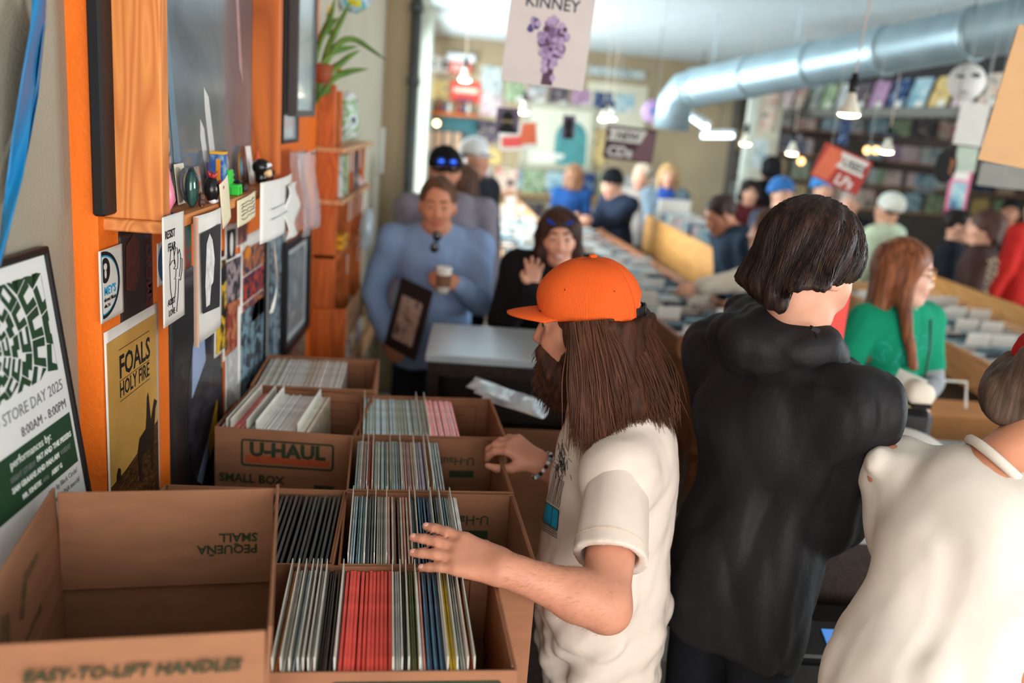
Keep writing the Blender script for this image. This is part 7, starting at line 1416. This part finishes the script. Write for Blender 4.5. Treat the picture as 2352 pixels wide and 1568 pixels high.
# steel-topped table with dark shelves
t = thing('work_table', 'dark wooden work table with shiny steel top in the aisle', 'table', (-.135, 3.13, 0)); m_steel = M('brushed_steel', (196, 208, 214), .3, .6, metal=.35, var=.05)
b = MB(); b.box((.4, .24, 1.105), (.82, .50, .03), bev=.004); obj('steel_top', b, m_steel, t)
b = MB(); b.box((.4, .24, 1.065), (.8, .48, .05)); obj('apron', b, m_dkwood, t)
for x in (.02, .78): b = MB(); b.box((x, .24, .52), (.04, .46, 1.04)); obj('side_panel', b, m_dkwood, t)
b = MB(); b.box((.4, .46, .52), (.74, .02, 1.04)); obj('back_panel', b, m_dkwood, t); b = MB(); b.box((.4, .22, .72), (.74, .42, .025)); obj('shelf', b, m_dkwood, t)
# side carton with clear sleeves
p = at(1235, 990, Y=2.62)
t = thing('cardboard_box', 'lower cardboard carton with a white label behind the bracelet wrist', 'box', (.135, 2.48, .66), .06)
for c, s in (((.2, 0, .16), (.4, .005, .32)), ((.2, .3, .16), (.4, .005, .32)), ((0, .15, .16), (.005, .3, .32)), ((.4, .15, .16), (.005, .3, .32))): b = MB(); b.box(c, s, bev=.0015); obj('side_panel', b, m_card, t)
b = MB(); b.box((.2, .15, .005), (.4, .3, .006)); obj('bottom_panel', b, m_cardin, t); b = MB(); b.box((.30, -.0035, .255), (.10, .001, .06)); obj('shipping_label', b, m_paper, t); b = MB(); b.prism([(.24, .17), (.27, .17), (.255, .20)], 0, .001); xf(b, front_face(0, 0, -.003)); obj('green_arrow', b, m_green, t)
b = MB(); b.box((.34, 2.64, .63), (.5, .5, .05)); b.box((.34, 2.64, .30), (.44, .44, .6)); tag(obj('low_table', b, m_dkwood), 'dark low stand carrying the labelled carton', 'table')
for k in range(3):
    a, c = at(1070+18*k, 888+14*k, Y=2.80-.05*k), at(1225+10*k, 945+8*k, Y=2.55-.03*k); b = MB()
    d = c-a
    b.sheet(lambda u, v: a+d*u+V(.03, .10, .005)*v+V(0, 0, .012*math.sin(u*9+k)*math.sin(v*3)), 16, 5, .002); tag(obj('plastic_sleeve', b, M('sleeve_film', (190, 206, 216), .1, .7, c2=(226, 232, 236), vs=14), smooth=True), ['upper clear plastic sleeve pack lying across the carton', 'middle clear plastic sleeve pack lying across the carton', 'lower clear plastic sleeve pack lying across the carton'][k], 'plastic sleeve', 'clear sleeve packs')
t = thing('white_bag', 'crumpled white bag on the dark table shelf', 'bag', (.02, 3.25, .735)); obj('bag_film', sdf_mesh('wb', [WF.E((0, 0, .03), (.07, .05, .06), .02)], .01, folds(4, .03, 50, (0, 0, 1), 1)), m_paper, t)
# ------------------------------------------------------------------ till counter on the right
t = thing('till_counter', 'steel-topped till counter between the shoppers and the green shirt woman', 'counter', (1.05, 2.25, 0)); m_greytop = M('counter_grey', (150, 150, 146), .4, .5)
b = MB(); b.box((.75, .42, .915), (1.9, .86, .03), bev=.004); obj('worktop', b, m_greytop, t); b = MB(); b.box((.75, .45, .44), (1.8, .74, .88)); obj('cabinet_body', b, m_dkwood, t); b = MB(); b.box((.75, .0, .955), (1.9, .03, .05), bev=.004); obj('front_rail', b, M('rail_steel', (176, 178, 178), .3, metal=.6), t)
b = MB(); b.box((-.0, -.15, .70), (.5, .3, .02)); obj('lower_shelf', b, M('counter_black', (26, 25, 26), .5), t); b = MB(); b.box((-.0, -.15, .35), (.46, .26, .68)); obj('shelf_body', b, M('counter_black', (26, 25, 26), .5), t)
p = at(1915, 1325, Y=2.02); t = thing('payment_terminal', 'small black terminal with a glowing blue screen low under the counter', 'terminal', (p[0], p[1], .712)); b = MB(); b.box((0, 0, .02), (.16, .12, .035), rotm('x', .3), bev=.006); obj('terminal_body', b, M('terminal_black', (30, 30, 32), .4), t); b = MB(); b.box((.03, -.006, .0405), (.06, .05, .002), rotm('x', .3)); obj('screen', b, M('screen_blue', (70, 120, 190), .3, emit=.8), t)
p = at(1968, 925, Y=3.0)
t = thing('receipt_printer', 'pale grey rounded receipt printer on the till counter', 'printer', (1.40, 2.72, .93), -.2); obj('printer_shell', sdf_mesh('rp', [WF.E((0, 0, .05), (.17, .15, .10), .03), WF.P((0, 0, 0), (0, 0, -1)), WF.E((0, -.20, .03), (.12, .1, .045), .02, -1)], .008), M('printer_grey', (206, 198, 190), .45), t); b = MB(); b.box((0, -.105, .05), (.2, .02, .035), bev=.004); obj('paper_slot', b, m_dark, t)
t = thing('label_printer', 'black desktop printer with stacked paper behind the rounded grey one', 'printer', (1.44, 3.0, .93), -.2); b = MB(); b.box((0, 0, .085), (.32, .22, .17), bev=.02); obj('printer_shell', b, M('printer_black', (38, 35, 36), .4), t); b = MB(); b.box((0, 0, .177), (.26, .17, .012), bev=.003); obj('paper_tray', b, M('paper_yellowish', (222, 206, 150), .6), t)
for k in range(4):
    b = MB(); b.box((0, 0, 0), (.16, .2, .02)); o = tag(obj('paper_stack', b, m_paper), ['bottom', 'second', 'third', 'top'][k]+' white paper pad stacked beside the black printer', 'paper', 'paper pads by the till'); o.matrix_world = Matrix.Translation((1.235+.012*k, 2.96, .942+.0215*k)) @ Matrix.Rotation(.1*k-.15, 4, 'Z')
t = thing('tape_roll', 'cream paper roll standing on the black printer', 'roll', (1.52, 2.93, 1.114)); b = MB(); b.lathe([(.015, 0), (.042, 0), (.042, .07), (.015, .07)], (0, 0, .043), rotm('x', PI/2)@np.eye(3), 24); obj('roll', b, M('roll_cream', (226, 214, 196), .7), t, True); b = MB(); b.box((0, -.035, .008), (.06, .09, .016)); obj('holder', b, m_dark, t)
t = thing('pen_tray', 'dark tray in front of the rounded printer', 'tray', (1.40, 2.47, .932)); b = MB(); b.box((0, 0, .006), (.2, .1, .012), bev=.003); obj('tray', b, m_dark, t)
for s in (-1, 1): b = MB(); b.box((s*.1, 0, .016), (.006, .1, .032)); obj('tray_side', b, m_dark, t)
t = thing('plastic_bag', 'blue and white plastic bag lying by the receipt printer', 'plastic bag', at(2025, 985, Y=2.62)*V(1, 1, 0)+V(0, 0, .95)); obj('bag_film', sdf_mesh('bb', [WF.E((0, 0, .035), (.075, .06, .07), .02)], .008, folds(6, .03, 55, (.5, 0, 1), .5)), M('bag_blue', (34, 96, 170), .3, c2=(214, 226, 234), vs=9, contrast=(.5, .62)), t)
t = thing('open_book', 'grey magazine lying open at the counter edge', 'magazine', (1.17, 2.36, .932), .2); b = MB()
b.sheet(lambda u, v: ((u-.5)*.34, (v-.5)*.24, .012+.01*math.sin(u*PI*2)**2), 12, 3, .012); obj('pages', b, M('magazine_grey', (140, 146, 150), .35, c2=(90, 98, 106), vs=20), t, True)
t = thing('shopping_bag', 'tan paper shopping bag on the floor behind the counter woman', 'bag', (2.15, 3.85, 0)); b = MB(); b.box((0, 0, .42), (.45, .25, .84), bev=.01); obj('bag_body', b, M('kraft_bag', (176, 118, 70), .8), t); b = MB(); b.tube([(-.1, 0, .84), (-.08, 0, .96), (.08, 0, .96), (.1, 0, .84)], .006, 6); obj('handle', b, m_paper, t)
p = at(1880, 745, Y=2.6); b = MB(); b.box((0, 0, 0), (.16, .004, .22)); o = tag(obj('card_sheet', b, M('neon_orange', (250, 90, 50), .5, c2=(240, 60, 90), vs=10)), 'bright orange sheet showing beside the jaw of the black jacket man', 'card'); o.location = p
b = MB(); b.box((p[0], p[1]+.004, .93+(p[2]-.93)/2), (.012, .004, p[2]-.93)); b.box((p[0], p[1], .936), (.10, .06, .01)); q_ = obj('card_stand', b, m_bfr, o, world=False); q_.matrix_parent_inverse = Matrix.Translation(-Vector(p))
# crate and odds by the centre bin's near end
p = at(1570, 770, Y=4.2); t = thing('wood_crate', 'orange wood crate of CDs at the near end of the centre bin', 'crate', (1.02, 3.82, .55)); 
for c, s in (((.28, 0, .18), (.56, .02, .36)), ((.28, .42, .18), (.56, .02, .36)), ((0, .21, .18), (.02, .42, .36)), ((.56, .21, .18), (.02, .42, .36)), ((.28, .21, .01), (.56, .42, .02))): b = MB(); b.box(c, s); obj('crate_board', b, m_ply2, t)
for x in (.04, .52):
    for y in (.04, .38): b = MB(); b.box((x, y, -.275), (.05, .05, .55)); obj('crate_leg', b, m_ply2, t)
for k in range(22): ci = k % 8; o = bpy.data.objects.new('cd_case', cdme); COL.objects.link(o); o.material_slots[0].link = 'OBJECT'; o.material_slots[0].material = cdm[ci]; o.matrix_world = Matrix.Translation((1.14+.155*(k % 3), 3.88+.05*(k//3), .78)) @ Matrix.Rotation(.3, 4, 'X'); tag(o, '%s CD case, %s row, %s in the orange wood crate' % (CDN[ci], ordn(k//3+1), ['left', 'centre', 'right'][k % 3]), 'CD', 'CDs in the wood crate')
